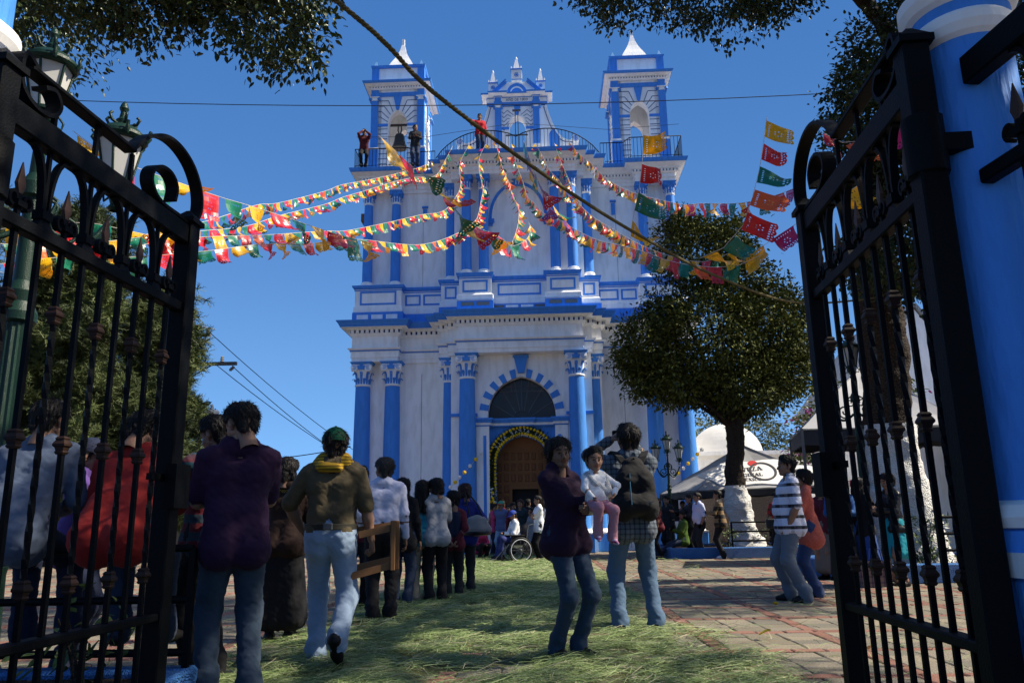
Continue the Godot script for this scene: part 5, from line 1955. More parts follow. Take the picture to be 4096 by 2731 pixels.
# ---------------------------------------------------------------- trees and plants
func leaf_mesh(l: float, w: float) -> ArrayMesh:
	var b := MB.new()
	var xs := [0.0, 0.30, 0.62, 1.0]
	var ws := [0.10, 1.0, 0.80, 0.04]
	for s in 3:
		for side in [-1.0, 1.0]:
			var p0 := Vector3(0, -0.10 * l * xs[s] * xs[s], xs[s] * l)
			var p1 := Vector3(0, -0.10 * l * xs[s + 1] * xs[s + 1], xs[s + 1] * l)
			var q0 := p0 + Vector3(side * ws[s] * w * 0.5, 0.14 * w, 0)
			var q1 := p1 + Vector3(side * ws[s + 1] * w * 0.5, 0.14 * w, 0)
			if side > 0:
				b.quad(p0, p1, q1, q0)
			else:
				b.quad(p0, q0, q1, p1)
	return b.mesh()
func leaf_material(called: String, shine: float) -> StandardMaterial3D:
	var m := mat(called, 1, 1, 1, shine)
	m.vertex_color_use_as_albedo = true
	m.backlight_enabled = true
	m.backlight = Color(0.16, 0.21, 0.06)
	m.metallic_specular = 0.5
	return m
func crown(t: Node3D, called: String, blobs: Array, per_m2: float, size: float, ratio: float, c0: Color, c1: Color, m: Material, droop := 0.3, sprig := 0.22, accent := Color(0, 0, 0), share := 0.0, singles := 0) -> void:
	# leaves gathered in sprigs that are spread through the blobs' volumes
	var where := []
	var cols := []
	for b in blobs:
		var c: Vector3 = b[0]
		var r: Vector3 = b[1]
		var area: float = 4.0 * PI * pow((pow(r.x * r.y, 1.6) + pow(r.x * r.z, 1.6) + pow(r.y * r.z, 1.6)) / 3.0, 1 / 1.6)
		var thick: float = b[2] if b.size() > 2 else 1.0
		var n := int(area * per_m2 * thick / 12.0)
		for k in n:
			var d := Vector3(rng.randfn(), rng.randfn(), rng.randfn()).normalized()
			var rad := pow(rng.randf(), 0.33)
			if rng.randf() < 0.6: rad = rng.randf_range(0.72, 1.06)
			# uneven outline: lobes pushed in and out
			rad *= 1.0 + 0.20 * sin(d.x * 5.0 + c.x * 3.0) * sin(d.y * 6.0 + c.y) + 0.10 * sin(d.z * 9.0 + c.z * 2.0)
			var sc := c + d * rad * r
			var out := (d + Vector3(rng.randfn(), rng.randfn(), rng.randfn()) * 0.6).normalized()
			var tone := rng.randf()
			var flower := rng.randf() < share
			for q in 12:
				var o := Vector3(rng.randfn(), rng.randfn() * 0.8, rng.randfn()) * sprig * 0.5
				var fw := (out + Vector3(rng.randfn(), rng.randfn(), rng.randfn()) * 0.55 - Vector3(0, droop, 0)).normalized()
				var up := Vector3(rng.randfn() * 0.6, 1.0, rng.randfn() * 0.6)
				if absf(fw.dot(up.normalized())) > 0.97: up = Vector3.RIGHT
				var x := up.cross(fw).normalized()
				var s := size * rng.randf_range(0.7, 1.25)
				where.append(Transform3D(Basis(x, fw.cross(x), fw).scaled_local(Vector3(s, s, s)), sc + o))
				var cc := c0.lerp(c1, clampf(tone + rng.randfn() * 0.18, 0, 1))
				if flower and q < 8: cc = accent.lerp(accent * 0.6, rng.randf())
				cols.append(cc)
	if singles > 0:
		# the leaves that show largest are parts of their own
		var lm := leaf_mesh(1.0, ratio)
		var tones := []
		for k in 3:
			var tm := leaf_material("%s_tone_%d" % [m.resource_name, k], 0.36)
			tm.albedo_color = c0.lerp(c1, 0.15 + 0.35 * k).linear_to_srgb()
			tones.append(tm)
		var step := int(where.size() * 0.38 / singles)
		for k in singles:
			var i := k * step
			obj("leaf", lm, tones[k % 3], t).transform = where[i]
			where[i] = where[i].scaled_local(Vector3(0.01, 0.01, 0.01))
	scatter(called, leaf_mesh(1.0, ratio), m, where, cols, t).set_meta("kind", "stuff")
func limb(b: MB, pts: Array, r0: float, r1: float, sides := 10, knots := 0.05) -> void:
	var c := Curve3D.new()
	for k in pts.size():
		var tan: Vector3 = (pts[mini(k + 1, pts.size() - 1)] - pts[maxi(k - 1, 0)]) / 5.0
		c.add_point(pts[k], -tan, tan)
	c.bake_interval = maxf(r0 * 0.8, 0.05)
	var p := []
	var r := []
	var baked := c.get_baked_points()
	for k in baked.size():
		var u := float(k) / (baked.size() - 1)
		p.append(baked[k] + Vector3(sin(k * 1.7), 0, cos(k * 2.3)) * r0 * knots)
		r.append(lerpf(r0, r1, pow(u, 0.8)) * (1.0 + 0.09 * sin(k * 2.1)))
	b.tube(p, r, sides)
func twigs(b: MB, from: Vector3, blobs: Array, n: int, r: float) -> void:
	for k in n:
		var bl: Array = blobs[k % blobs.size()]
		var d := Vector3(rng.randfn(), rng.randfn() * 0.7, rng.randfn()).normalized()
		var e: Vector3 = bl[0] + d * bl[1] * rng.randf_range(0.5, 0.95)
		var mid: Vector3 = from.lerp(e, 0.5) + Vector3(rng.randfn(), absf(rng.randfn()) + 0.7, rng.randfn()) * 0.18 * from.distance_to(e) * 0.5
		limb(b, [from, mid, e], r * rng.randf_range(0.5, 1.0), r * 0.12, 6)
func lumpy_trunk(b: MB, pts: Array, rad: Array, sides: int, lump: float, seed_no: int) -> void:
	var f := FastNoiseLite.new()
	f.seed = seed_no
	f.frequency = 1.1
	var c := Curve3D.new()
	for k in pts.size():
		var tan: Vector3 = (pts[mini(k + 1, pts.size() - 1)] - pts[maxi(k - 1, 0)]) / 6.0
		c.add_point(pts[k], -tan, tan)
	c.bake_interval = 0.05
	var baked := c.get_baked_points()
	var m := baked.size()
	var grid := []
	for k in m:
		var u := float(k) / (m - 1) * (rad.size() - 1)
		var i := mini(int(u), rad.size() - 2)
		var r: float = lerpf(rad[i], rad[i + 1], u - i)
		var row := []
		for s in sides:
			var a := TAU * s / sides
			var d := Vector3(cos(a), 0, sin(a))
			var q := baked[k] + d * r
			var w := 1.0 + lump * f.get_noise_3d(q.x * 3.0, q.y * 1.6, q.z * 3.0) * 1.6 + lump * 0.5 * f.get_noise_3d(q.x * 9.0, q.y * 5.0, q.z * 9.0)
			row.append(baked[k] + d * r * w)
		grid.append(row)
	var base := b.v.size()
	for k in m:
		for s in sides:
			var dx: Vector3 = grid[k][(s + 1) % sides] - grid[k][(s + sides - 1) % sides]
			var dy: Vector3 = grid[mini(k + 1, m - 1)][s] - grid[maxi(k - 1, 0)][s]
			b.vert(grid[k][s], dy.cross(dx).normalized(), Vector2(float(s) / sides, k * 0.05))
	for k in m - 1:
		for s in sides:
			var i := base + k * sides + s
			var j := base + k * sides + (s + 1) % sides
			b.ix.append_array([i, j, i + sides, i + sides, j, j + sides])
func build_trees() -> void:
	var shiny := leaf_material("glossy_leaf", 0.36)
	var dull := leaf_material("dull_leaf", 0.6)
	var clipped := leaf_material("clipped_leaf", 0.62)
	clipped.metallic_specular = 0.22
	shiny.metallic_specular = 0.38
	# the clipped tree with a whitewashed trunk in front of the church
	var t := thing("round_tree", "dense round tree with whitewashed trunk in front of the church's right side", "tree", Vector3(6.45, 0.15, -22.4))
	var o := Vector3(6.45, 0.15, -22.4)
	var tw := MB.new()
	lumpy_trunk(tw, [Vector3(0, 0, 0), Vector3(-0.10, 0.5, 0), Vector3(-0.20, 1.1, 0), Vector3(-0.24, 1.72, 0)], [0.60, 0.40, 0.33, 0.37, 0.30], 28, 0.20, 4)
	obj("whitewashed_trunk", tw, M.lime_wash, t)
	var tk := MB.new()
	lumpy_trunk(tk, [Vector3(-0.23, 1.66, 0), Vector3(-0.22, 2.3, 0), Vector3(-0.12, 3.1, 0), Vector3(-0.2, 4.2, 0)], [0.285, 0.235, 0.225, 0.27, 0.2], 24, 0.16, 5)
	var blobs := [[Vector3(5.85, 6.0, -22.5), Vector3(1.8, 1.7, 1.9)], [Vector3(5.75, 8.75, -22.5), Vector3(1.42, 1.2, 1.4)], [Vector3(7.45, 6.3, -22.5), Vector3(1.15, 1.5, 1.5)], [Vector3(4.0, 5.9, -22.5), Vector3(0.95, 0.95, 1.3)], [Vector3(3.5, 5.45, -22.4), Vector3(0.5, 0.45, 0.7)], [Vector3(8.3, 6.9, -22.5), Vector3(0.55, 0.7, 0.9)], [Vector3(5.2, 9.6, -22.5), Vector3(0.6, 0.5, 0.7)], [Vector3(6.6, 9.2, -22.5), Vector3(0.7, 0.6, 0.8)], [Vector3(4.75, 4.85, -22.4), Vector3(1.0, 0.7, 1.2)], [Vector3(6.7, 4.55, -22.4), Vector3(1.5, 0.75, 1.6)], [Vector3(7.75, 5.0, -22.2), Vector3(0.8, 0.7, 1.0)], [Vector3(6.9, 7.7, -22.5), Vector3(0.9, 0.8, 1.0)], [Vector3(4.6, 7.0, -22.6), Vector3(0.65, 0.5, 0.8)], [Vector3(3.75, 4.7, -22.3), Vector3(0.5, 0.35, 0.6)], [Vector3(8.55, 5.7, -22.3), Vector3(0.5, 0.5, 0.7)]]
	var lb := []
	for b in blobs: lb.append([b[0] - o, b[1]])
	twigs(tk, Vector3(-0.15, 3.3, 0), lb, 26, 0.09)
	obj("trunk", tk, M.bark, t)
	crown(t, "crown", lb, 330.0, 0.115, 0.52, Color(0.024, 0.032, 0.008), Color(0.145, 0.155, 0.035), clipped, 0.25, 0.30)
	# the big tree behind the right gate leaf, whose crown shades the entrance
	t = thing("big_tree", "big old tree with pale lower trunk behind the right gate leaf", "tree", Vector3(6.45, 0.15, -13.2))
	o = Vector3(6.45, 0.15, -13.2)
	tw = MB.new()
	lumpy_trunk(tw, [Vector3(0, 0, 0), Vector3(-0.05, 0.6, 0), Vector3(-0.10, 1.3, 0), Vector3(-0.16, 2.3, 0)], [0.62, 0.50, 0.44, 0.42], 26, 0.12, 6)
	obj("whitewashed_trunk", tw, M.lime_wash, t)
	tk = MB.new()
	lumpy_trunk(tk, [Vector3(-0.16, 2.25, 0), Vector3(-0.15, 3.4, 0.2), Vector3(-0.3, 5.0, 0.6), Vector3(-0.5, 6.6, 1.2)], [0.40, 0.36, 0.33, 0.28], 22, 0.14, 7)
	limb(tk, [Vector3(-0.40, 6.2, 1.1), Vector3(-0.05, 7.8, 1.6), Vector3(-0.75, 9.0, 2.1), Vector3(-2.4, 9.6, 2.5), Vector3(-4.6, 9.85, 2.7)], 0.17, 0.045)
	limb(tk, [Vector3(-0.45, 6.2, 1.0), Vector3(0.6, 7.8, 3.0), Vector3(0.9, 8.6, 6.0), Vector3(0.4, 8.4, 9.0)], 0.20, 0.06)
	limb(tk, [Vector3(-0.2, 4.2, 0.4), Vector3(1.2, 6.0, 1.4), Vector3(2.6, 7.2, 2.6)], 0.16, 0.05)
	blobs = [
		# what hangs into the top of the picture
		[Vector3(1.9, 9.6, -10.9), Vector3(1.0, 0.75, 1.0)], [Vector3(3.2, 9.45, -10.9), Vector3(1.0, 0.85, 1.1)], [Vector3(4.3, 9.5, -10.8), Vector3(0.75, 0.95, 1.0)], [Vector3(3.9, 9.0, -10.6), Vector3(0.45, 0.45, 0.5)], [Vector3(1.3, 9.5, -10.6), Vector3(0.5, 0.5, 0.6)],
		# behind the gate leaf
		[Vector3(5.75, 7.2, -11.2), Vector3(0.75, 1.0, 0.9)], [Vector3(5.35, 6.9, -11.0), Vector3(0.45, 0.6, 0.6)], [Vector3(6.4, 5.9, -11.4), Vector3(0.9, 1.2, 1.1)], [Vector3(5.75, 4.7, -11.0), Vector3(0.75, 0.55, 0.8)], [Vector3(6.9, 4.6, -11.2), Vector3(0.9, 0.8, 1.0)], [Vector3(7.2, 7.6, -11.4), Vector3(1.2, 1.3, 1.4)], [Vector3(6.1, 8.4, -11.3), Vector3(0.6, 0.6, 0.8)], [Vector3(5.1, 4.6, -10.8), Vector3(0.35, 0.4, 0.5), 0.8], [Vector3(8.0, 5.6, -10.8), Vector3(1.1, 1.2, 1.2)],
		# the canopy overhead
		[Vector3(5.6, 10.6, -9.4), Vector3(2.2, 1.0, 1.9), 1.1], [Vector3(8.0, 9.4, -9.3), Vector3(2.1, 1.3, 1.9), 1.25], [Vector3(10.2, 8.6, -9.6), Vector3(1.7, 1.2, 1.6), 0.9], [Vector3(5.6, 8.2, -5.6), Vector3(1.9, 1.1, 1.7), 0.35], [Vector3(8.2, 8.0, -5.0), Vector3(1.7, 1.1, 1.5), 0.45], [Vector3(6.4, 7.4, -2.6), Vector3(2.0, 1.0, 1.7), 1.1], [Vector3(3.8, 7.3, -3.6), Vector3(1.2, 0.7, 1.2), 1.1], [Vector3(9.4, 7.2, -2.8), Vector3(1.8, 1.2, 1.8), 1.1], [Vector3(4.4, 6.6, -1.6), Vector3(1.4, 0.8, 1.0), 1.1], [Vector3(5.0, 4.9, -1.2), Vector3(1.5, 0.9, 1.0), 1.2], [Vector3(3.6, 5.6, 1.6), Vector3(2.4, 0.9, 2.2), 0.9], [Vector3(0.2, 6.0, 1.9), Vector3(2.4, 0.8, 2.0), 0.8], [Vector3(6.6, 4.6, 1.6), Vector3(2.0, 1.8, 2.2), 0.9], [Vector3(2.6, 6.6, -1.0), Vector3(1.8, 0.7, 1.0), 0.8], [Vector3(8.6, 10.2, -11.8), Vector3(1.8, 1.2, 1.8), 0.42]]
	lb = []
	for b in blobs:
		var c: Array = b.duplicate()
		c[0] = b[0] - o
		lb.append(c)
	twigs(tk, Vector3(-0.5, 6.6, 1.2), lb.slice(5, 14), 18, 0.07)
	twigs(tk, Vector3(-3.2, 9.6, 2.6), lb.slice(0, 5), 14, 0.035)
	twigs(tk, Vector3(0.7, 8.4, 6.5), lb.slice(14), 22, 0.08)
	obj("trunk", tk, M.bark, t)
	crown(t, "crown", lb, 330.0, 0.082, 0.55, Color(0.016, 0.030, 0.008), Color(0.045, 0.065, 0.016), shiny, 0.35, 0.2)
	# branch hanging in from the top left
	t = thing("overhanging_tree", "tree whose leafy branch hangs in at the top left", "tree", Vector3(-7.6, 0, -7.2))
	o = Vector3(-7.6, 0, -7.2)
	tk = MB.new()
	lumpy_trunk(tk, [Vector3(0, 0, 0), Vector3(0.1, 2.0, 0), Vector3(0.3, 4.2, 0.1), Vector3(0.6, 6.0, 0.2)], [0.4, 0.30, 0.26, 0.2], 18, 0.14, 8)
	limb(tk, [Vector3(0.4, 4.6, 0.1), Vector3(1.8, 5.9, 0.4), Vector3(3.6, 6.2, 0.6), Vector3(5.6, 5.75, 0.7)], 0.13, 0.02)
	blobs = [[Vector3(-4.0, 5.98, -6.5), Vector3(0.50, 0.34, 0.5)], [Vector3(-3.45, 5.85, -6.5), Vector3(0.5, 0.40, 0.6)], [Vector3(-2.95, 5.95, -6.5), Vector3(0.45, 0.30, 0.5)], [Vector3(-2.45, 5.75, -6.5), Vector3(0.5, 0.42, 0.6)], [Vector3(-2.08, 5.52, -6.5), Vector3(0.32, 0.42, 0.5)], [Vector3(-1.86, 5.75, -6.5), Vector3(0.20, 0.25, 0.4)], [Vector3(-3.0, 6.5, -6.6), Vector3(1.2, 0.5, 0.8)], [Vector3(-5.6, 6.6, -6.9), Vector3(1.6, 0.9, 1.4)], [Vector3(-7.2, 7.2, -7.2), Vector3(2.2, 1.4, 2.2)], [Vector3(-4.6, 6.4, -2.0), Vector3(2.0, 0.9, 2.4)], [Vector3(-3.6, 6.2, 1.6), Vector3(2.2, 0.9, 2.0)]]
	lb = []
	for b in blobs: lb.append([b[0] - o, b[1], 0.85])
	twigs(tk, Vector3(4.4, 6.1, 0.65), lb.slice(0, 7), 40, 0.022)
	for k in 9:
		var a := Vector3(4.45 + rng.randf_range(-0.5, 0.5), 5.75, 0.7)
		limb(tk, [a, a + Vector3(rng.randf_range(-0.1, 0.1), -0.22, 0.05), a + Vector3(rng.randf_range(-0.25, 0.25), -0.42 - rng.randf() * 0.18, 0.1)], 0.008, 0.002, 5)
	obj("trunk", tk, M.bark, t)
	crown(t, "crown", lb, 520.0, 0.066, 0.58, Color(0.018, 0.032, 0.008), Color(0.06, 0.085, 0.02), shiny, 0.5, 0.16, Color(0, 0, 0), 0.0, 280)
	# conifers on the left
	var spray := MB.new()
	for k in 22:
		var d := Vector3(rng.randfn(), rng.randfn() * 0.9, rng.randfn()).normalized()
		var s := d.cross(Vector3(rng.randfn(), rng.randfn(), rng.randfn())).normalized()
		var l := rng.randf_range(0.6, 1.0)
		spray.tri(s * 0.045, d * l, -s * 0.045)
		for q in 4:
			var e := d * l * (0.35 + q * 0.16)
			var f := (d + s * (1.0 if q % 2 else -1.0) * 1.1).normalized() * l * 0.32
			spray.tri(e - d * 0.03, e + f, e + d * 0.035)
	var sm := spray.mesh()
	var needle := leaf_material("conifer_needle", 0.7)
	var n := 0
	for c in [[Vector3(-15.6, 0, -20.5), 10.6, 2.6, "leftmost tall dark conifer behind the left gate leaf"], [Vector3(-12.9, 0, -22.5), 10.2, 2.3, "tallest dark conifer in the middle behind the left gate leaf"], [Vector3(-11.1, 0, -24.0), 8.2, 1.7, "shorter conifer next to the utility pole behind the left gate leaf"]]:
		var ct := thing("conifer", c[3], "tree", c[0], 0.0, "conifers at the left")
		var cb := MB.new()
		lumpy_trunk(cb, [Vector3(0, 0, 0), Vector3(0.05, c[1] * 0.4, 0), Vector3(0, c[1] * 0.9, 0)], [0.34, 0.24, 0.08], 14, 0.12, 30 + n)
		var where := []
		var cols := []
		for k in 300:
			var u := pow(rng.randf(), 0.8)
			var a := rng.randf() * TAU
			var h: float = 1.0 + u * (c[1] - 1.0)
			var rr: float = c[2] * (0.28 + 0.72 * pow(1.0 - u, 0.7)) * (0.75 + 0.35 * sin(a * 3.0 + u * 17.0 + n))
			var tip := Vector3(cos(a) * rr, h, sin(a) * rr)
			if k % 4 == 0:
				limb(cb, [Vector3(0, h - 0.2, 0), tip * Vector3(0.6, 1, 0.6) + Vector3(0, 0.1 - h * 0.0, 0), tip - Vector3(0, 0.15, 0)], 0.05, 0.012, 5)
			var tone := rng.randf()
			for q in 34:
				var w := rng.randf()
				var p := tip * Vector3(lerpf(0.35, 1.0, w), 1, lerpf(0.35, 1.0, w)) + Vector3(rng.randfn() * 0.26, rng.randfn() * 0.17 + (1.0 - w) * 0.1, rng.randfn() * 0.26)
				var s := rng.randf_range(0.20, 0.42)
				where.append(Transform3D(Basis(Vector3(rng.randfn(), rng.randfn(), rng.randfn()).normalized(), rng.randf() * TAU).scaled(Vector3(s, s * 0.8, s)), p))
				cols.append(Color(0.030, 0.048, 0.014).lerp(Color(0.105, 0.135, 0.035), clampf(tone + rng.randfn() * 0.15, 0, 1)))
		obj("trunk", cb, M.bark, ct)
		scatter("crown", sm, needle, where, cols, ct).set_meta("kind", "stuff")
		n += 1
	for c in [[Vector3(-12.3, 0, -30.0), [[Vector3(0, 4.6, 0), Vector3(0.9, 1.3, 0.9)], [Vector3(0.2, 3.2, 0), Vector3(0.8, 0.9, 0.8)]], "small rounded tree in sun beyond the utility pole", 0.2], [Vector3(-17.0, 0, -30.0), [[Vector3(0, 3.6, 0), Vector3(2.5, 2.2, 2.0)], [Vector3(3.0, 2.6, 0), Vector3(1.5, 1.6, 1.2)]], "broad bushy tree behind the conifers", 0.3],
		[Vector3(9.8, 0, -39.5), [[Vector3(0, 4.4, 0), Vector3(2.2, 1.5, 1.6)], [Vector3(2.4, 4.6, 0), Vector3(1.6, 1.4, 1.5)]], "green tree behind the domed chapel", 0.25]]:
		var st := thing("background_tree", c[2], "tree", c[0])
		var sb := MB.new()
		limb(sb, [Vector3.ZERO, Vector3(0.1, 1.5, 0), Vector3(0, 3.5, 0)], 0.16, 0.08)
		twigs(sb, Vector3(0, 3.0, 0), c[1], 8, 0.05)
		obj("trunk", sb, M.bark, st)
		crown(st, "crown", c[1], 95.0, 0.17, 0.5, Color(0.04, 0.055, 0.015), Color(0.12, 0.13, 0.03), dull, 0.3, 0.35)
	# bougainvillea over the wall
	var bg := thing("bougainvillea", "bougainvillea with magenta flowers growing above the white wall", "bush", Vector3(11.4, 0, -27.5))
	var bb := MB.new()
	limb(bb, [Vector3.ZERO, Vector3(0.1, 1.6, 0), Vector3(-0.2, 3.2, 0)], 0.12, 0.06)
	var bl := [[Vector3(-0.6, 3.9, 0), Vector3(1.0, 0.9, 1.2)], [Vector3(0.6, 4.7, 0), Vector3(1.1, 0.9, 1.3)], [Vector3(1.8, 5.3, 0), Vector3(0.9, 0.6, 1.0)], [Vector3(-1.2, 3.2, 0.4), Vector3(0.7, 0.7, 0.9)]]
	twigs(bb, Vector3(-0.2, 3.0, 0), bl, 14, 0.04)
	obj("stem", bb, M.bark, bg)
	crown(bg, "foliage", bl, 75.0, 0.16, 0.6, Color(0.05, 0.075, 0.02), Color(0.15, 0.17, 0.04), dull, 0.2, 0.35, Color(0.42, 0.035, 0.30), 0.30)
	# planting in the raised beds
	for c in [[Vector3(6.3, 0.22, -12.6), 1.0, "green flowering plant with white blooms in the bed behind the right gate leaf", Color(0.75, 0.75, 0.7), 0.10], [Vector3(7.6, 0.22, -12.7), 0.8, "plant with orange blooms at the right end of the bed", Color(0.75, 0.25, 0.03), 0.12], [Vector3(7.0, 0.22, -21.2), 1.0, "thin green shrub beside the whitewashed trunk", Color(0, 0, 0), 0.0], [Vector3(5.5, 0.22, -21.0), 0.7, "low reddish ground plant left of the whitewashed trunk", Color(0.5, 0.05, 0.08), 0.12], [Vector3(-2.2, 0.2, -4.25), 0.5, "small leafy plant at the foot of the left gate leaf", Color(0, 0, 0), 0.0], [Vector3(-3.2, 0.2, -4.3), 0.55, "leafy plant in the bed below the seated man in blue", Color(0, 0, 0), 0.0]]:
		var s: float = c[1]
		var pl := thing("bedding_plant", c[2], "plant", c[0])
		var pb := MB.new()
		for k in 6:
			var a := rng.randf() * TAU
			limb(pb, [Vector3(cos(a) * 0.05, 0, sin(a) * 0.05), Vector3(cos(a) * 0.15, 0.3, sin(a) * 0.15) * s, Vector3(cos(a) * 0.3, 0.55 + rng.randf() * 0.25, sin(a) * 0.3) * s], 0.012, 0.004, 5)
		obj("stem", pb, M.bark, pl)
		crown(pl, "foliage", [[Vector3(0, 0.35, 0) * s, Vector3(0.5, 0.33, 0.4) * s], [Vector3(0.15, 0.7, 0) * s, Vector3(0.25, 0.25, 0.2) * s]], 120.0, 0.075, 0.5, Color(0.03, 0.06, 0.015), Color(0.12, 0.17, 0.04), dull, 0.2, 0.16, c[3], c[4])

# ---------------------------------------------------------------- canvas canopies
func slope_panel(a: Vector3, b: Vector3, c: Vector3, d: Vector3, sag: float, n := 10) -> MB:
	# canvas stretched over a-b (eave) to d-c (ridge), sagging a little between its edges
	var m := MB.new()
	var g := []
	for i in n + 1:
		var row := []
		for j in n + 1:
			var u := float(i) / n
			var v := float(j) / n
			var p := a.lerp(b, u).lerp(d.lerp(c, u), v)
			p.y -= sag * sin(u * PI) * sin(v * PI) + 0.012 * sin(u * 23.0) * (1.0 - v) + 0.008 * sin(v * 17.0 + u * 5.0)
			row.append(p)
		g.append(row)
	for i in n:
		for j in n:
			m.quad(g[i][j], g[i + 1][j], g[i + 1][j + 1], g[i][j + 1])
	return m
func on_slope(a: Vector3, b: Vector3, peak: Vector3) -> Transform3D:
	# x along the eave a-b, y up the slope, z out of the canvas
	var x := (b - a).normalized()
	var m := (a + b) * 0.5
	var y := (peak - m)
	y = (y - x * y.dot(x)).normalized()
	return Transform3D(Basis(x, y, x.cross(y)), m)
func words(parent: Node3D, called: String, text: String, size: float, m: Material, xf: Transform3D, font := "Droid Serif") -> MeshInstance3D:
	var t := TextMesh.new()
	var f := SystemFont.new()
	f.font_names = PackedStringArray([font])
	f.font_weight = 700
	t.font = f
	t.text = text
	t.font_size = 32
	t.pixel_size = size / 32.0
	t.depth = 0.004
	t.curve_step = 2.0
	var o := obj(called, t, m, parent)
	o.transform = xf
	return o
func canopy(label: String, A: Vector3, B: Vector3, C: Vector3, D: Vector3, peak: Vector3, drop: float) -> Node3D:
	# corners run: far left, near left, near right, far right (all at the eave)
	var t := thing("canopy_tent", label, "tent", Vector3(B.x, 0, B.z), 0.0, "canvas canopies")
	var o := Vector3(B.x, 0, B.z)
	var c := [A - o, B - o, C - o, D - o]
	var p := peak - o
	for k in 4:
		var e: Vector3 = c[k]
		var f: Vector3 = c[(k + 1) % 4]
		obj("roof_panel", slope_panel(e, f, p + (f - e) * 0.01, p - (f - e) * 0.01, 0.16), M.canvas_grey, t)
		var vb := MB.new()
		for i in 12:
			var u0 := i / 12.0
			var u1 := (i + 1) / 12.0
			var q0 := e.lerp(f, u0) - Vector3(0, 0.005, 0)
			var q1 := e.lerp(f, u1) - Vector3(0, 0.005, 0)
			var d0 := drop * (1.0 + 0.10 * sin(u0 * 31.0))
			var d1 := drop * (1.0 + 0.10 * sin(u1 * 31.0))
			vb.quad(q0 - Vector3(0, d0, 0), q1 - Vector3(0, d1, 0), q1, q0)
		obj("valance", vb, M.canvas_dark, t)
		var lg := MB.new()
		lg.box(Vector3(e.x, e.y * 0.5, e.z), Vector3(0.05, e.y, 0.05))
		lg.box(Vector3(e.x, 0.02, e.z), Vector3(0.12, 0.04, 0.12))
		obj("leg", lg, M.grey_metal, t)
		var rb := MB.new()
		rb.tube([e + Vector3(0, -0.03, 0), f + Vector3(0, -0.03, 0)], 0.018, 6)
		rb.tube([e + Vector3(0, -0.05, 0), p + Vector3(0, -0.06, 0)], 0.016, 6)
		obj("frame_bar", rb, M.grey_metal, t)
	return t
func build_tents() -> void:
	mat("canvas_grey", 0.36, 0.365, 0.38, 0.6, "stain", 0.8).backlight_enabled = true
	mat("canvas_dark", 0.028, 0.028, 0.032, 0.6)
	mat("print_white", 0.80, 0.80, 0.79, 0.6)
	mat("print_dark", 0.05, 0.05, 0.055, 0.6)
	mat("print_red", 0.55, 0.03, 0.03, 0.6)
	var A := Vector3(4.65, 1.78, -25.5)
	var B := Vector3(5.25, 1.78, -22.9)
	var C := Vector3(9.25, 1.86, -22.6)
	var D := Vector3(8.8, 1.86, -25.4)
	var peak := Vector3(7.0, 3.15, -24.1)
	var t := canopy("grey canopy with a white printed roof behind the whitewashed trunk", A, B, C, D, peak, 0.20)
	var o := Vector3(B.x, 0, B.z)
	var s := on_slope(B - o, C - o, peak - o)
	# white splash of the print with its dark lettering
	var sp := MB.new()
	var poly := PackedVector2Array()
	for k in 40:
		var a := TAU * k / 40
		var r := 1.0 + 0.10 * sin(k * 7.3) + 0.07 * sin(k * 12.1)
		poly.append(Vector2(cos(a) * 1.62 * r - 0.12, 0.66 + sin(a) * 0.50 * r * (1.0 if sin(a) > 0 else 1.1)))
	sp.xf = s * Transform3D(Basis(), Vector3(0, -0.03, 0.02))
	sp.prism(poly, -0.05, 0.0)
	obj("white_print", sp, M.print_white, t)
	var ring := MB.new()
	var pts := []
	for k in 33: pts.append(Vector3(cos(TAU * k / 32) * 0.36, 0.66 + sin(TAU * k / 32) * 0.36, 0.024))
	ring.xf = s
	ring.ribbon(pts, 0.02, 0.06, Vector3(0, 0, 1))
	obj("ring_print", ring, M.print_dark, t)
	var red := MB.new()
	var rp := PackedVector2Array()
	for k in 14: rp.append(Vector2(-0.22 + cos(TAU * k / 14) * 0.14, 1.02 + sin(TAU * k / 14) * 0.12))
	red.xf = s
	red.prism(rp, 0.0, 0.03)
	obj("red_print", red, M.print_red, t)
	words(t, "lettering", "CERVEZA", 0.22, M.print_dark, s * Transform3D(Basis(Vector3.BACK, 0.10), Vector3(-0.52, 0.74, 0.03)))
	words(t, "lettering", "1899", 0.20, M.print_dark, s * Transform3D(Basis(Vector3.BACK, -0.08), Vector3(0.80, 0.62, 0.03)))
	words(t, "lettering", "ORIGINAL", 0.17, M.print_dark, s * Transform3D(Basis(Vector3.BACK, 0.02), Vector3(-0.48, 0.52, 0.03)))
	words(t, "lettering", "MÉXICO", 0.15, M.print_dark, s * Transform3D(Basis(Vector3.BACK, -0.04), Vector3(-0.42, 0.33, 0.03)))
	# black cloth hung at the back of the tent
	var bc := MB.new()
	bc.box(Vector3(4.86, 1.32, -25.0), Vector3(0.5, 0.8, 0.03))
	tag(obj("hanging_cloth", bc, M.canvas_dark), "black cloth hung under the left end of the grey canopy", "cloth")
	canopy("second dark canopy high behind the bars of the right gate leaf", Vector3(6.75, 2.85, -19.2), Vector3(6.1, 2.80, -16.6), Vector3(9.6, 2.80, -16.4), Vector3(9.6, 2.85, -19.2), Vector3(8.1, 4.35, -17.9), 0.34)

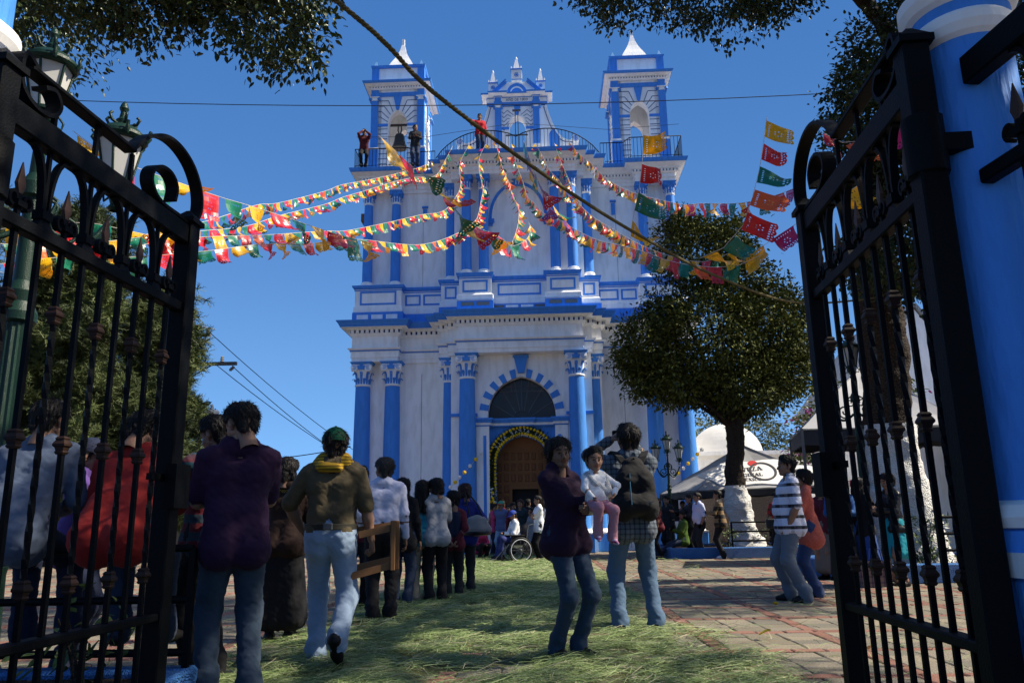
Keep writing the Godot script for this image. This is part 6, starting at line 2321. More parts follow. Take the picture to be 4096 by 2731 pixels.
# ---------------------------------------------------------------- paper flags and ropes
func flag_mesh(lean: float, curl: float, twist: float, seed_no: int) -> ArrayMesh:
	# top edge along x from -0.5 to 0.5 at y = 0, hanging to y = -1 with a scalloped foot
	var r := RandomNumberGenerator.new()
	r.seed = seed_no
	var b := MB.new()
	var nx := 9
	var ny := 6
	var g := []
	var ph := r.randf() * TAU
	for j in ny + 1:
		var row := []
		var v := float(j) / ny
		for i in nx + 1:
			var u := float(i) / nx - 0.5
			var y := -v
			if j == ny:
				y -= 0.07 * absf(sin((u + 0.5) * PI * 3.0))
			var p := Vector3(u * (1.0 - 0.10 * v), y, 0)
			p.z += curl * v * v * sin(u * 3.0 + ph) + 0.10 * sin(v * 5.0 + ph) * v + 0.06 * sin(u * 9.0 + v * 3.0 + ph) * v
			p.x += lean * v * v
			p.y += absf(lean) * 0.28 * v * v + absf(curl) * 0.25 * v * v
			var a := twist * v
			p = Vector3(p.x * cos(a) - p.z * sin(a), p.y, p.x * sin(a) + p.z * cos(a))
			row.append(p)
		g.append(row)
	for j in ny:
		for i in nx:
			var u0 := float(i) / nx
			var u1 := float(i + 1) / nx
			var v0 := float(j) / ny
			var v1 := float(j + 1) / ny
			b.quad(g[j + 1][i], g[j + 1][i + 1], g[j][i + 1], g[j][i], [Vector2(u0, v1), Vector2(u1, v1), Vector2(u1, v0), Vector2(u0, v0)])
	return b.mesh()
func cut_paper() -> ImageTexture:
	# the punched holes of the paper: a border of slots, a ring of petals and rows of short cuts
	var n := 128
	var im := Image.create(n, n, false, Image.FORMAT_RGBA8)
	im.fill(Color(1, 1, 1, 1))
	for y in n:
		for x in n:
			var u := (x + 0.5) / n
			var v := (y + 0.5) / n
			var d := Vector2(u - 0.5, v - 0.48)
			var a := atan2(d.y, d.x)
			var r := d.length()
			var hole := false
			if r > 0.11 and r < 0.16 and cos(a * 6.0) > 0.6: hole = true
			if v > 0.10 and v < 0.16 and fmod(u * 9.0, 1.0) < 0.35 and u > 0.12 and u < 0.88: hole = true
			if v > 0.80 and v < 0.86 and fmod(u * 8.0 + 0.3, 1.0) < 0.4 and u > 0.1 and u < 0.9: hole = true
			if v > 0.90 and v < 0.94 and fmod(u * 8.0, 1.0) < 0.3: hole = true
			if hole: im.set_pixel(x, y, Color(1, 1, 1, 0))
	return ImageTexture.create_from_image(im)
func build_bunting() -> void:
	var cut := cut_paper()
	var paper := {}
	for c in [["red", 0.60, 0.016, 0.030], ["green", 0.006, 0.155, 0.085], ["yellow", 0.80, 0.46, 0.010], ["magenta", 0.50, 0.015, 0.16], ["orange", 0.80, 0.14, 0.015], ["purple", 0.16, 0.03, 0.20], ["teal", 0.01, 0.13, 0.17]]:
		var m := mat(c[0] + "_paper", c[1], c[2], c[3], 0.32)
		m.albedo_texture = cut
		m.transparency = BaseMaterial3D.TRANSPARENCY_ALPHA_SCISSOR
		m.alpha_scissor_threshold = 0.5
		m.cull_mode = BaseMaterial3D.CULL_DISABLED
		m.backlight_enabled = true
		m.backlight = Color(c[1] * 0.55, c[2] * 0.55, c[3] * 0.55).linear_to_srgb()
		m.metallic_specular = 0.5
		paper[c[0]] = m
	var shapes := []
	for k in 9:
		shapes.append(flag_mesh([0.0, 0.15, 0.4, 0.55, 0.25, -0.1, 0.3, 0.1, 0.5][k], [0.1, 0.25, 0.35, 0.2, 0.5, 0.3, 0.15, 0.6, 0.4][k], [0.0, 0.3, -0.4, 0.5, 0.9, -0.8, 0.2, -0.3, 1.2][k], 90 + k))
	var lines := [
		["uppermost bunting line running left from below the left bell tower", [Vector3(-2.72, 13.5, -25.6), Vector3(-2.99, 12.74, -24.5), Vector3(-3.58, 11.55, -22.5), Vector3(-3.98, 10.45, -20.5), Vector3(-4.28, 9.4, -18.5), Vector3(-4.3, 8.57, -17), Vector3(-4.57, 7.22, -14.5), Vector3(-4.49, 6.54, -13), Vector3(-4.5, 5.45, -11), Vector3(-4.88, 4.62, -9.5)], 0.22, 0.26, 0.30],
		["second bunting line sweeping left from the balcony's left corner", [Vector3(-1.96, 13.85, -25.2), Vector3(-2.21, 12.94, -24.6), Vector3(-2.4, 11.94, -23.5), Vector3(-2.87, 11.2, -22), Vector3(-3.22, 10.14, -20), Vector3(-3.53, 9.02, -18), Vector3(-3.77, 8.19, -16.5), Vector3(-3.91, 7.6, -15.5), Vector3(-4.09, 6.33, -13), Vector3(-4.15, 5.54, -11.5), Vector3(-4.32, 4.67, -9.5), Vector3(-4.86, 4.17, -8.5)], 0.22, 0.26, 0.30],
		["bunting line falling from the balcony left of the niche, then left", [Vector3(-1.38, 13.89, -25.2), Vector3(-1.64, 12.99, -24.6), Vector3(-1.62, 12.15, -23.8), Vector3(-1.51, 11.11, -22.5), Vector3(-1.57, 10.07, -21), Vector3(-1.77, 9.06, -19.5), Vector3(-2.18, 8.35, -18), Vector3(-2.53, 7.61, -16.5), Vector3(-2.85, 6.89, -15), Vector3(-3.15, 6.41, -14), Vector3(-3.18, 5.83, -12.5), Vector3(-3.7, 5.2, -11), Vector3(-4.25, 4.8, -10), Vector3(-4.87, 4.3, -9), Vector3(-5.52, 4, -8)], 0.23, 0.28, 0.35],
		["bunting line falling past the niche's left columns to the lowest left row", [Vector3(-0.79, 13.9, -25.2), Vector3(-1, 13.1, -24.6), Vector3(-0.96, 12.04, -23.6), Vector3(-0.81, 11, -22.4), Vector3(-0.83, 9.93, -21), Vector3(-0.84, 8.93, -19.5), Vector3(-0.88, 8.14, -18), Vector3(-1.07, 7.34, -16.5), Vector3(-1.36, 6.58, -15), Vector3(-1.69, 6.11, -14), Vector3(-2.02, 5.77, -13), Vector3(-2.39, 5.55, -12.2), Vector3(-2.65, 5.33, -11.6), Vector3(-3.05, 5.05, -11), Vector3(-3.46, 4.8, -10.3), Vector3(-3.9, 4.46, -9.6), Vector3(-4.6, 4.18, -9), Vector3(-5.13, 3.98, -8.4), Vector3(-5.49, 3.77, -8)], 0.25, 0.30, 0.35],
		["bunting line falling before the niche to the big hanging loop", [Vector3(-0.45, 13.9, -25.2), Vector3(-0.33, 13.1, -24.5), Vector3(-0.2, 12.1, -23.4), Vector3(-0.03, 11.04, -22), Vector3(0.07, 9.99, -20.6), Vector3(0.22, 8.93, -19), Vector3(0.21, 8.06, -17.6), Vector3(0.14, 7.24, -16.3), Vector3(0.01, 6.41, -15)], 0.25, 0.30, 0.25],
		["short bunting line curling at the bottom of the hanging loop", [Vector3(0.39, 7.16, -15.6), Vector3(0.43, 6.86, -15.2), Vector3(0.36, 6.52, -14.8), Vector3(0.21, 6.28, -14.5), Vector3(0.01, 6.14, -14.3)], 0.25, 0.30, 0.20],
		["bunting line from the balcony's middle down to the round tree", [Vector3(0.1, 13.89, -25.2), Vector3(0.25, 12.69, -24.3), Vector3(0.43, 11.56, -23.2), Vector3(0.54, 10.51, -22), Vector3(0.69, 9.8, -20.8), Vector3(0.89, 8.91, -19.4), Vector3(1.16, 8.1, -17.8), Vector3(1.38, 7.15, -16), Vector3(1.62, 6.15, -14), Vector3(1.86, 5.52, -12.6), Vector3(2.08, 5.05, -11.6), Vector3(2.27, 4.63, -10.8), Vector3(2.56, 4.37, -10.3), Vector3(2.98, 4.22, -9.9), Vector3(3.3, 4.34, -9.8)], 0.24, 0.29, -0.20],
		["bunting line that follows the thick rope down to the right", [Vector3(0.94, 13.87, -25.2), Vector3(1.16, 12.91, -24.3), Vector3(1.27, 12.07, -23.4), Vector3(1.52, 11.01, -22), Vector3(1.6, 10.12, -20.8), Vector3(1.78, 9.2, -19.4), Vector3(1.96, 7.98, -17.4), Vector3(2.12, 6.91, -15.4), Vector3(2.22, 6.17, -14), Vector3(2.3, 5.57, -12.8), Vector3(2.48, 4.89, -11.4), Vector3(2.76, 4.53, -10.6), Vector3(3.09, 4.51, -10)], 0.24, 0.29, -0.10],
		["short bunting line in front of the right upper columns", [Vector3(1.61, 13.89, -25.2), Vector3(1.71, 13, -24.5), Vector3(1.8, 12.21, -23.7), Vector3(1.88, 11.23, -22.6), Vector3(1.95, 10.2, -21.4), Vector3(2.09, 9.17, -20), Vector3(2.3, 7.89, -17.8), Vector3(2.46, 6.69, -15.5)], 0.23, 0.27, -0.10],
		["straight bunting line high above the round tree towards the right gate leaf", [Vector3(2.12, 13.94, -25.2), Vector3(2.37, 12.84, -24), Vector3(2.64, 11.9, -22.8), Vector3(2.73, 11.25, -22), Vector3(2.89, 10.25, -20.5), Vector3(3, 9.37, -19), Vector3(3.12, 8.31, -17), Vector3(3.28, 7.4, -15.2), Vector3(3.35, 6.82, -14), Vector3(3.39, 6.42, -13), Vector3(3.7, 5.99, -12), Vector3(3.92, 5.73, -11.2), Vector3(4.13, 5.59, -10.5)], 0.24, 0.30, 0.00],
		["nearest bunting line of large flags falling from the thin wire at the left tower", [Vector3(-1.56, 5.52, -8.6), Vector3(-1.44, 5.51, -8.9), Vector3(-1.28, 5.48, -9.3), Vector3(-1.07, 5.51, -9.9), Vector3(-0.89, 5.49, -10.5), Vector3(-0.74, 5.47, -11), Vector3(-0.58, 5.53, -11.6), Vector3(-0.4, 5.67, -12.2), Vector3(-0.22, 5.81, -12.8), Vector3(0.01, 5.91, -13.6)], 0.34, 0.40, 0.50],
		["bunting line with long blue and purple flags in front of the niche", [Vector3(0.2, 5.88, -9.5), Vector3(0.3, 5.94, -10.2), Vector3(0.42, 6.04, -11), Vector3(0.57, 6.14, -11.8), Vector3(0.74, 6.27, -12.6), Vector3(0.93, 6.4, -13.4), Vector3(1.15, 6.4, -14)], 0.28, 0.34, 0.25],
		["steep bunting line of large flags below the right bell tower", [Vector3(1.77, 5.95, -9.4), Vector3(1.77, 5.7, -9.5), Vector3(1.75, 5.46, -9.6), Vector3(1.72, 5.23, -9.7), Vector3(1.67, 5.02, -9.8), Vector3(1.64, 4.84, -9.9), Vector3(1.64, 4.7, -10.1)], 0.24, 0.46, 0.90],
		["steep bunting line of large flags left of the right gate leaf", [Vector3(3.48, 6.22, -9.6), Vector3(3.4, 5.83, -9.6), Vector3(3.31, 5.45, -9.6), Vector3(3.22, 5.15, -9.6), Vector3(3.09, 4.84, -9.6), Vector3(3.02, 4.64, -9.7), Vector3(2.82, 4.47, -9.9), Vector3(2.6, 4.45, -10.2)], 0.24, 0.46, 0.90],
		["bunting line of large flags from the left lamp over the left gate leaf", [Vector3(-4.27, 4.78, -7), Vector3(-4.14, 4.7, -7.3), Vector3(-3.98, 4.72, -7.7), Vector3(-3.78, 4.79, -8.2), Vector3(-3.52, 4.86, -8.8), Vector3(-3.22, 4.98, -9.5), Vector3(-2.9, 5.07, -10.2), Vector3(-2.54, 5.18, -11), Vector3(-2.16, 5.33, -11.8)], 0.30, 0.36, 0.35],
		["bunting line behind the left gate leaf's spear tips", [Vector3(-5.95, 4.41, -8.6), Vector3(-5.57, 4.5, -8.7), Vector3(-5.17, 4.6, -8.9), Vector3(-4.73, 4.59, -9.2), Vector3(-4.24, 4.56, -9.6)], 0.30, 0.34, 0.30],
		["bunting line of red and orange flags behind the right gate leaf", [Vector3(4.13, 5.95, -9.5), Vector3(4.34, 5.61, -9.2), Vector3(4.65, 5.68, -9), Vector3(4.95, 5.85, -8.9)], 0.30, 0.36, 0.30],
		["bunting line crossing low behind the right gate leaf", [Vector3(3.1, 4.36, -10.1), Vector3(3.41, 4.53, -9.9), Vector3(3.7, 4.69, -9.7), Vector3(4.11, 4.9, -9.5), Vector3(4.5, 5.11, -9.3)], 0.30, 0.34, 0.40]]
	for li in lines.size():
		var l: Array = lines[li]
		var p: Array = l[1]
		var t := thing("bunting", l[0], "bunting", p[0], 0.0, "lines of cut paper flags")
		var c := Curve3D.new()
		for k in p.size():
			var tan: Vector3 = (p[mini(k + 1, p.size() - 1)] - p[maxi(k - 1, 0)]) / 6.0
			c.add_point(p[k] - p[0], -tan, tan)
		c.bake_interval = 0.1
		var total := c.get_baked_length()
		var pts := []
		var m := maxi(int(total / 0.35), 6)
		for k in m + 1: pts.append(c.sample_baked(total * k / m))
		var s := MB.new()
		s.tube(pts, 0.004, 4)
		obj("string", s, M.string, t)
		var w: float = l[2] * (0.84 if li < 10 else 1.0)
		var h: float = l[3] * (0.86 if li < 10 else 1.0)
		var wind: float = l[4]
		var gap := w * 1.28
		var n := mini(int(total / gap), 290)
		var order := ["yellow", "red", "green"]
		for k in n:
			var at := (k + 0.5) * total / n
			var q := c.sample_baked(at)
			var d := (c.sample_baked(minf(at + 0.12, total)) - c.sample_baked(maxf(at - 0.12, 0))).normalized()
			if d.x < 0: d = -d
			var steep := absf(d.y) > 0.72
			var blow := Vector3(1, 0, 0.3) * (wind + rng.randf_range(-0.35, 0.35))
			var dn := (Vector3(0, -1, 0) + blow).normalized()
			if steep:
				dn = (Vector3(0.9 if wind > 0.6 else rng.randf_range(-0.9, 0.9), -0.5, rng.randf_range(-0.3, 0.6))).normalized()
			if absf(dn.dot(d)) > 0.85: dn = (dn - d * dn.dot(d) * 0.7).normalized()
			var z := d.cross(-dn).normalized()
			var o: String = order[k % 3]
			var x := rng.randf()
			if x < 0.02: o = "magenta"
			elif x < 0.04: o = "orange"
			if li == 11: o = ["teal", "purple", "yellow", "green", "purple", "red"][k % 6]
			if li == 16: o = ["red", "orange", "magenta"][k % 3]
			var f := obj("flag", shapes[rng.randi() % 9], paper[o], t)
			f.transform = Transform3D(Basis(d * w, -dn * h * rng.randf_range(0.85, 1.1), z * w), q)
	# the thick rope that crosses in front of everything
	var rp := MB.new()
	var cv := Curve3D.new()
	var rpts := [Vector3(-2.4, 4.1, -2.0), Vector3(-0.82, 3.43, -3.3), Vector3(-0.40, 3.28, -3.9), Vector3(0.33, 3.23, -5.0), Vector3(1.12, 3.27, -6.2), Vector3(2.07, 3.33, -7.5), Vector3(3.47, 3.52, -9.2), Vector3(5.23, 4.06, -11.0), Vector3(6.35, 4.64, -12.6)]
	for k in rpts.size():
		var tan: Vector3 = (rpts[mini(k + 1, 8)] - rpts[maxi(k - 1, 0)]) / 6.0
		cv.add_point(rpts[k], -tan, tan)
	cv.bake_interval = 0.02
	var bp := cv.get_baked_points()
	for strand in 3:
		var sp := []
		for k in bp.size():
			var d := (bp[mini(k + 1, bp.size() - 1)] - bp[maxi(k - 1, 0)]).normalized()
			var x := d.cross(Vector3.UP).normalized()
			var y := x.cross(d)
			var a := k * 0.02 * 60.0 + strand * TAU / 3
			sp.append(bp[k] + (x * cos(a) + y * sin(a)) * 0.0065)
		rp.tube(sp, 0.0082, 5)
	tag(obj("rope", rp, M.rope), "thick twisted rope running diagonally across the picture to the big tree", "rope")

# ---------------------------------------------------------------- figures: one smooth field per body, clothes split off it
class Field:
	var o := Vector3()
	var h := 0.02
	var nx := 0
	var ny := 0
	var nz := 0
	var d := PackedFloat32Array()
	var lab := PackedByteArray()
	func setup(lo: Vector3, hi: Vector3, cell: float) -> void:
		h = cell
		o = lo - Vector3(3, 3, 3) * h
		nx = int(ceil((hi.x - lo.x) / h)) + 7
		ny = int(ceil((hi.y - lo.y) / h)) + 7
		nz = int(ceil((hi.z - lo.z) / h)) + 7
		d.resize(nx * ny * nz)
		d.fill(9.0)
		lab.resize(nx * ny * nz)
		lab.fill(255)
	func stamp(l: int, a: Vector3, b: Vector3, ra: float, rb: float, k: float, cut := false) -> void:
		var m := maxf(ra, rb) + k + h * 2.0
		var lo := (a.min(b) - Vector3(m, m, m) - o) / h
		var hi := (a.max(b) + Vector3(m, m, m) - o) / h
		var x0 := maxi(int(lo.x), 0)
		var y0 := maxi(int(lo.y), 0)
		var z0 := maxi(int(lo.z), 0)
		var x1 := mini(int(hi.x) + 1, nx - 1)
		var y1 := mini(int(hi.y) + 1, ny - 1)
		var z1 := mini(int(hi.z) + 1, nz - 1)
		var ba := b - a
		var inv := 1.0 / maxf(ba.length_squared(), 1e-9)
		var dr := rb - ra
		var step := Vector3(h, 0, 0)
		for z in range(z0, z1 + 1):
			for y in range(y0, y1 + 1):
				var p := o + Vector3(x0, y, z) * h - a
				var i := (z * ny + y) * nx + x0
				for x in range(x0, x1 + 1):
					var t := clampf(p.dot(ba) * inv, 0.0, 1.0)
					var q := (p - ba * t).length() - ra - dr * t
					var c := d[i]
					if cut:
						q = -q
						if q > c - k:
							var w := maxf(k - absf(c - q), 0.0) / k
							d[i] = maxf(c, q) + w * w * k * 0.25
					elif lab[i] == l:
						var w := maxf(k - absf(c - q), 0.0) / k
						d[i] = minf(c, q) - w * w * k * 0.25
					elif q < c:
						d[i] = q
						lab[i] = l
					p += step
					i += 1
	func mesh_parts() -> Dictionary:
		# surface nets: {"v": points, "n": normals, "l": labels, "q": {label: quads}}
		var vid := PackedInt32Array()
		vid.resize(nx * ny * nz)
		vid.fill(-1)
		var v := PackedVector3Array()
		var nn := PackedVector3Array()
		var ll := PackedByteArray()
		var q := {}
		var sy := nx
		var sz := nx * ny
		var far := h * 1.9
		for z in range(1, nz - 2):
			for y in range(1, ny - 2):
				var i := (z * ny + y) * nx
				for x in range(1, nx - 2):
					var k := i + x
					var c0 := d[k]
					if c0 > far or c0 < -far:
						continue
					var c1 := d[k + 1]
					var c2 := d[k + sy]
					var c3 := d[k + sy + 1]
					var c4 := d[k + sz]
					var c5 := d[k + sz + 1]
					var c6 := d[k + sz + sy]
					var c7 := d[k + sz + sy + 1]
					var ins := int(c0 < 0) + int(c1 < 0) + int(c2 < 0) + int(c3 < 0) + int(c4 < 0) + int(c5 < 0) + int(c6 < 0) + int(c7 < 0)
					if ins == 0 or ins == 8:
						continue
					var s := Vector3()
					var n := 0
					if (c0 < 0) != (c1 < 0):
						s += Vector3(c0 / (c0 - c1), 0, 0); n += 1
					if (c2 < 0) != (c3 < 0):
						s += Vector3(c2 / (c2 - c3), 1, 0); n += 1
					if (c4 < 0) != (c5 < 0):
						s += Vector3(c4 / (c4 - c5), 0, 1); n += 1
					if (c6 < 0) != (c7 < 0):
						s += Vector3(c6 / (c6 - c7), 1, 1); n += 1
					if (c0 < 0) != (c2 < 0):
						s += Vector3(0, c0 / (c0 - c2), 0); n += 1
					if (c1 < 0) != (c3 < 0):
						s += Vector3(1, c1 / (c1 - c3), 0); n += 1
					if (c4 < 0) != (c6 < 0):
						s += Vector3(0, c4 / (c4 - c6), 1); n += 1
					if (c5 < 0) != (c7 < 0):
						s += Vector3(1, c5 / (c5 - c7), 1); n += 1
					if (c0 < 0) != (c4 < 0):
						s += Vector3(0, 0, c0 / (c0 - c4)); n += 1
					if (c1 < 0) != (c5 < 0):
						s += Vector3(1, 0, c1 / (c1 - c5)); n += 1
					if (c2 < 0) != (c6 < 0):
						s += Vector3(0, 1, c2 / (c2 - c6)); n += 1
					if (c3 < 0) != (c7 < 0):
						s += Vector3(1, 1, c3 / (c3 - c7)); n += 1
					vid[k] = v.size()
					v.append(o + (Vector3(x, y, z) + s / n) * h)
					nn.append(Vector3(c1 + c3 + c5 + c7 - c0 - c2 - c4 - c6, c2 + c3 + c6 + c7 - c0 - c1 - c4 - c5, c4 + c5 + c6 + c7 - c0 - c1 - c2 - c3).normalized())
					var best := minf(minf(minf(c0, c1), minf(c2, c3)), minf(minf(c4, c5), minf(c6, c7)))
					var w := k
					if best == c1: w = k + 1
					elif best == c2: w = k + sy
					elif best == c3: w = k + sy + 1
					elif best == c4: w = k + sz
					elif best == c5: w = k + sz + 1
					elif best == c6: w = k + sz + sy
					elif best == c7: w = k + sz + sy + 1
					ll.append(lab[w])
		for z in range(2, nz - 2):
			for y in range(2, ny - 2):
				var i := (z * ny + y) * nx
				for x in range(2, nx - 2):
					var k := i + x
					if vid[k] < 0:
						continue
					var c := d[k]
					for ax in 3:
						var st: int = 1 if ax == 0 else sy if ax == 1 else sz
						var e := d[k + st]
						if (c < 0) == (e < 0):
							continue
						var s1: int = sy if ax == 0 else sz if ax == 1 else 1
						var s2: int = sz if ax == 0 else 1 if ax == 1 else sy
						var a := vid[k]
						var b := vid[k - s1]
						var cc := vid[k - s1 - s2]
						var dd := vid[k - s2]
						if a < 0 or b < 0 or cc < 0 or dd < 0:
							continue
						var l := lab[k] if c < 0 else lab[k + st]
						if not q.has(l): q[l] = PackedInt32Array()
						if c < 0:
							q[l].append_array([a, cc, b, a, dd, cc])
						else:
							q[l].append_array([a, b, cc, a, cc, dd])
		return {"v": v, "n": nn, "l": ll, "q": q}
func pick(parts: Dictionary, labels: Array, tint := Color(1, 1, 1)) -> MB:
	# the triangles that wear these labels, as a mesh of their own
	var b := MB.new()
	var map := {}
	for l in labels:
		if not parts.q.has(l): continue
		for i in parts.q[l]:
			if not map.has(i):
				map[i] = b.v.size()
				b.v.append(parts.v[i])
				b.n.append(parts.n[i])
				b.uv.append(Vector2())
				b.col.append(tint)
			b.ix.append(map[i])
	return b
var lib := {}
var fold := FastNoiseLite.new()
func head_lib(style: String) -> Dictionary:
	# head in its own axes: ears at the origin's height, face towards +z; "skin" and "hair" meshes
	if lib.has(style): return lib[style]
	var fine := not style.begins_with("far_")
	var st := style.trim_prefix("far_")
	var f := Field.new()
	f.setup(Vector3(-0.13, -0.36 if st in ["long", "pony"] else -0.17, -0.17), Vector3(0.13, 0.15, 0.13), 0.0068 if fine else 0.013)
	var S := func(a: Vector3, b: Vector3, ra: float, rb: float, k := 0.02) -> void: f.stamp(0, a, b, ra, rb, k)
	for s in [-1.0, 1.0]:
		S.call(Vector3(s * 0.014, 0.035, -0.025), Vector3(s * 0.010, 0.035, 0.022), 0.074, 0.066)
		S.call(Vector3(s * 0.022, -0.035, 0.030), Vector3(s * 0.012, -0.078, 0.045), 0.046, 0.030)
		S.call(Vector3(s * 0.036, -0.028, 0.052), Vector3(s * 0.030, -0.040, 0.058), 0.028, 0.026)
		S.call(Vector3(s * 0.052, -0.055, 0.005), Vector3(s * 0.014, -0.092, 0.055), 0.018, 0.018)
	S.call(Vector3(0, -0.086, 0.056), Vector3(0, -0.09, 0.058), 0.022, 0.021)
	S.call(Vector3(0, -0.06, -0.02), Vector3(0, -0.17, -0.03), 0.052, 0.054)
	S.call(Vector3(-0.032, 0.020, 0.072), Vector3(0.032, 0.020, 0.072), 0.018, 0.018, 0.012)
	S.call(Vector3(0, 0.008, 0.084), Vector3(0, -0.036, 0.104), 0.009, 0.0135, 0.010)
	for s in [-1.0, 1.0]:
		S.call(Vector3(s * 0.012, -0.038, 0.092), Vector3(s * 0.013, -0.040, 0.090), 0.0105, 0.0095, 0.008)
		f.stamp(0, Vector3(s * 0.031, -0.002, 0.098), Vector3(s * 0.036, -0.002, 0.094), 0.0135, 0.012, 0.012, true)
		S.call(Vector3(s * 0.031, 0.000, 0.073), Vector3(s * 0.032, 0.000, 0.073), 0.0125, 0.0125, 0.003)
		S.call(Vector3(s * 0.080, 0.008, -0.006), Vector3(s * 0.083, -0.014, -0.010), 0.014, 0.013, 0.006)
		S.call(Vector3(s * 0.083, -0.014, -0.010), Vector3(s * 0.078, -0.036, -0.002), 0.012, 0.009, 0.006)
	S.call(Vector3(-0.018, -0.0575, 0.083), Vector3(0.018, -0.0575, 0.083), 0.0075, 0.0075, 0.006)
	S.call(Vector3(-0.015, -0.069, 0.082), Vector3(0.015, -0.069, 0.082), 0.0085, 0.0085, 0.006)
	f.stamp(0, Vector3(-0.020, -0.063, 0.094), Vector3(0.020, -0.063, 0.094), 0.0035, 0.0035, 0.004, true)
	var H := func(a: Vector3, b: Vector3, ra: float, rb: float, k := 0.025) -> void: f.stamp(1, a, b, ra, rb, k)
	if st != "bald":
		var thick: float = {"short": 0.006, "grey": 0.006, "flat": 0.001}.get(st, 0.010)
		for s in [-1.0, 1.0]:
			H.call(Vector3(s * 0.016, 0.052, -0.038), Vector3(s * 0.014, 0.060, 0.010), 0.072 + thick, 0.066 + thick)
			H.call(Vector3(s * 0.062, 0.045, 0.018), Vector3(s * 0.066, 0.0, -0.004), 0.022, 0.017)
			H.call(Vector3(s * 0.045, 0.02, -0.055), Vector3(s * 0.032, -0.06, -0.058), 0.045, 0.030)
		if st == "short":
			H.call(Vector3(-0.03, 0.105, 0.045), Vector3(0.04, 0.108, 0.04), 0.030, 0.028)
			H.call(Vector3(-0.03, 0.118, 0.0), Vector3(0.04, 0.115, -0.02), 0.026, 0.026)
		if st in ["long", "pony", "bun"]:
			for s in [-1.0, 1.0]:
				H.call(Vector3(s * 0.058, 0.05, 0.03), Vector3(s * 0.066, -0.03, -0.02), 0.032, 0.030)
			H.call(Vector3(0, 0.0, -0.085), Vector3(0, -0.05, -0.075), 0.058, 0.045)
		if st in ["long", "pony", "bun", "bob"]:
			H.call(Vector3(-0.05, 0.085, 0.040), Vector3(0.05, 0.085, 0.040), 0.030, 0.030)
		if st == "long":
			for s in [-1.0, 1.0]:
				H.call(Vector3(s * 0.058, 0.02, -0.03), Vector3(s * 0.075, -0.22, -0.045), 0.042, 0.036)
				H.call(Vector3(s * 0.035, -0.02, -0.075), Vector3(s * 0.045, -0.31, -0.095), 0.052, 0.040)
		if st == "bob":
			for s in [-1.0, 1.0]:
				H.call(Vector3(s * 0.055, 0.03, -0.03), Vector3(s * 0.064, -0.07, -0.025), 0.045, 0.036)
			H.call(Vector3(0, 0.0, -0.08), Vector3(0, -0.08, -0.075), 0.058, 0.045)
		if st == "pony":
			H.call(Vector3(0, 0.02, -0.105), Vector3(0, -0.06, -0.135), 0.030, 0.032, 0.015)
			H.call(Vector3(0, -0.06, -0.135), Vector3(0, -0.30, -0.105), 0.032, 0.014, 0.015)
		if st == "bun":
			H.call(Vector3(0, 0.045, -0.118), Vector3(0, 0.02, -0.120), 0.038, 0.038, 0.008)
	var p := f.mesh_parts()
	var skin := pick(p, [0])
	for i in skin.v.size():
		var q := skin.v[i]
		var c := Color(1, 1, 1)
		if absf(absf(q.x) - 0.032) < 0.0155 and absf(q.y + 0.000) < 0.0075 and q.z > 0.074:
			c = Color(1.5, 1.75, 2.1)
			if absf(absf(q.x) - 0.032) < 0.0075: c = Color(0.06, 0.05, 0.05)
		elif absf(q.y - 0.026) < 0.006 and absf(absf(q.x) - 0.034) < 0.021 and q.z > 0.06:
			c = Color(0.22, 0.2, 0.2)
		elif absf(q.y + 0.0635) < 0.012 and absf(q.x) < 0.025 and q.z > 0.078:
			c = Color(0.85, 0.52, 0.50)
		elif q.y < -0.10 and q.z < 0.03:
			c = Color(0.9, 0.88, 0.88)
		skin.col[i] = c
	var hair := pick(p, [1])
	var hn := FastNoiseLite.new()
	hn.frequency = 38.0
	for i in hair.v.size():
		var q := hair.v[i]
		hair.v[i] = q + hair.n[i] * (hn.get_noise_3d(q.x * 1.6, q.y * 0.4, q.z * 1.6) * 0.010 + hn.get_noise_3d(q.x * 0.5, q.y * 0.3, q.z * 0.5) * 0.010)
	soften(hair)
	# loose strands lying over the hair's surface
	var count := hair.v.size()
	if fine and count > 0:
		var hr := RandomNumberGenerator.new()
		hr.seed = 77
		for k in 1500:
			var i := hr.randi() % count
			var p0 := hair.v[i]
			var n0 := hair.n[i]
			var flow := Vector3(p0.x * 3.0, -0.75, -0.5 if p0.y > 0.05 else -0.1) + Vector3(hr.randfn(), hr.randfn(), hr.randfn()) * 0.35
			flow = (flow - n0 * flow.dot(n0)).normalized()
			var l := hr.randf_range(0.022, 0.045) * (1.6 if st in ["long", "pony"] else 1.0)
			var side := flow.cross(n0).normalized() * 0.0013
			var p1 := p0 + flow * l * 0.5 + n0 * 0.005
			var p2 := p0 + flow * l + n0 * hr.randf_range(-0.002, 0.008)
			hair.quad(p0 - side, p1 - side, p1 + side, p0 + side)
			hair.tri(p1 - side, p2, p1 + side)
	lib[style] = {"skin": skin, "hair": hair}
	return lib[style]
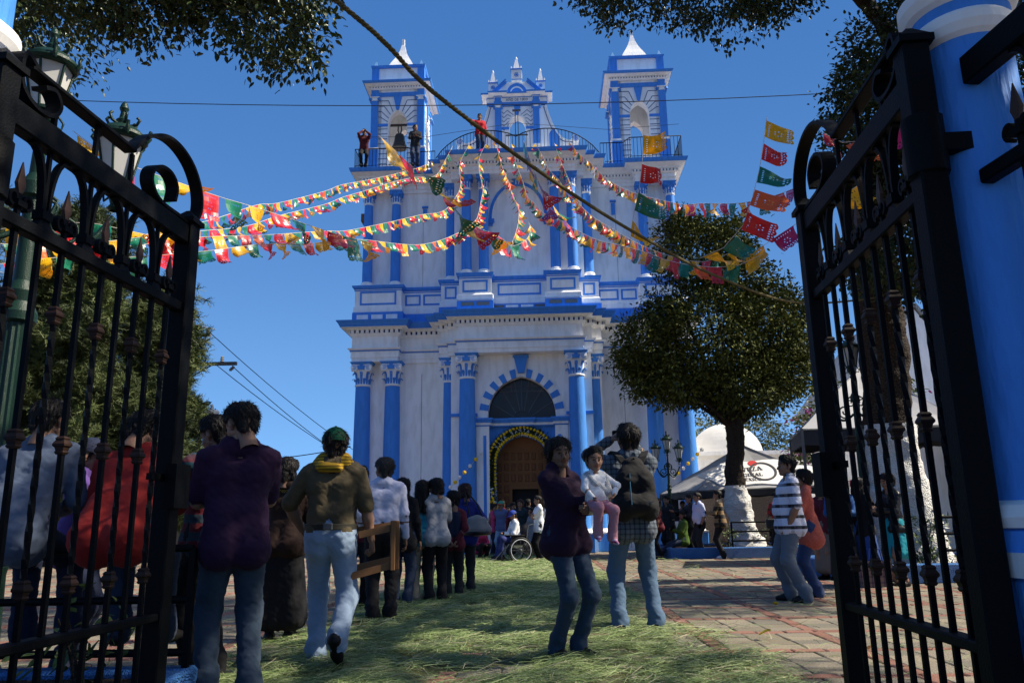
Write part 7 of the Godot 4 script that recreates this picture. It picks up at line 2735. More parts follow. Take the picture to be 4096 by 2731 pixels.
func hand_lib(kind: String) -> MB:
	# right hand hanging from the wrist at the origin: fingers down -y, palm to +x, thumb to +z
	if lib.has("hand_" + kind): return lib["hand_" + kind]
	var f := Field.new()
	f.setup(Vector3(-0.03, -0.20, -0.05), Vector3(0.09, 0.03, 0.075), 0.0048)
	for k in 4:
		var z: float = [0.028, 0.0095, -0.009, -0.026][k]
		var y: float = [-0.088, -0.092, -0.088, -0.080][k]
		f.stamp(0, Vector3(0, 0.015, z * 0.45), Vector3(0, y, z), 0.017, 0.0125, 0.014)
		var c: Array = {"relaxed": [14, 30, 38], "grip": [55, 75, 60], "flat": [4, 8, 8]}[kind]
		var l: Array = [[0.042, 0.026, 0.020], [0.046, 0.029, 0.021], [0.042, 0.027, 0.020], [0.033, 0.020, 0.018]][k]
		var p := Vector3(0, y, z)
		var a := 0.0
		for s in 3:
			a += deg_to_rad(c[s] * (1.0 + 0.08 * k))
			var q: Vector3 = p + Vector3(sin(a), -cos(a), z * 0.6) * l[s] * Vector3(1, 1, 0.3)
			f.stamp(0, p, q, 0.0098 - s * 0.0009 - (0.0012 if k == 3 else 0.0), 0.0090 - s * 0.0009 - (0.0012 if k == 3 else 0.0), 0.004)
			p = q
	var t1 := Vector3(0.004, -0.022, 0.026)
	var t2 := Vector3(0.016, -0.056, 0.050)
	var t3 := Vector3(0.028 if kind == "grip" else 0.022, -0.084, 0.046 if kind == "grip" else 0.056)
	f.stamp(0, t1, t2, 0.016, 0.0125, 0.010)
	f.stamp(0, t2, t3, 0.0115, 0.0095, 0.004)
	lib["hand_" + kind] = pick(f.mesh_parts(), [0])
	return lib["hand_" + kind]
func bend(s: Vector3, t: Vector3, l1: float, l2: float, pole: Vector3) -> Array:
	# two-bone reach: [middle joint, end]
	var d := t - s
	var l := clampf(d.length(), absf(l1 - l2) + 0.02, l1 + l2 - 0.002)
	d = d.normalized()
	var c := (l1 * l1 + l * l - l2 * l2) / (2.0 * l1 * l)
	var p := (pole - d * pole.dot(d)).normalized()
	return [s + d * l1 * c + p * l1 * sqrt(maxf(1.0 - c * c, 0.0)), s + d * l]
func skin_mat(tone: float) -> StandardMaterial3D:
	var k := "skin_%d" % int(tone * 100)
	if not M.has(k):
		var m := mat(k, 0.40 * tone, 0.225 * tone, 0.150 * tone, 0.55)
		m.vertex_color_use_as_albedo = true
		m.subsurf_scatter_enabled = true
		m.subsurf_scatter_strength = 0.06
	return M["skin_%d" % int(tone * 100)]
func cloth(called: String, r: float, g: float, b: float, pattern := "", r2 := 0.0, g2 := 0.0, b2 := 0.0, scale := 10.0) -> StandardMaterial3D:
	if M.has(called): return M[called]
	var m := mat(called, r, g, b, 0.85)
	m.rim_enabled = true
	m.rim = 0.15
	if pattern:
		var n := 128
		var im := Image.create(n, n, false, Image.FORMAT_RGB8)
		var c1 := Color(r, g, b).linear_to_srgb()
		var c2 := Color(r2, g2, b2).linear_to_srgb()
		var rr := RandomNumberGenerator.new()
		rr.seed = 5
		for y in n:
			for x in n:
				var u := float(x) / n
				var v := float(y) / n
				var w := 0.0
				if pattern == "stripes": w = 1.0 if v < 0.30 else 0.0
				elif pattern == "bands": w = 1.0 if v < 0.5 else 0.0
				elif pattern == "check": w = (0.55 if u < 0.32 else 0.0) + (0.45 if v < 0.32 else 0.0)
				elif pattern == "rows": w = 1.0 if fmod(v * 4.0, 1.0) < 0.45 else 0.0
				elif pattern == "denim": w = rr.randf() * 0.5 + 0.25 * (1.0 if (x + y) % 4 < 2 else 0.0)
				elif pattern == "heather": w = rr.randf()
				elif pattern == "blots": w = 1.0 if sin(u * 25.0 + 2.0 * sin(v * 19.0)) + sin(v * 31.0 + 2.0 * sin(u * 13.0)) > 0.45 else 0.0
				elif pattern == "quilt": w = 0.8 if absf(fmod(u * 4.0 + v * 4.0, 1.0) - 0.5) < 0.05 or absf(fmod(u * 4.0 - v * 4.0 + 8.0, 1.0) - 0.5) < 0.05 else 0.0
				im.set_pixel(x, y, c1.lerp(c2, clampf(w, 0, 1)))
		m.albedo_color = Color(1, 1, 1)
		m.albedo_texture = ImageTexture.create_from_image(im)
		m.uv1_triplanar = true
		m.uv1_scale = Vector3(scale, scale, scale)
	return m
func figure(sp: Dictionary) -> Node3D:
	# builds one person at 1.7 m and scales it; faces +z before turning
	var tall: float = sp.get("h", 1.65)
	var sc := tall / 1.7
	var fem: bool = sp.get("fem", false)
	var kid: bool = sp.get("kid", false)
	var cell: float = sp.get("cell", 0.030)
	var fat: float = sp.get("fat", 1.0)
	var near := cell < 0.02
	var t := thing("person", sp.label, "person", sp.at, deg_to_rad(sp.get("yaw", 180.0)), sp.get("group", ""))
	t.scale = Vector3(sc, sc, sc)
	var drop: float = sp.get("drop", 0.0)                 # hips lowered (sitting, crouching)
	var hip := Vector3(sp.get("hipx", 0.0), 0.92 - drop, sp.get("hipz", 0.0))
	var lean := Basis(Vector3.RIGHT, deg_to_rad(sp.get("lean", 2.0))) * Basis(Vector3.BACK, deg_to_rad(sp.get("side", 0.0))) * Basis(Vector3.UP, deg_to_rad(sp.get("twist", 0.0)))
	var T := Transform3D(lean, hip)                       # torso points are given from the hips
	var B := []                                          # [label, a, b, ra, rb]
	var sw := 0.150 if fem else 0.172
	if kid: sw *= 0.86
	var wst := (0.088 if fem else 0.104) * fat
	# pelvis and legs
	var feet: Array = sp.get("feet", [Vector3(-0.09, 0, 0.02), Vector3(0.09, 0, -0.01)])
	var skirt: String = sp.get("skirt", "")
	var pants_w: float = sp.get("loose", 1.1)
	B.append([2, T * Vector3(-0.075, 0.0, -0.01), T * Vector3(0.075, 0.0, -0.01), 0.112 if fem else 0.105, 0.112 if fem else 0.105])
	B.append([2, T * Vector3(-0.06, 0.06, 0.0), T * Vector3(0.06, 0.06, 0.0), wst * 1.03, wst * 1.03])
	for k in 2:
		var s := -1.0 if k == 0 else 1.0
		var hj := T * Vector3(s * 0.085, -0.03, 0)
		var ft: Vector3 = feet[k]
		var ank := ft + Vector3(0, 0.085, -0.02)
		var kp: Vector3 = sp.get("knee", Vector3(0, 0.1, 1))
		var r := bend(hj, ank, 0.43, 0.42, kp + Vector3(s * 0.12, 0, 0))
		var kn: Vector3 = r[0]
		ank = r[1]
		if skirt == "" or skirt == "short":
			B.append([2, T * Vector3(s * 0.06, -0.035, -0.036), hj + Vector3(0, -0.07, -0.022), 0.086, 0.086])
		if skirt == "":
			B.append([2, hj, kn, 0.092 * pants_w, 0.066 * pants_w])
			B.append([2, kn, ank + Vector3(0, 0.0, -0.006), 0.066 * pants_w, 0.055 * pants_w])
			B.append([2, ank + Vector3(0, 0.05, -0.004), ank + Vector3(0, -0.03, 0.0), 0.056 * pants_w, 0.062 * pants_w])
		else:
			B.append([0, hj, kn, 0.075, 0.052])
			B.append([0, kn, ank, 0.052, 0.034])
			B.append([0, kn + Vector3(0, -0.1, -0.015), ank, 0.05, 0.032])
		B.append([0, ank, ank + Vector3(0, -0.04, 0.02), 0.035, 0.035])
		var fw := Basis(Vector3.UP, deg_to_rad(s * 10.0 + (ft.y * 0.0)))
		var pitch: float = sp.get("toe", [0.0, 0.0])[k]
		var fb := fw * Basis(Vector3.RIGHT, deg_to_rad(pitch))
		B.append([3 + k, ank + fb * Vector3(0, -0.045, -0.035), ank + fb * Vector3(0, -0.050, 0.08), 0.042, 0.041])
		B.append([3 + k, ank + fb * Vector3(0, -0.050, 0.08), ank + fb * Vector3(s * 0.008, -0.056, 0.155), 0.041, 0.031])
		B.append([3 + k, ank + fb * Vector3(0, -0.01, -0.01), ank + fb * Vector3(0, -0.045, -0.02), 0.042, 0.044])
	if skirt != "":
		var hem := 0.20 if skirt == "long" else 0.50
		var flare := 0.15 if skirt == "long" else 0.125
		for s in [-1.0, 0.0, 1.0]:
			for z in [-0.4, 0.5]:
				B.append([2, T * Vector3(s * 0.07, 0.0, z * 0.06), Vector3(hip.x + s * 0.13, hem, hip.z * 0.6 + z * 0.12), 0.10, flare * 0.72])
	# torso
	var SH := 1
	for s in [-1.0, 1.0]:
		B.append([SH, T * Vector3(s * 0.055, 0.10, 0.005), T * Vector3(s * 0.075, 0.33, 0.0), wst, 0.108 if not fem else 0.094])
		B.append([SH, T * Vector3(s * (sw - 0.06), 0.37, -0.005), T * Vector3(s * (sw - 0.02), 0.45, -0.012), 0.085 if not fem else 0.074, 0.066 if not fem else 0.058])
		B.append([SH, T * Vector3(s * 0.12, 0.485, -0.018), T * Vector3(s * 0.03, 0.535, -0.018), 0.050, 0.052])
		if fem and not kid:
			B.append([SH, T * Vector3(s * 0.065, 0.34, 0.065), T * Vector3(s * 0.07, 0.33, 0.075), 0.062, 0.058])
	B.append([SH, T * Vector3(-0.026, 0.515, -0.030), T * Vector3(0.026, 0.515, -0.030), 0.060, 0.060])
	B.append([SH, T * Vector3(-0.08, 0.38, 0.01), T * Vector3(0.08, 0.38, 0.01), 0.105 if not fem else 0.09, 0.105 if not fem else 0.09])
	if fat > 1.05:
		B.append([SH, T * Vector3(0, 0.14, 0.05), T * Vector3(0, 0.22, 0.045), 0.125 * fat, 0.115 * fat])
	var hem_y: float = sp.get("hem", -0.06)
	for s in [-1.0, 1.0]:
		for z in [-0.052 if hem_y < 0.0 else -0.03, 0.03]:
			B.append([SH, T * Vector3(s * 0.06, 0.12, z * 0.6), T * Vector3(s * 0.085, hem_y, z), wst * 0.98, (maxf(0.124 if fem else 0.116, wst * 1.08) if hem_y < 0.0 else 0.095) * sp.get("swing", 1.0)])
	# neck and head
	var neck := T * Vector3(0, 0.50, -0.015)
	var hy: Array = sp.get("look", [0.0, 0.0, 0.0])       # yaw, pitch (down positive), roll
	var hb := Basis(Vector3.UP, deg_to_rad(hy[0])) * Basis(Vector3.RIGHT, deg_to_rad(hy[1])) * Basis(Vector3.BACK, deg_to_rad(hy[2]))
	var nl := lean.slerp(Basis(), 0.6)
	var hs := 1.0 if not kid else sp.get("head", 1.25)
	var hpos := neck + nl * Vector3(0, 0.165 * lerpf(1.0, hs, 0.6), 0.02)
	var hx := Transform3D((nl * hb).scaled(Vector3(hs, hs, hs)), hpos)
	B.append([0, neck, hpos + Vector3(0, -0.05, -0.012), 0.063, 0.056])
	# arms
	var L1 := 0.275
	var L2 := 0.245
	var sleeve: float = sp.get("sleeve", 2.0)             # 0 none, 1 to the elbow, 2 to the wrist
	var hands := []
	var arms: Array = sp.get("arms", ["down", "down"])
	for k in 2:
		var s := -1.0 if k == 0 else 1.0
		var sj := T * Vector3(s * (sw + 0.012), 0.455, -0.012)
		var tg := Vector3()
		var pole := Vector3(s * 0.35, -0.1, -1.0)
		var grip := "relaxed"
		var thumb := Vector3(0, 0, 1)
		var a: Variant = arms[k]
		if a is Array:
			tg = a[0]
			if a.size() > 1: pole = a[1]
			if a.size() > 2: grip = a[2]
			if a.size() > 3: thumb = a[3]
		else:
			match a:
				"down": tg = T * Vector3(s * 0.25, -0.10, 0.04)
				"pocket":
					tg = T * Vector3(s * 0.185, -0.03, 0.05)
					pole = Vector3(s * 1.0, 0, -0.8)
				"front":
					tg = T * Vector3(s * 0.06, 0.24, 0.30)
					grip = "grip"
					thumb = Vector3(0, 1, 0)
					pole = Vector3(s * 0.6, -1, -0.2)
				"crossed":
					tg = T * Vector3(-s * 0.10, 0.30 + 0.03 * s, 0.17)
					pole = Vector3(s * 0.9, -0.7, 0.1)
					thumb = Vector3(0, 1, 0)
				"back":
					tg = T * Vector3(s * 0.06, 0.02, -0.17)
					pole = Vector3(s, 0, -0.5)
				"hip":
					tg = T * Vector3(s * 0.17, 0.06, 0.06)
					pole = Vector3(s, 0, -0.6)
				"eyes":
					tg = hpos + Vector3(s * 0.07, 0.0, 0.13)
					pole = Vector3(s * 0.8, -1, 0.2)
					grip = "grip"
					thumb = Vector3(0, -0.3, -1)
		var r := bend(sj, tg, L1, L2, pole)
		var el: Vector3 = r[0]
		var wr: Vector3 = r[1]
		var cr := 0.062 if not fem else 0.054
		if sleeve >= 0.3:
			var u := clampf(sleeve, 0, 1)
			var e := sj.lerp(el, u)
			B.append([SH, sj, e, cr + 0.004, lerpf(cr + 0.006, 0.052, u) if sleeve > 1.0 else cr])
		B.append([0, sj, el, 0.050 if not fem else 0.043, 0.041 if not fem else 0.036])
		if sleeve > 1.05:
			var e := el.lerp(wr, clampf(sleeve - 1.0, 0, 1) * 0.97)
			B.append([SH, el, e, 0.052 if not fem else 0.046, 0.040])
		B.append([0, el, el.lerp(wr, 0.35), 0.041 if not fem else 0.036, 0.041 if not fem else 0.036])
		B.append([0, el.lerp(wr, 0.35), wr, 0.041 if not fem else 0.036, 0.028 if not fem else 0.025])
		var y := (el - wr).normalized()
		var z := (thumb - y * thumb.dot(y))
		if z.length() < 0.05: z = Vector3(0, 1, 0.2) - y * y.dot(Vector3(0, 1, 0.2))
		z = z.normalized()
		var x := y.cross(z)
		if s > 0: x = -x
		# the library's hand is a right one: x points to the palm
		hands.append([Transform3D(Basis(x if s < 0 else x, y, z), wr + y * 0.004), grip])
	for q in sp.get("extra", []):
		B.append([q[0], T * q[1], T * q[2], q[3], q[4]])
	# field
	var lo := Vector3(9, 9, 9)
	var hi := -lo
	for b in B:
		var r := Vector3.ONE * maxf(b[3], b[4])
		lo = lo.min(b[1] - r).min(b[2] - r)
		hi = hi.max(b[1] + r).max(b[2] + r)
	var f := Field.new()
	f.setup(lo, hi, cell / sc)
	for l in [0, 2, 3, 4, 1, 5]:
		for b in B:
			if b[0] == l:
				f.stamp(l, b[1], b[2], b[3], b[4], 0.045 if l in [1, 2] else 0.03)
	var p := f.mesh_parts()
	# the body: the whole figure, a little slimmer where clothes lie over it
	var body := pick(p, p.q.keys())
	for l in p.q.keys():
		pass
	var lv: PackedByteArray = p.l
	var map := {}
	var idx := 0
	var seen := {}
	for l in p.q.keys():
		for i in p.q[l]:
			if not seen.has(i):
				seen[i] = true
				if lv[i] != 0: body.v[idx] = p.v[i] - p.n[i] * 0.012
				idx += 1
	var hl := head_lib(("" if near else "far_") + ("flat" if sp.has("cap") and not sp.has("hair") else sp.get("hair", "short")))
	body.join(hl.skin, hx)
	for k in 2:
		if near:
			var hm := hand_lib(hands[k][1])
			body.join(hm, hands[k][0])
		else:
			var hxf: Transform3D = hands[k][0]
			var mit := MB.new()
			mit.xf = hxf
			mit.tube([Vector3(0, 0.01, 0), Vector3(0.004, -0.05, 0.004), Vector3(0.008, -0.10, 0.006), Vector3(0.03, -0.155, 0.004)], [0.024, 0.036, 0.034, 0.014], 7)
			mit.tube([Vector3(0, -0.03, 0.02), Vector3(0.012, -0.09, 0.05)], [0.016, 0.010], 6)
			body.join(mit)
	obj("body", body, skin_mat(sp.get("tone", 0.62)), t)
	fold.seed = 8
	fold.frequency = 1.0
	var names := {1: sp.get("top_name", "shirt"), 2: "skirt" if skirt != "" else "trousers", 3: "shoe", 4: "shoe", 5: sp.get("extra_name", "scarf")}
	var mats := {1: sp.top, 2: sp.bottom, 3: sp.get("shoes", M.black_shoe), 4: sp.get("shoes", M.black_shoe), 5: sp.get("extra_mat", sp.top)}
	for l in [1, 2, 3, 4, 5]:
		if not p.q.has(l): continue
		var c := pick(p, [l])
		if l in [1, 2]:
			for i in c.v.size():
				var q := c.v[i] + Vector3(sp.at.x, 0, sp.at.z) * 3.0
				var r1 := 1.0 - absf(fold.get_noise_3d(q.x * 6.0, q.y * 10.0 + q.x * 5.0, q.z * 6.0)) * 3.2
				var r2 := 1.0 - absf(fold.get_noise_3d(q.x * 9.0 + 40.0, q.y * 17.0 - q.x * 7.0, q.z * 9.0)) * 3.0
				var w := maxf(r1, -0.2) * 0.0048 + maxf(r2, -0.2) * 0.0034 - 0.001
				if l == 2 and skirt == "": w += 0.006 * sin(q.y * 42.0 + q.x * 20.0 + 3.0 * fold.get_noise_3d(q.x * 3, q.y * 3, q.z * 3)) * smoothstep(0.45, 0.12, c.v[i].y)
				c.v[i] += c.n[i] * w
			if near: soften(c)
		obj(names[l], c, mats[l], t)
	if hl.hair.v.size():
		var ho := obj("hair", hl.hair, M.grey_hair if sp.get("hair", "") == "grey" else M.black_hair if not sp.has("hair_mat") else sp.hair_mat, t)
		ho.transform = hx
	if sp.has("cap"):
		cap(t, hx, sp.cap, sp.get("brim_mat", sp.cap), sp.get("hat", "cap"))
	t.set_meta("head", hx)
	t.remove_meta("head")
	sp["hx"] = hx
	sp["T"] = T
	sp["hands"] = hands
	return t
func soften(c: MB) -> void:
	# normals again from the creased surface
	var n := PackedVector3Array()
	n.resize(c.v.size())
	for k in range(0, c.ix.size(), 3):
		var a := c.v[c.ix[k]]
		var nn := (c.v[c.ix[k + 2]] - a).cross(c.v[c.ix[k + 1]] - a)
		n[c.ix[k]] += nn
		n[c.ix[k + 1]] += nn
		n[c.ix[k + 2]] += nn
	for i in n.size():
		c.n[i] = n[i].normalized() if n[i].length_squared() > 1e-20 and n[i].dot(c.n[i]) > 0 else (-n[i].normalized() if n[i].length_squared() > 1e-20 else c.n[i])
func cap(t: Node3D, hx: Transform3D, m: Material, bm: Material, kind: String) -> void:
	var o := part("cap" if kind == "cap" else "hat", t)
	o.transform = hx
	var c := MB.new()
	var prof := []
	if kind == "cap":
		for k in 8:
			var a := k / 7.0 * PI / 2
			prof.append(Vector2(cos(a) * 0.108, 0.035 + sin(a) * 0.112))
		c.xf = Transform3D(Basis().scaled(Vector3(0.93, 1, 1.08)), Vector3(0, 0, -0.010))
		c.lathe(prof, 22)
		c.lathe([Vector2(0.012, 0.145), Vector2(0.010, 0.152), Vector2(0, 0.154)], 10)
		obj("crown", c, m, o)
		var b := MB.new()
		for k in 12:
			for q in 3:
				var a0 := lerpf(-1.15, 1.15, k / 12.0)
				var a1 := lerpf(-1.15, 1.15, (k + 1) / 12.0)
				var r0 := 0.085 + q * 0.028
				var r1 := 0.085 + (q + 1) * 0.028
				var P := func(a: float, r: float) -> Vector3: return Vector3(sin(a) * 0.098 * (1.0 if r < 0.1 else 0.98), 0.050 - (r - 0.085) * 0.22 - absf(a) * absf(a) * 0.010, cos(a) * 0.096 + (r - 0.085) * cos(a) * 1.0)
				b.quad(P.call(a0, r0), P.call(a1, r0), P.call(a1, r1), P.call(a0, r1))
				b.quad(P.call(a0, r1) - Vector3(0, 0.004, 0), P.call(a1, r1) - Vector3(0, 0.004, 0), P.call(a1, r0) - Vector3(0, 0.004, 0), P.call(a0, r0) - Vector3(0, 0.004, 0))
		obj("brim", b, bm, o)
	else:
		c.lathe([Vector2(0.19, 0.045), Vector2(0.195, 0.05), Vector2(0.10, 0.062), Vector2(0.095, 0.12), Vector2(0.08, 0.145), Vector2(0, 0.15)], 24)
		obj("crown", c, m, o)

# ---------------------------------------------------------------- the people
func build_people() -> void:
	mat("black_hair", 0.007, 0.006, 0.006, 0.6)
	mat("brown_hair", 0.035, 0.012, 0.008, 0.45)
	mat("grey_hair", 0.045, 0.045, 0.048, 0.6, "speck", 30.0)
	mat("black_shoe", 0.010, 0.009, 0.009, 0.45)
	mat("white_shoe", 0.6, 0.6, 0.6, 0.6)
	mat("brown_shoe", 0.05, 0.025, 0.015, 0.5)
	var black := cloth("black_cloth", 0.008, 0.008, 0.010)
	var charcoal := cloth("charcoal_cloth", 0.018, 0.019, 0.022)
	var dark_jean := cloth("dark_denim", 0.018, 0.030, 0.062, "denim", 0.035, 0.055, 0.10, 40.0)
	var jean := cloth("blue_denim", 0.055, 0.095, 0.165, "denim", 0.10, 0.155, 0.24, 40.0)
	var pale_jean := cloth("pale_denim", 0.22, 0.30, 0.42, "denim", 0.30, 0.39, 0.52, 40.0)
	var grey_jean := cloth("grey_denim", 0.09, 0.115, 0.15, "denim", 0.14, 0.17, 0.21, 40.0)
	var white := cloth("white_cloth", 0.72, 0.73, 0.76)
	var lilac := cloth("lilac_shirt", 0.50, 0.52, 0.68)
	var beige := cloth("beige_cloth", 0.30, 0.25, 0.18)
	var maroon := cloth("maroon_cloth", 0.10, 0.012, 0.022)
	var red := cloth("red_cloth", 0.45, 0.012, 0.018)
	var navy := cloth("navy_cloth", 0.012, 0.018, 0.045)
	var N := 0.0155
	# --- left of the path
	figure({"label": "man in pale blue-grey shirt sitting on the rail, seen from behind", "at": Vector3(-2.86, 0, -4.60), "h": 1.72, "cell": N, "drop": -0.06, "hipz": -0.03, "lean": 24.0, "look": [-8.0, 10.0, 0.0], "feet": [Vector3(-0.14, 0.30, 0.42), Vector3(0.12, 0.30, 0.40)], "top": cloth("greyblue_shirt", 0.065, 0.09, 0.145, "heather", 0.085, 0.115, 0.18, 30.0), "bottom": navy, "fat": 1.12, "arms": ["front", "front"], "hem": -0.09})
	figure({"label": "man in bright red shirt sitting on the rail, head bowed", "at": Vector3(-2.27, 0, -4.60), "h": 1.70, "cell": N, "drop": -0.06, "hipz": -0.03, "lean": 34.0, "side": -4.0, "look": [-15.0, 24.0, 0.0], "feet": [Vector3(-0.13, 0.30, 0.42), Vector3(0.13, 0.30, 0.40)], "top": cloth("scarlet_shirt", 0.24, 0.014, 0.012), "bottom": dark_jean, "fat": 1.1, "arms": ["front", "front"], "hem": -0.10})
	figure({"label": "boy with dark blue cap and purple shirt between the two seated men", "at": Vector3(-3.12, 0, -5.75), "h": 1.60, "cell": N, "yaw": 100.0, "look": [5.0, 18.0, 0.0], "top": cloth("purple_cloth", 0.10, 0.05, 0.22), "bottom": navy, "arms": ["front", "front"], "sleeve": 0.8, "cap": navy})
	figure({"label": "man in dark purple polo and blue jeans looking down at his phone", "at": Vector3(-1.67, 0, -4.80), "h": 1.70, "cell": 0.0145, "yaw": 205.0, "lean": 3.0, "look": [28.0, 24.0, 0.0], "top": cloth("plum_polo", 0.022, 0.006, 0.030), "bottom": cloth("faded_denim", 0.022, 0.038, 0.065, "denim", 0.042, 0.066, 0.10, 40.0), "arms": [[Vector3(-0.02, 1.16, 0.30), Vector3(-0.9, -0.9, -0.3), "grip", Vector3(0, 1, 0)], "front"], "sleeve": 0.85, "fat": 1.06, "feet": [Vector3(-0.12, 0, 0.0), Vector3(0.11, 0, 0.03)], "loose": 1.08, "hem": -0.08, "tone": 0.75, "extra": [[1, Vector3(-0.07, 0.555, -0.02), Vector3(0.07, 0.555, -0.02), 0.03, 0.03]]})
	figure({"label": "man in red and teal striped polo shirt reaching out to the left", "at": Vector3(-2.02, 0, -5.35), "h": 1.70, "cell": N, "yaw": 236.0, "look": [12.0, 16.0, 0.0], "top": cloth("striped_polo", 0.012, 0.06, 0.085, "bands", 0.13, 0.012, 0.02, 9.0), "bottom": black, "arms": [[Vector3(-0.06, 1.12, 0.40), Vector3(-0.5, -1, -0.2), "flat", Vector3(0, 1, 0)], [Vector3(0.05, 1.10, 0.42), Vector3(0.5, -1, -0.2), "flat", Vector3(0, 1, 0)]], "sleeve": 0.8, "tone": 0.7})
	figure({"label": "woman in brown shawl edged with yellow flowers and a long black skirt, seen from behind", "at": Vector3(-2.08, 0, -7.25), "h": 1.57, "fem": true, "cell": N, "yaw": 178.0, "look": [-10.0, 8.0, 0.0], "top": cloth("brown_shawl", 0.022, 0.010, 0.007), "bottom": black, "skirt": "long", "hair": "bob", "arms": ["front", "front"], "hem": -0.05, "swing": 1.15, "extra": [[5, Vector3(-0.12, 0.50, -0.03), Vector3(0.12, 0.50, -0.03), 0.052, 0.052]], "extra_name": "flower_trim", "extra_mat": cloth("flower_trim", 0.03, 0.02, 0.012, "blots", 0.55, 0.42, 0.03, 14.0)})
	var cm := {"label": "walking man in green cap, yellow scarf, khaki shirt and pale jeans, seen from behind", "at": Vector3(-1.37, 0, -5.98), "h": 1.68, "cell": 0.0145, "yaw": 184.0, "lean": 4.0, "look": [22.0, -2.0, 0.0], "top": cloth("khaki_shirt", 0.085, 0.066, 0.036), "bottom": pale_jean, "cap": cloth("green_cap", 0.006, 0.085, 0.038), "arms": [[Vector3(-0.30, 0.86, 0.05), Vector3(-0.8, 0, -1.0), "grip", Vector3(0, 0, 1)], [Vector3(0.24, 0.95, 0.16), Vector3(1.0, 0, -0.6)]], "sleeve": 0.95, "fat": 1.04, "feet": [Vector3(-0.12, 0.13, -0.30), Vector3(0.09, 0, 0.10)], "toe": [58.0, 0.0], "loose": 1.10, "hem": 0.03, "extra": [[5, Vector3(-0.10, 0.52, -0.03), Vector3(0.10, 0.52, -0.03), 0.055, 0.055], [5, Vector3(-0.08, 0.56, 0.0), Vector3(0.08, 0.56, 0.0), 0.055, 0.055], [5, Vector3(0.12, 0.50, 0.0), Vector3(0.17, 0.30, 0.10), 0.05, 0.045], [5, Vector3(-0.05, 0.48, -0.10), Vector3(0.08, 0.49, -0.09), 0.035, 0.04]], "extra_name": "scarf", "extra_mat": cloth("yellow_scarf", 0.50, 0.30, 0.015, "rows", 0.16, 0.09, 0.008, 10.0), "tone": 0.55}
	var cmn := figure(cm)
	var belt := MB.new()
	belt.xf = Transform3D(Basis().scaled(Vector3(1.32, 1, 0.98)), Vector3(0, 0.0, 0.0))
	belt.lathe([Vector2(0.142, 0.95), Vector2(0.150, 0.955), Vector2(0.150, 0.99), Vector2(0.142, 0.995)], 28)
	obj("belt", belt, mat("belt_webbing", 0.03, 0.028, 0.02, 0.7), cmn)
	var bk := MB.new()
	bk.soft_box(Vector3(0.0, 0.975, -0.150), Vector3(0.07, 0.05, 0.02), 0.006)
	obj("buckle", bk, M.grey_metal, cmn)
	figure({"label": "man in maroon shirt facing the camera behind the green cap", "at": Vector3(-1.90, 0, -9.8), "h": 1.66, "cell": 0.018, "yaw": 8.0, "top": maroon, "bottom": black, "arms": ["down", "down"], "sleeve": 0.8, "tone": 0.6})
	figure({"label": "grey-haired man in white long-sleeved shirt and black trousers, seen from behind", "at": Vector3(-1.40, 0, -8.5), "h": 1.66, "cell": N, "yaw": 188.0, "look": [35.0, 0.0, 0.0], "top": lilac, "bottom": black, "hair": "grey", "arms": ["down", [Vector3(0.20, 0.93, 0.12), Vector3(0.6, 0, -1.0)]], "fat": 1.03, "hem": 0.04, "loose": 1.12, "tone": 0.5})
	figure({"label": "woman with long black hair in black jacket and dark blue jeans in the queue", "at": Vector3(-1.42, 0, -10.1), "h": 1.53, "fem": true, "cell": 0.018, "yaw": 175.0, "top": black, "bottom": dark_jean, "hair": "long", "hem": -0.10})
	figure({"label": "woman in turquoise jacket and beige trousers in the queue", "at": Vector3(-1.20, 0, -10.35), "h": 1.51, "fem": true, "cell": 0.018, "yaw": 182.0, "top": cloth("turquoise_jacket", 0.015, 0.20, 0.30, "bands", 0.03, 0.28, 0.40, 3.0), "bottom": beige, "hair": "long", "arms": ["front", "front"], "hem": -0.03})
	figure({"label": "girl in grey heather top and black leggings in the queue, head turned left", "at": Vector3(-1.02, 0, -10.35), "h": 1.53, "fem": true, "cell": 0.018, "yaw": 195.0, "look": [40.0, 14.0, 0.0], "top": cloth("grey_heather", 0.26, 0.27, 0.29, "heather", 0.36, 0.37, 0.40, 18.0), "bottom": black, "hair": "bob", "arms": ["front", "front"], "sleeve": 0.9, "hem": -0.04, "tone": 0.55})
	figure({"label": "boy in navy vest over a red hooded sweater in the queue", "at": Vector3(-0.84, 0, -10.9), "h": 1.35, "kid": true, "head": 1.2, "cell": 0.018, "yaw": 185.0, "look": [15.0, 10.0, 0.0], "top": maroon, "bottom": charcoal, "arms": ["back", "back"], "hem": -0.05, "extra": [[5, Vector3(-0.05, 0.12, -0.05), Vector3(-0.05, 0.42, -0.05), 0.105, 0.095], [5, Vector3(0.05, 0.12, -0.05), Vector3(0.05, 0.42, -0.05), 0.105, 0.095]], "extra_name": "vest", "extra_mat": navy})
	figure({"label": "woman with reddish hair in blue top carrying a spotted handbag", "at": Vector3(-0.72, 0, -11.5), "h": 1.51, "fem": true, "cell": 0.018, "yaw": 190.0, "look": [20.0, 15.0, 0.0], "top": cloth("royal_blue_top", 0.02, 0.03, 0.20), "bottom": charcoal, "hair": "bob", "hair_mat": M.brown_hair, "arms": ["hip", "front"], "fat": 1.08, "tone": 0.5})
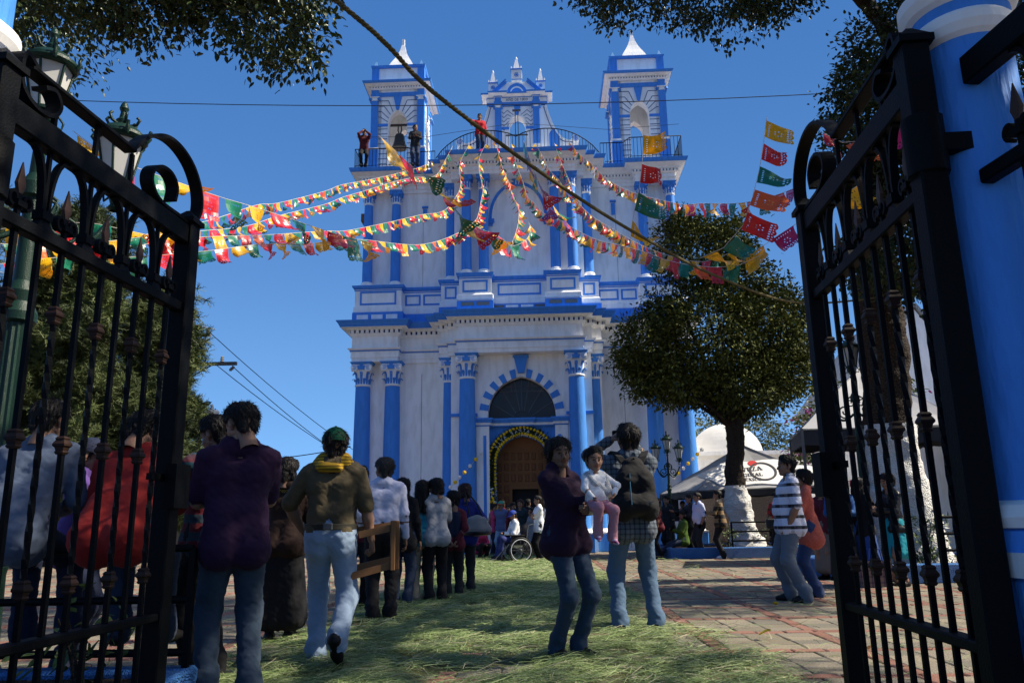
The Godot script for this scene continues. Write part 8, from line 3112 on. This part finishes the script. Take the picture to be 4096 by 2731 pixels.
	# --- in the middle
	var wo := {"label": "woman in dark purple jacket and blue jeans looking at the camera, holding a baby", "at": Vector3(0.36, 0, -6.05), "h": 1.60, "fem": true, "cell": 0.0135, "yaw": 42.0, "lean": -6.0, "drop": 0.012, "hipz": 0.03, "look": [-22.0, 2.0, 3.0], "top": cloth("aubergine_jacket", 0.018, 0.005, 0.022), "bottom": cloth("mid_denim", 0.018, 0.036, 0.066, "denim", 0.036, 0.064, 0.105, 40.0), "hair": "pony", "arms": [[Vector3(0.13, 1.20, 0.28), Vector3(-0.8, -0.8, -0.2), "grip", Vector3(0, 1, 0)], [Vector3(-0.02, 1.12, 0.29), Vector3(0.9, -0.8, -0.2), "grip", Vector3(0, 1, 0)]], "feet": [Vector3(-0.07, 0, -0.02), Vector3(0.07, 0, 0.08)], "hem": -0.05, "fat": 1.06, "tone": 0.50, "loose": 0.93, "extra": [[1, Vector3(-0.04, 0.555, -0.02), Vector3(0.04, 0.555, -0.02), 0.052, 0.05]]}
	figure(wo)
	figure({"label": "baby in white top and pink trousers held by the woman in the purple jacket", "at": Vector3(0.60, 0.695, -5.83), "h": 0.74, "kid": true, "head": 1.62, "cell": 0.0085, "yaw": 14.0, "lean": -6.0, "look": [-4.0, 6.0, 0.0], "top": white, "bottom": cloth("pink_fleece", 0.42, 0.20, 0.25), "knee": Vector3(0, 0.5, 1), "feet": [Vector3(-0.12, 0.36, 0.34), Vector3(0.12, 0.30, 0.36)], "toe": [25.0, 20.0], "arms": [[Vector3(-0.16, 1.00, 0.26), Vector3(-1, -0.3, 0)], [Vector3(0.24, 1.06, 0.18), Vector3(1, -0.3, 0)]], "shoes": cloth("striped_sock", 0.55, 0.42, 0.55, "bands", 0.30, 0.02, 0.12, 16.0), "loose": 1.25, "fat": 1.1, "tone": 0.75, "extra": [[5, Vector3(-0.15, 0.46, 0.03), Vector3(-0.05, 0.30, 0.12), 0.055, 0.05], [5, Vector3(0.15, 0.46, 0.0), Vector3(0.18, 0.20, 0.09), 0.06, 0.075], [5, Vector3(-0.05, 0.30, 0.12), Vector3(0.14, 0.16, 0.11), 0.05, 0.06], [5, Vector3(0.18, 0.40, -0.06), Vector3(0.20, 0.14, -0.03), 0.06, 0.06]], "extra_name": "blanket", "extra_mat": cloth("spotted_blanket", 0.55, 0.56, 0.58, "blots", 0.01, 0.01, 0.012, 11.0)})
	var ph := {"label": "man in checked shirt and jeans with a black backpack, photographing the church", "at": Vector3(1.08, 0, -7.45), "h": 1.84, "cell": 0.0145, "yaw": 183.0, "lean": 0.0, "look": [10.0, -10.0, 0.0], "top": cloth("checked_shirt", 0.10, 0.125, 0.155, "check", 0.012, 0.016, 0.028, 24.0), "bottom": cloth("sky_denim", 0.055, 0.10, 0.165, "denim", 0.095, 0.155, 0.235, 40.0), "arms": [[Vector3(-0.03, 1.60, 0.20), Vector3(-0.9, -0.8, 0.3), "grip", Vector3(0, -0.3, -1)], [Vector3(0.13, 1.60, 0.13), Vector3(1.0, -0.9, 0.2), "grip", Vector3(0, -0.3, -1)]], "feet": [Vector3(-0.16, 0, 0.0), Vector3(0.15, 0, -0.02)], "hem": -0.10, "loose": 1.04, "tone": 0.5}
	figure(ph)
	# --- by the church door
	var far := 0.028
	figure({"label": "man in white T-shirt and black trousers with folded arms near the church door", "at": Vector3(0.60, 0, -20.2), "h": 1.60, "cell": 0.022, "yaw": -80.0, "top": white, "bottom": black, "arms": ["crossed", "crossed"], "sleeve": 0.9, "hem": -0.10})
	figure({"label": "man in grey shirt and black trousers behind the one in the white T-shirt", "at": Vector3(0.86, 0, -20.7), "h": 1.62, "cell": far, "yaw": -95.0, "top": cloth("pale_grey_shirt", 0.36, 0.38, 0.42), "bottom": black, "arms": ["front", "front"]})
	figure({"label": "woman in pink top with her hair in a bun left of the church door", "at": Vector3(-0.62, 0, -23.6), "h": 1.50, "fem": true, "cell": far, "yaw": 40.0, "top": cloth("pink_top", 0.60, 0.06, 0.16), "bottom": navy, "hair": "bun", "sleeve": 0.0})
	figure({"label": "man in blue shirt, pale jeans and a red and green cap near the door", "at": Vector3(-0.40, 0, -23.4), "h": 1.57, "cell": 0.022, "yaw": -30.0, "top": cloth("chambray", 0.09, 0.12, 0.24), "bottom": pale_jean, "cap": cloth("teal_cap", 0.04, 0.26, 0.18), "brim_mat": red, "arms": ["back", "back"], "sleeve": 1.4, "tone": 0.6})
	figure({"label": "woman in dark flowered dress behind the wheelchair", "at": Vector3(-0.06, 0, -22.7), "h": 1.50, "fem": true, "cell": far, "yaw": 30.0, "top": maroon, "bottom": black, "skirt": "long", "hair": "bob"})
	figure({"label": "woman in dark teal suit standing behind the wheelchair's backrest", "at": Vector3(0.16, 0, -22.4), "h": 1.58, "fem": true, "cell": far, "yaw": -20.0, "top": cloth("dark_teal_suit", 0.010, 0.025, 0.035), "bottom": cloth("taupe_cloth", 0.16, 0.13, 0.11), "hair": "bob", "hair_mat": M.brown_hair, "hem": -0.16})
	figure({"label": "girl in grey printed dress and white stockings near the church door", "at": Vector3(0.46, 0, -22.0), "h": 1.32, "fem": true, "kid": true, "head": 1.15, "cell": far, "yaw": -40.0, "top": cloth("printed_dress", 0.26, 0.27, 0.30, "blots", 0.10, 0.10, 0.11, 4.0), "bottom": cloth("printed_dress", 0, 0, 0), "skirt": "short", "hair": "long", "sleeve": 0.0, "shoes": M.white_shoe, "arms": ["front", "down"], "tone": 0.8})
	figure({"label": "squatting girl in magenta top by the blue column foot", "at": Vector3(-0.90, 0, -21.6), "h": 1.40, "fem": true, "kid": true, "head": 1.15, "cell": 0.022, "drop": 0.55, "hipz": -0.16, "lean": 20.0, "yaw": 30.0, "feet": [Vector3(-0.13, 0, 0.12), Vector3(0.12, 0, 0.06)], "top": cloth("magenta_top", 0.32, 0.02, 0.09), "bottom": black, "hair": "long", "arms": ["front", "front"], "shoes": M.white_shoe})
	figure({"label": "person with dark hair in red top in the doorway, leftmost", "at": Vector3(-0.40, 0, -25.0), "h": 1.62, "cell": far, "yaw": 160.0, "top": maroon, "bottom": black})
	figure({"label": "person with dark hair in black in the doorway, second from left", "at": Vector3(-0.06, 0, -25.0), "h": 1.56, "cell": far, "yaw": 10.0, "top": black, "bottom": black, "arms": ["front", "front"]})
	figure({"label": "person in pale pink shirt standing between the blue-capped man and the doorway", "at": Vector3(-0.18, 0, -24.2), "h": 1.48, "fem": true, "cell": far, "yaw": -20.0, "top": cloth("salmon_top", 0.45, 0.22, 0.2), "bottom": dark_jean, "hair": "bob", "sleeve": 0.8})
	figure({"label": "tall person in dark clothes in the middle of the doorway", "at": Vector3(0.40, 0, -25.1), "h": 1.66, "cell": far, "yaw": 150.0, "top": charcoal, "bottom": black})
	figure({"label": "woman in long teal skirt half hidden behind the woman with the baby", "at": Vector3(1.16, 0, -21.4), "h": 1.5, "fem": true, "cell": far, "yaw": 170.0, "top": white, "bottom": cloth("teal_skirt", 0.03, 0.12, 0.13), "skirt": "long", "hair": "pony"})
	figure({"label": "old man with blue cap and white shirt sitting in the wheelchair", "at": Vector3(-0.05, 0, -20.0), "h": 1.58, "cell": 0.022, "drop": 0.36, "hipz": -0.08, "lean": 8.0, "yaw": -72.0, "feet": [Vector3(-0.10, 0.12, 0.44), Vector3(0.10, 0.12, 0.44)], "top": white, "bottom": cloth("blue_track", 0.02, 0.03, 0.12, "bands", 0.03, 0.04, 0.15, 4.0), "cap": cloth("blue_cap", 0.02, 0.05, 0.30), "arms": ["front", "front"], "look": [0.0, 20.0, 0.0]})
	# --- right of the path, far
	figure({"label": "woman in sleeveless bright red top and black trousers beside the man with the backpack", "at": Vector3(3.42, 0, -20.4), "h": 1.52, "fem": true, "cell": 0.022, "yaw": -100.0, "top": red, "bottom": black, "hair": "pony", "sleeve": 0.4, "arms": ["front", "front"], "fat": 1.12})
	figure({"label": "woman in maroon behind the one in the bright red top", "at": Vector3(3.74, 0, -21.0), "h": 1.52, "fem": true, "cell": far, "yaw": -100.0, "top": maroon, "bottom": black, "hair": "long", "sleeve": 0.8})
	figure({"label": "woman with long black hair next to the backpack's right side", "at": Vector3(3.45, 0, -21.9), "h": 1.50, "fem": true, "cell": far, "yaw": -60.0, "top": charcoal, "bottom": black, "hair": "long"})
	figure({"label": "man in dark suit under the left end of the grey canopy", "at": Vector3(4.25, 0, -22.3), "h": 1.60, "cell": far, "yaw": -60.0, "top": charcoal, "bottom": charcoal, "hem": -0.16})
	figure({"label": "man in pale pink polo shirt with folded arms under the canopy", "at": Vector3(5.3, 0, -25.3), "h": 1.52, "cell": 0.022, "yaw": -15.0, "top": cloth("pale_pink_polo", 0.50, 0.33, 0.38), "bottom": beige, "arms": ["crossed", "crossed"], "sleeve": 0.9, "fat": 1.1})
	figure({"label": "man in white short-sleeved shirt and dark trousers with hand in pocket by the planter", "at": Vector3(4.72, 0, -20.6), "h": 1.62, "cell": 0.020, "yaw": -75.0, "top": lilac, "bottom": charcoal, "arms": ["pocket", "pocket"], "sleeve": 0.95, "fat": 1.14, "hem": 0.02, "loose": 1.1})
	figure({"label": "man in brown and black striped shirt with white shoes by the planter", "at": Vector3(5.16, 0, -20.25), "h": 1.66, "cell": 0.020, "yaw": -110.0, "top": cloth("brown_striped", 0.012, 0.011, 0.012, "bands", 0.20, 0.13, 0.06, 5.0), "bottom": black, "shoes": M.white_shoe, "arms": ["front", "front"]})
	figure({"label": "man in dark shirt raising his hand, facing left under the canopy", "at": Vector3(4.66, 0, -21.3), "h": 1.60, "cell": far, "yaw": -85.0, "top": charcoal, "bottom": black, "arms": [[Vector3(-0.10, 1.25, 0.45), Vector3(-0.5, -1, 0)], "front"]})
	figure({"label": "person in green top and jeans sitting under the canopy, legs stretched to the left", "at": Vector3(4.30, 0, -21.2), "h": 1.60, "cell": far, "drop": 0.44, "hipz": -0.1, "lean": -4.0, "yaw": -85.0, "feet": [Vector3(-0.10, 0, 0.72), Vector3(0.12, 0, 0.66)], "top": cloth("lime_top", 0.06, 0.12, 0.015), "bottom": dark_jean, "arms": ["front", "front"], "hair": "bob"})
	figure({"label": "person in red striped shirt with black shoulder bag left of the striped-polo man", "at": Vector3(6.55, 0, -20.0), "h": 1.58, "cell": far, "yaw": -160.0, "top": cloth("red_rows", 0.42, 0.015, 0.02, "stripes", 0.02, 0.01, 0.01, 7.0), "bottom": black, "sleeve": 0.8, "arms": ["front", "front"]})
	figure({"label": "seated woman in pale blouse in the shade under the middle of the canopy", "at": Vector3(6.9, 0, -23.6), "h": 1.5, "fem": true, "cell": 0.032, "drop": 0.42, "hipz": -0.1, "yaw": 20.0, "feet": [Vector3(-0.10, 0, 0.36), Vector3(0.10, 0, 0.36)], "top": cloth("salmon_top", 0, 0, 0), "bottom": black, "hair": "bob", "arms": ["front", "front"]})
	# --- right, nearer
	figure({"label": "man in white polo shirt with dark stripes, hands in pockets, at the right", "at": Vector3(3.32, 0, -9.75), "h": 1.70, "cell": 0.0155, "yaw": -95.0, "lean": -3.0, "look": [6.0, -4.0, 0.0], "top": cloth("striped_white_polo", 0.58, 0.60, 0.72, "stripes", 0.018, 0.018, 0.024, 8.0), "bottom": grey_jean, "arms": ["pocket", "pocket"], "sleeve": 0.95, "fat": 1.16, "loose": 1.18, "hem": -0.06, "tone": 0.55, "feet": [Vector3(-0.12, 0, 0.05), Vector3(0.12, 0, -0.06)]})
	figure({"label": "woman in salmon quilted jacket and blue jeans behind the striped man", "at": Vector3(3.74, 0, -10.25), "h": 1.56, "fem": true, "cell": 0.0165, "yaw": -110.0, "top": cloth("salmon_quilt", 0.50, 0.11, 0.075, "quilt", 0.30, 0.06, 0.04, 5.0), "bottom": cloth("navy_denim", 0.02, 0.04, 0.11, "denim", 0.035, 0.065, 0.16, 40.0), "hair": "bun", "arms": ["front", "front"], "hem": -0.16, "swing": 1.06, "fat": 1.0})
	figure({"label": "person in dark top behind the salmon jacket", "at": Vector3(5.0, 0, -13.0), "h": 1.52, "fem": true, "cell": far, "yaw": -60.0, "top": maroon, "bottom": cloth("taupe_cloth", 0, 0, 0), "skirt": "long", "hair": "bun", "arms": ["front", "down"]})
	figure({"label": "woman with dark brimmed hat and blue blouse behind the gate bars", "at": Vector3(4.82, 0, -11.9), "h": 1.54, "fem": true, "cell": 0.02, "yaw": -20.0, "top": cloth("azure_blouse", 0.015, 0.07, 0.22), "bottom": charcoal, "skirt": "long", "hair": "bob", "cap": charcoal, "hat": "hat", "arms": ["front", "front"]})
	figure({"label": "woman in black jacket and blue skirt behind the gate bars, hair loose", "at": Vector3(5.12, 0, -11.9), "h": 1.52, "fem": true, "cell": 0.02, "yaw": 120.0, "top": black, "bottom": cloth("blue_skirt", 0.03, 0.07, 0.25), "skirt": "long", "hair": "long", "arms": ["front", "front"]})
	figure({"label": "woman in black leather jacket and turquoise skirt behind the gate bars", "at": Vector3(5.42, 0, -11.55), "h": 1.56, "fem": true, "cell": 0.0175, "yaw": -75.0, "look": [0.0, 12.0, 0.0], "top": cloth("leather_jacket", 0.010, 0.010, 0.012), "bottom": cloth("turquoise_skirt", 0.012, 0.27, 0.33), "skirt": "short", "hair": "bun", "arms": ["front", "front"]})
	M.leather_jacket.roughness = 0.35
	# --- far left and on the balcony
	figure({"label": "girl in magenta blouse far off behind the left gate leaf", "at": Vector3(-13.2, 0, -24.0), "h": 1.5, "fem": true, "cell": 0.032, "yaw": 20.0, "top": cloth("pink_top", 0, 0, 0), "bottom": dark_jean, "hair": "long", "arms": ["front", "front"]})
	figure({"label": "person in red far off behind the left gate leaf", "at": Vector3(-12.6, 0, -24.2), "h": 1.6, "cell": 0.032, "yaw": 150.0, "top": red, "bottom": dark_jean})
	figure({"label": "crouching person with camera at the balcony's left corner", "at": Vector3(-5.30, 13.67, -26.35), "h": 1.55, "cell": 0.032, "yaw": 10.0, "drop": 0.12, "hipz": -0.08, "lean": 22.0, "top": cloth("dark_red_jacket", 0.08, 0.01, 0.015), "bottom": black, "arms": ["eyes", "eyes"]})
	figure({"label": "man in grey jacket and jeans leaning on the balcony rail below the left tower", "at": Vector3(-3.42, 13.67, -26.35), "h": 1.58, "cell": 0.032, "yaw": 5.0, "lean": 8.0, "look": [30.0, 0.0, 0.0], "top": charcoal, "bottom": dark_jean, "arms": ["front", "front"]})
	figure({"label": "man in red shirt on the middle of the balcony", "at": Vector3(-1.02, 13.67, -25.55), "h": 1.55, "cell": 0.032, "yaw": 15.0, "look": [-20.0, 0.0, 0.0], "top": red, "bottom": dark_jean, "arms": [[Vector3(-0.40, 1.15, 0.20), Vector3(-0.3, 1, -0.5)], "down"], "sleeve": 0.9})
	carried_things(ph, wo)
func carried_things(ph: Dictionary, wo: Dictionary) -> void:
	# backpack
	var sc: float = ph.h / 1.7
	var bp := thing("backpack", "black backpack with a small blue emblem on the back of the checked-shirt man", "backpack", ph.at, deg_to_rad(ph.yaw))
	bp.scale = Vector3(sc, sc, sc)
	var f := Field.new()
	f.setup(Vector3(-0.24, 0.85, -0.40), Vector3(0.24, 1.50, -0.02), 0.012)
	for s in [-1.0, 1.0]:
		f.stamp(0, Vector3(s * 0.105, 0.98, -0.20), Vector3(s * 0.075, 1.22, -0.20), 0.095, 0.085, 0.06)
		f.stamp(0, Vector3(s * 0.06, 1.22, -0.20), Vector3(s * 0.03, 1.36, -0.17), 0.085, 0.055, 0.06)
	f.stamp(0, Vector3(-0.06, 1.02, -0.27), Vector3(0.06, 1.02, -0.27), 0.085, 0.085, 0.05)
	var fm := cloth("backpack_cloth", 0.008, 0.008, 0.009)
	var b := pick(f.mesh_parts(), [0])
	fold.frequency = 1.0
	for i in b.v.size():
		var q := b.v[i]
		b.v[i] += b.n[i] * (fold.get_noise_3d(q.x * 9.0, q.y * 14.0, q.z * 9.0) * 0.010)
	soften(b)
	obj("bag_body", b, fm, bp)
	for s in [-1.0, 1.0]:
		var st := MB.new()
		st.ribbon([Vector3(s * 0.05, 1.34, -0.17), Vector3(s * 0.10, 1.425, -0.13), Vector3(s * 0.135, 1.475, -0.05), Vector3(s * 0.145, 1.46, 0.06), Vector3(s * 0.14, 1.36, 0.13)], 0.062, 0.014, Vector3(0.9, 0.15 * s, 0.1).normalized())
		obj("strap", st, fm, bp)
	var hd := MB.new()
	hd.tube([Vector3(-0.03, 1.37, -0.20), Vector3(0, 1.41, -0.215), Vector3(0.03, 1.37, -0.20)], 0.010, 6)
	obj("grab_loop", hd, fm, bp)
	var zp := MB.new()
	zp.tube([Vector3(0.055, 1.28, -0.288), Vector3(0.058, 1.18, -0.304), Vector3(0.062, 1.10, -0.345), Vector3(0.064, 1.02, -0.362)], 0.005, 5)
	obj("zip", zp, mat("zip_blue", 0.01, 0.09, 0.17, 0.5), bp)
	var em := MB.new()
	em.prism(PackedVector2Array([Vector2(-0.040, 0.012), Vector2(-0.022, -0.006), Vector2(-0.008, -0.006), Vector2(0.045, 0.018), Vector2(-0.006, 0.004), Vector2(-0.020, 0.004)]), 0, 0.004)
	var eo := obj("emblem", em, M.zip_blue, bp)
	eo.transform = Transform3D(Basis(Vector3.UP, PI - 0.15), Vector3(-0.085, 1.03, -0.348))
	# camera held by the photographer
	var camo := thing("photo_camera", "small black camera held up by the checked-shirt man", "camera", ph.at + Vector3(-0.05, 1.66 * sc, -0.27), deg_to_rad(ph.yaw))
	var cb := MB.new()
	cb.soft_box(Vector3.ZERO, Vector3(0.12, 0.075, 0.045), 0.008)
	obj("camera_body", cb, M.iron, camo)
	var cl := MB.new()
	cl.xf = Transform3D(Basis(Vector3.RIGHT, PI / 2), Vector3(0, 0, 0.02))
	cl.lathe([Vector2(0.030, 0), Vector2(0.030, 0.05), Vector2(0.024, 0.052), Vector2(0, 0.045)], 16)
	obj("lens", cl, M.iron, camo)
	# handbag
	var hb := thing("handbag", "spotted grey and black handbag hanging from the red-haired woman's shoulder", "handbag", Vector3(-0.54, 0.80, -11.36), deg_to_rad(20))
	var hm := Field.new()
	hm.setup(Vector3(-0.25, -0.02, -0.12), Vector3(0.25, 0.34, 0.12), 0.015)
	hm.stamp(0, Vector3(-0.14, 0.08, 0), Vector3(0.14, 0.08, 0), 0.075, 0.075, 0.05)
	hm.stamp(0, Vector3(-0.09, 0.20, 0), Vector3(0.09, 0.20, 0), 0.06, 0.06, 0.08)
	hm.stamp(0, Vector3(0, 0.10, 0), Vector3(0, 0.22, 0), 0.10, 0.06, 0.06)
	obj("bag_body", pick(hm.mesh_parts(), [0]), cloth("spotted_bag", 0.30, 0.31, 0.33, "blots", 0.012, 0.012, 0.014, 22.0), hb)
	var hl := MB.new()
	hl.xf = Transform3D(Basis().scaled(Vector3(1.45, 1, 0.72)), Vector3(0, 0, 0))
	hl.lathe([Vector2(0.10, 0.0), Vector2(0.140, 0.008), Vector2(0.146, 0.035), Vector2(0.140, 0.055)], 24)
	obj("leather_base", hl, M.leather_jacket, hb)
	var hs := MB.new()
	hs.tube([Vector3(-0.10, 0.24, 0), Vector3(-0.13, 0.42, -0.04), Vector3(-0.14, 0.58, -0.10), Vector3(-0.09, 0.62, -0.14)], 0.012, 6)
	hs.tube([Vector3(0.08, 0.24, 0.02), Vector3(0.0, 0.44, 0.0), Vector3(-0.10, 0.58, -0.06), Vector3(-0.09, 0.62, -0.12)], 0.012, 6)
	obj("handle", hs, M.leather_jacket, hb)
	# folded wooden chair carried by the man in the green cap
	var ch := thing("wooden_chair", "folded wooden chair carried by the man in the green cap", "chair", Vector3(-1.06, 0.66, -5.98), deg_to_rad(12))
	var wood := mat("chair_wood", 0.26, 0.13, 0.055, 0.6, "fine", 3.0)
	for q in [[Vector3(0.15, 0.16, 0.0), Vector3(0.035, 0.36, 0.06)], [Vector3(0.19, 0.16, -0.12), Vector3(0.030, 0.36, 0.05)]]:
		var lg := MB.new()
		lg.soft_box(q[0], q[1], 0.005)
		obj("leg", lg, wood, ch)
	for q in [[Vector3(-0.10, 0.24, 0.0), Vector3(0.15, 0.29, 0.0)], [Vector3(-0.18, -0.06, 0.0), Vector3(0.15, 0.02, 0.0)], [Vector3(-0.20, -0.02, -0.12), Vector3(0.18, 0.06, -0.12)], [Vector3(-0.12, 0.27, -0.12), Vector3(0.18, 0.31, -0.12)]]:
		var sl := MB.new()
		sl.bar(q[0], q[1], 0.025, 0.05)
		obj("slat", sl, wood, ch)
	# wheelchair
	var wc := thing("wheelchair", "wheelchair with large spoked wheels near the church door", "wheelchair", Vector3(-0.02, 0, -19.95), deg_to_rad(-72))
	for s in [-1.0, 1.0]:
		var w := part("wheel", wc, Vector3(s * 0.29, 0.31, -0.05))
		var ty := MB.new()
		var ringp := []
		for k in 33: ringp.append(Vector3(0, sin(TAU * k / 32) * 0.295, cos(TAU * k / 32) * 0.295))
		ty.tube(ringp, 0.018, 8)
		obj("tyre", ty, M.black_shoe, w)
		var rm := MB.new()
		ringp = []
		for k in 33: ringp.append(Vector3(s * 0.045, sin(TAU * k / 32) * 0.255, cos(TAU * k / 32) * 0.255))
		rm.tube(ringp, 0.010, 8)
		obj("hand_rim", rm, M.steel, w)
		var spk := MB.new()
		for k in 12:
			var a := TAU * k / 12
			spk.tube([Vector3(s * 0.03, 0, 0), Vector3(0, sin(a) * 0.285, cos(a) * 0.285)], 0.004, 4)
		spk.tube([Vector3(-0.03, 0, 0), Vector3(0.03, 0, 0)], 0.035, 10)
		obj("spokes", spk, M.grey_metal, w)
		var cw := MB.new()
		cw.xf = Transform3D(Basis(Vector3.BACK, PI / 2), Vector3(s * 0.20, 0.09, 0.42))
		cw.lathe([Vector2(0.0, -0.015), Vector2(0.085, -0.015), Vector2(0.09, 0), Vector2(0.085, 0.015), Vector2(0, 0.015)], 18)
		obj("caster", cw, M.black_shoe, wc)
		var fr := MB.new()
		fr.tube([Vector3(s * 0.23, 0.92, -0.40), Vector3(s * 0.23, 0.90, -0.28), Vector3(s * 0.23, 0.45, -0.22), Vector3(s * 0.23, 0.31, -0.05)], 0.014, 8)
		fr.tube([Vector3(s * 0.23, 0.45, -0.22), Vector3(s * 0.23, 0.45, 0.22), Vector3(s * 0.21, 0.20, 0.40), Vector3(s * 0.20, 0.09, 0.42)], 0.014, 8)
		fr.tube([Vector3(s * 0.21, 0.45, 0.22), Vector3(s * 0.18, 0.12, 0.55)], 0.012, 8)
		fr.box(Vector3(s * 0.12, 0.11, 0.58), Vector3(0.15, 0.015, 0.14))
		obj("side_frame", fr, M.grey_metal, wc)
		var am := MB.new()
		am.soft_box(Vector3(s * 0.25, 0.66, 0.0), Vector3(0.06, 0.03, 0.36), 0.01)
		am.box(Vector3(s * 0.25, 0.55, 0.0), Vector3(0.012, 0.20, 0.34))
		obj("armrest", am, M.black_shoe, wc)
	var se := MB.new()
	se.soft_box(Vector3(0, 0.45, 0), Vector3(0.44, 0.05, 0.42), 0.02)
	obj("seat", se, M.black_shoe, wc)
	var bkr := MB.new()
	bkr.soft_box(Vector3(0, 0.70, -0.27), Vector3(0.44, 0.44, 0.03), 0.01)
	obj("backrest", bkr, M.black_shoe, wc)
	# woven bag on the ground
	var wb := thing("shopping_bag", "woven shopping bag standing by the turquoise-skirted woman's feet", "bag", Vector3(5.02, 0.0, -11.45))
	var wbm := MB.new()
	wbm.taper(Vector3(0, 0.0, 0), Vector2(0.40, 0.16), Vector2(0.44, 0.22), 0.36)
	obj("bag_body", wbm, cloth("woven_bag", 0.20, 0.13, 0.10, "check", 0.05, 0.03, 0.05, 12.0), wb)
	var wbh := MB.new()
	for z in [-0.09, 0.09]:
		wbh.tube([Vector3(-0.10, 0.35, z), Vector3(-0.07, 0.52, z), Vector3(0.07, 0.52, z), Vector3(0.10, 0.35, z)], 0.012, 6)
	obj("handle", wbh, cloth("blue_skirt", 0, 0, 0), wb)
	# phone in the purple polo man's hands
	var pn := thing("phone", "pale phone in the hands of the man in the purple polo", "phone", Vector3(-1.80, 1.20, -5.09), deg_to_rad(205))
	var pm := MB.new()
	pm.soft_box(Vector3.ZERO, Vector3(0.08, 0.15, 0.010), 0.004)
	var po := obj("phone_case", pm, M.steel, pn)
	po.rotation.x = -0.9
	# black shoulder bag of the person in red stripes
	var sb := thing("shoulder_bag", "black shoulder bag of the person in the red striped shirt", "bag", Vector3(6.32, 0.72, -19.85))
	var sbm := MB.new()
	sbm.soft_box(Vector3(0, 0.12, 0), Vector3(0.26, 0.24, 0.10), 0.03)
	obj("bag_body", sbm, M.leather_jacket, sb)
	var sbs := MB.new()
	sbs.tube([Vector3(-0.08, 0.23, 0), Vector3(0.02, 0.50, -0.03), Vector3(0.14, 0.66, -0.12)], 0.012, 6)
	sbs.tube([Vector3(0.10, 0.23, 0), Vector3(0.13, 0.50, -0.03), Vector3(0.14, 0.66, -0.12)], 0.012, 6)
	obj("strap", sbs, M.leather_jacket, sb)

# ---------------------------------------------------------------- small things on the ground
func build_small_things() -> void:
	var yl := mat("yellow_leaf", 0.55, 0.42, 0.03, 0.6)
	var br := mat("pale_leaf", 0.45, 0.33, 0.14, 0.7)
	for q in [[Vector3(2.0, 0.03, -6.85), 0.09, "bright yellow leaf lying on the paving near the grass"], [Vector3(2.55, 0.03, -6.05), 0.06, "pale dry leaf lying on the paving nearest the right gate leaf"], [Vector3(2.88, 0.03, -9.1), 0.07, "yellow leaf left of the striped man's feet"], [Vector3(3.05, 0.02, -9.25), 0.05, "small pale leaf by the striped man's feet"], [Vector3(3.5, 0.02, -8.0), 0.05, "brown dry leaf on the paving behind the gate bars"]]:
		var o := obj("fallen_leaf", leaf_mesh(q[1] * 1.4, q[1]), yl if "yellow" in q[2] else br)
		o.position = q[0]
		o.rotation = Vector3(-0.5, rng.randf() * TAU, 0.3)
		tag(o, q[2], "leaf")
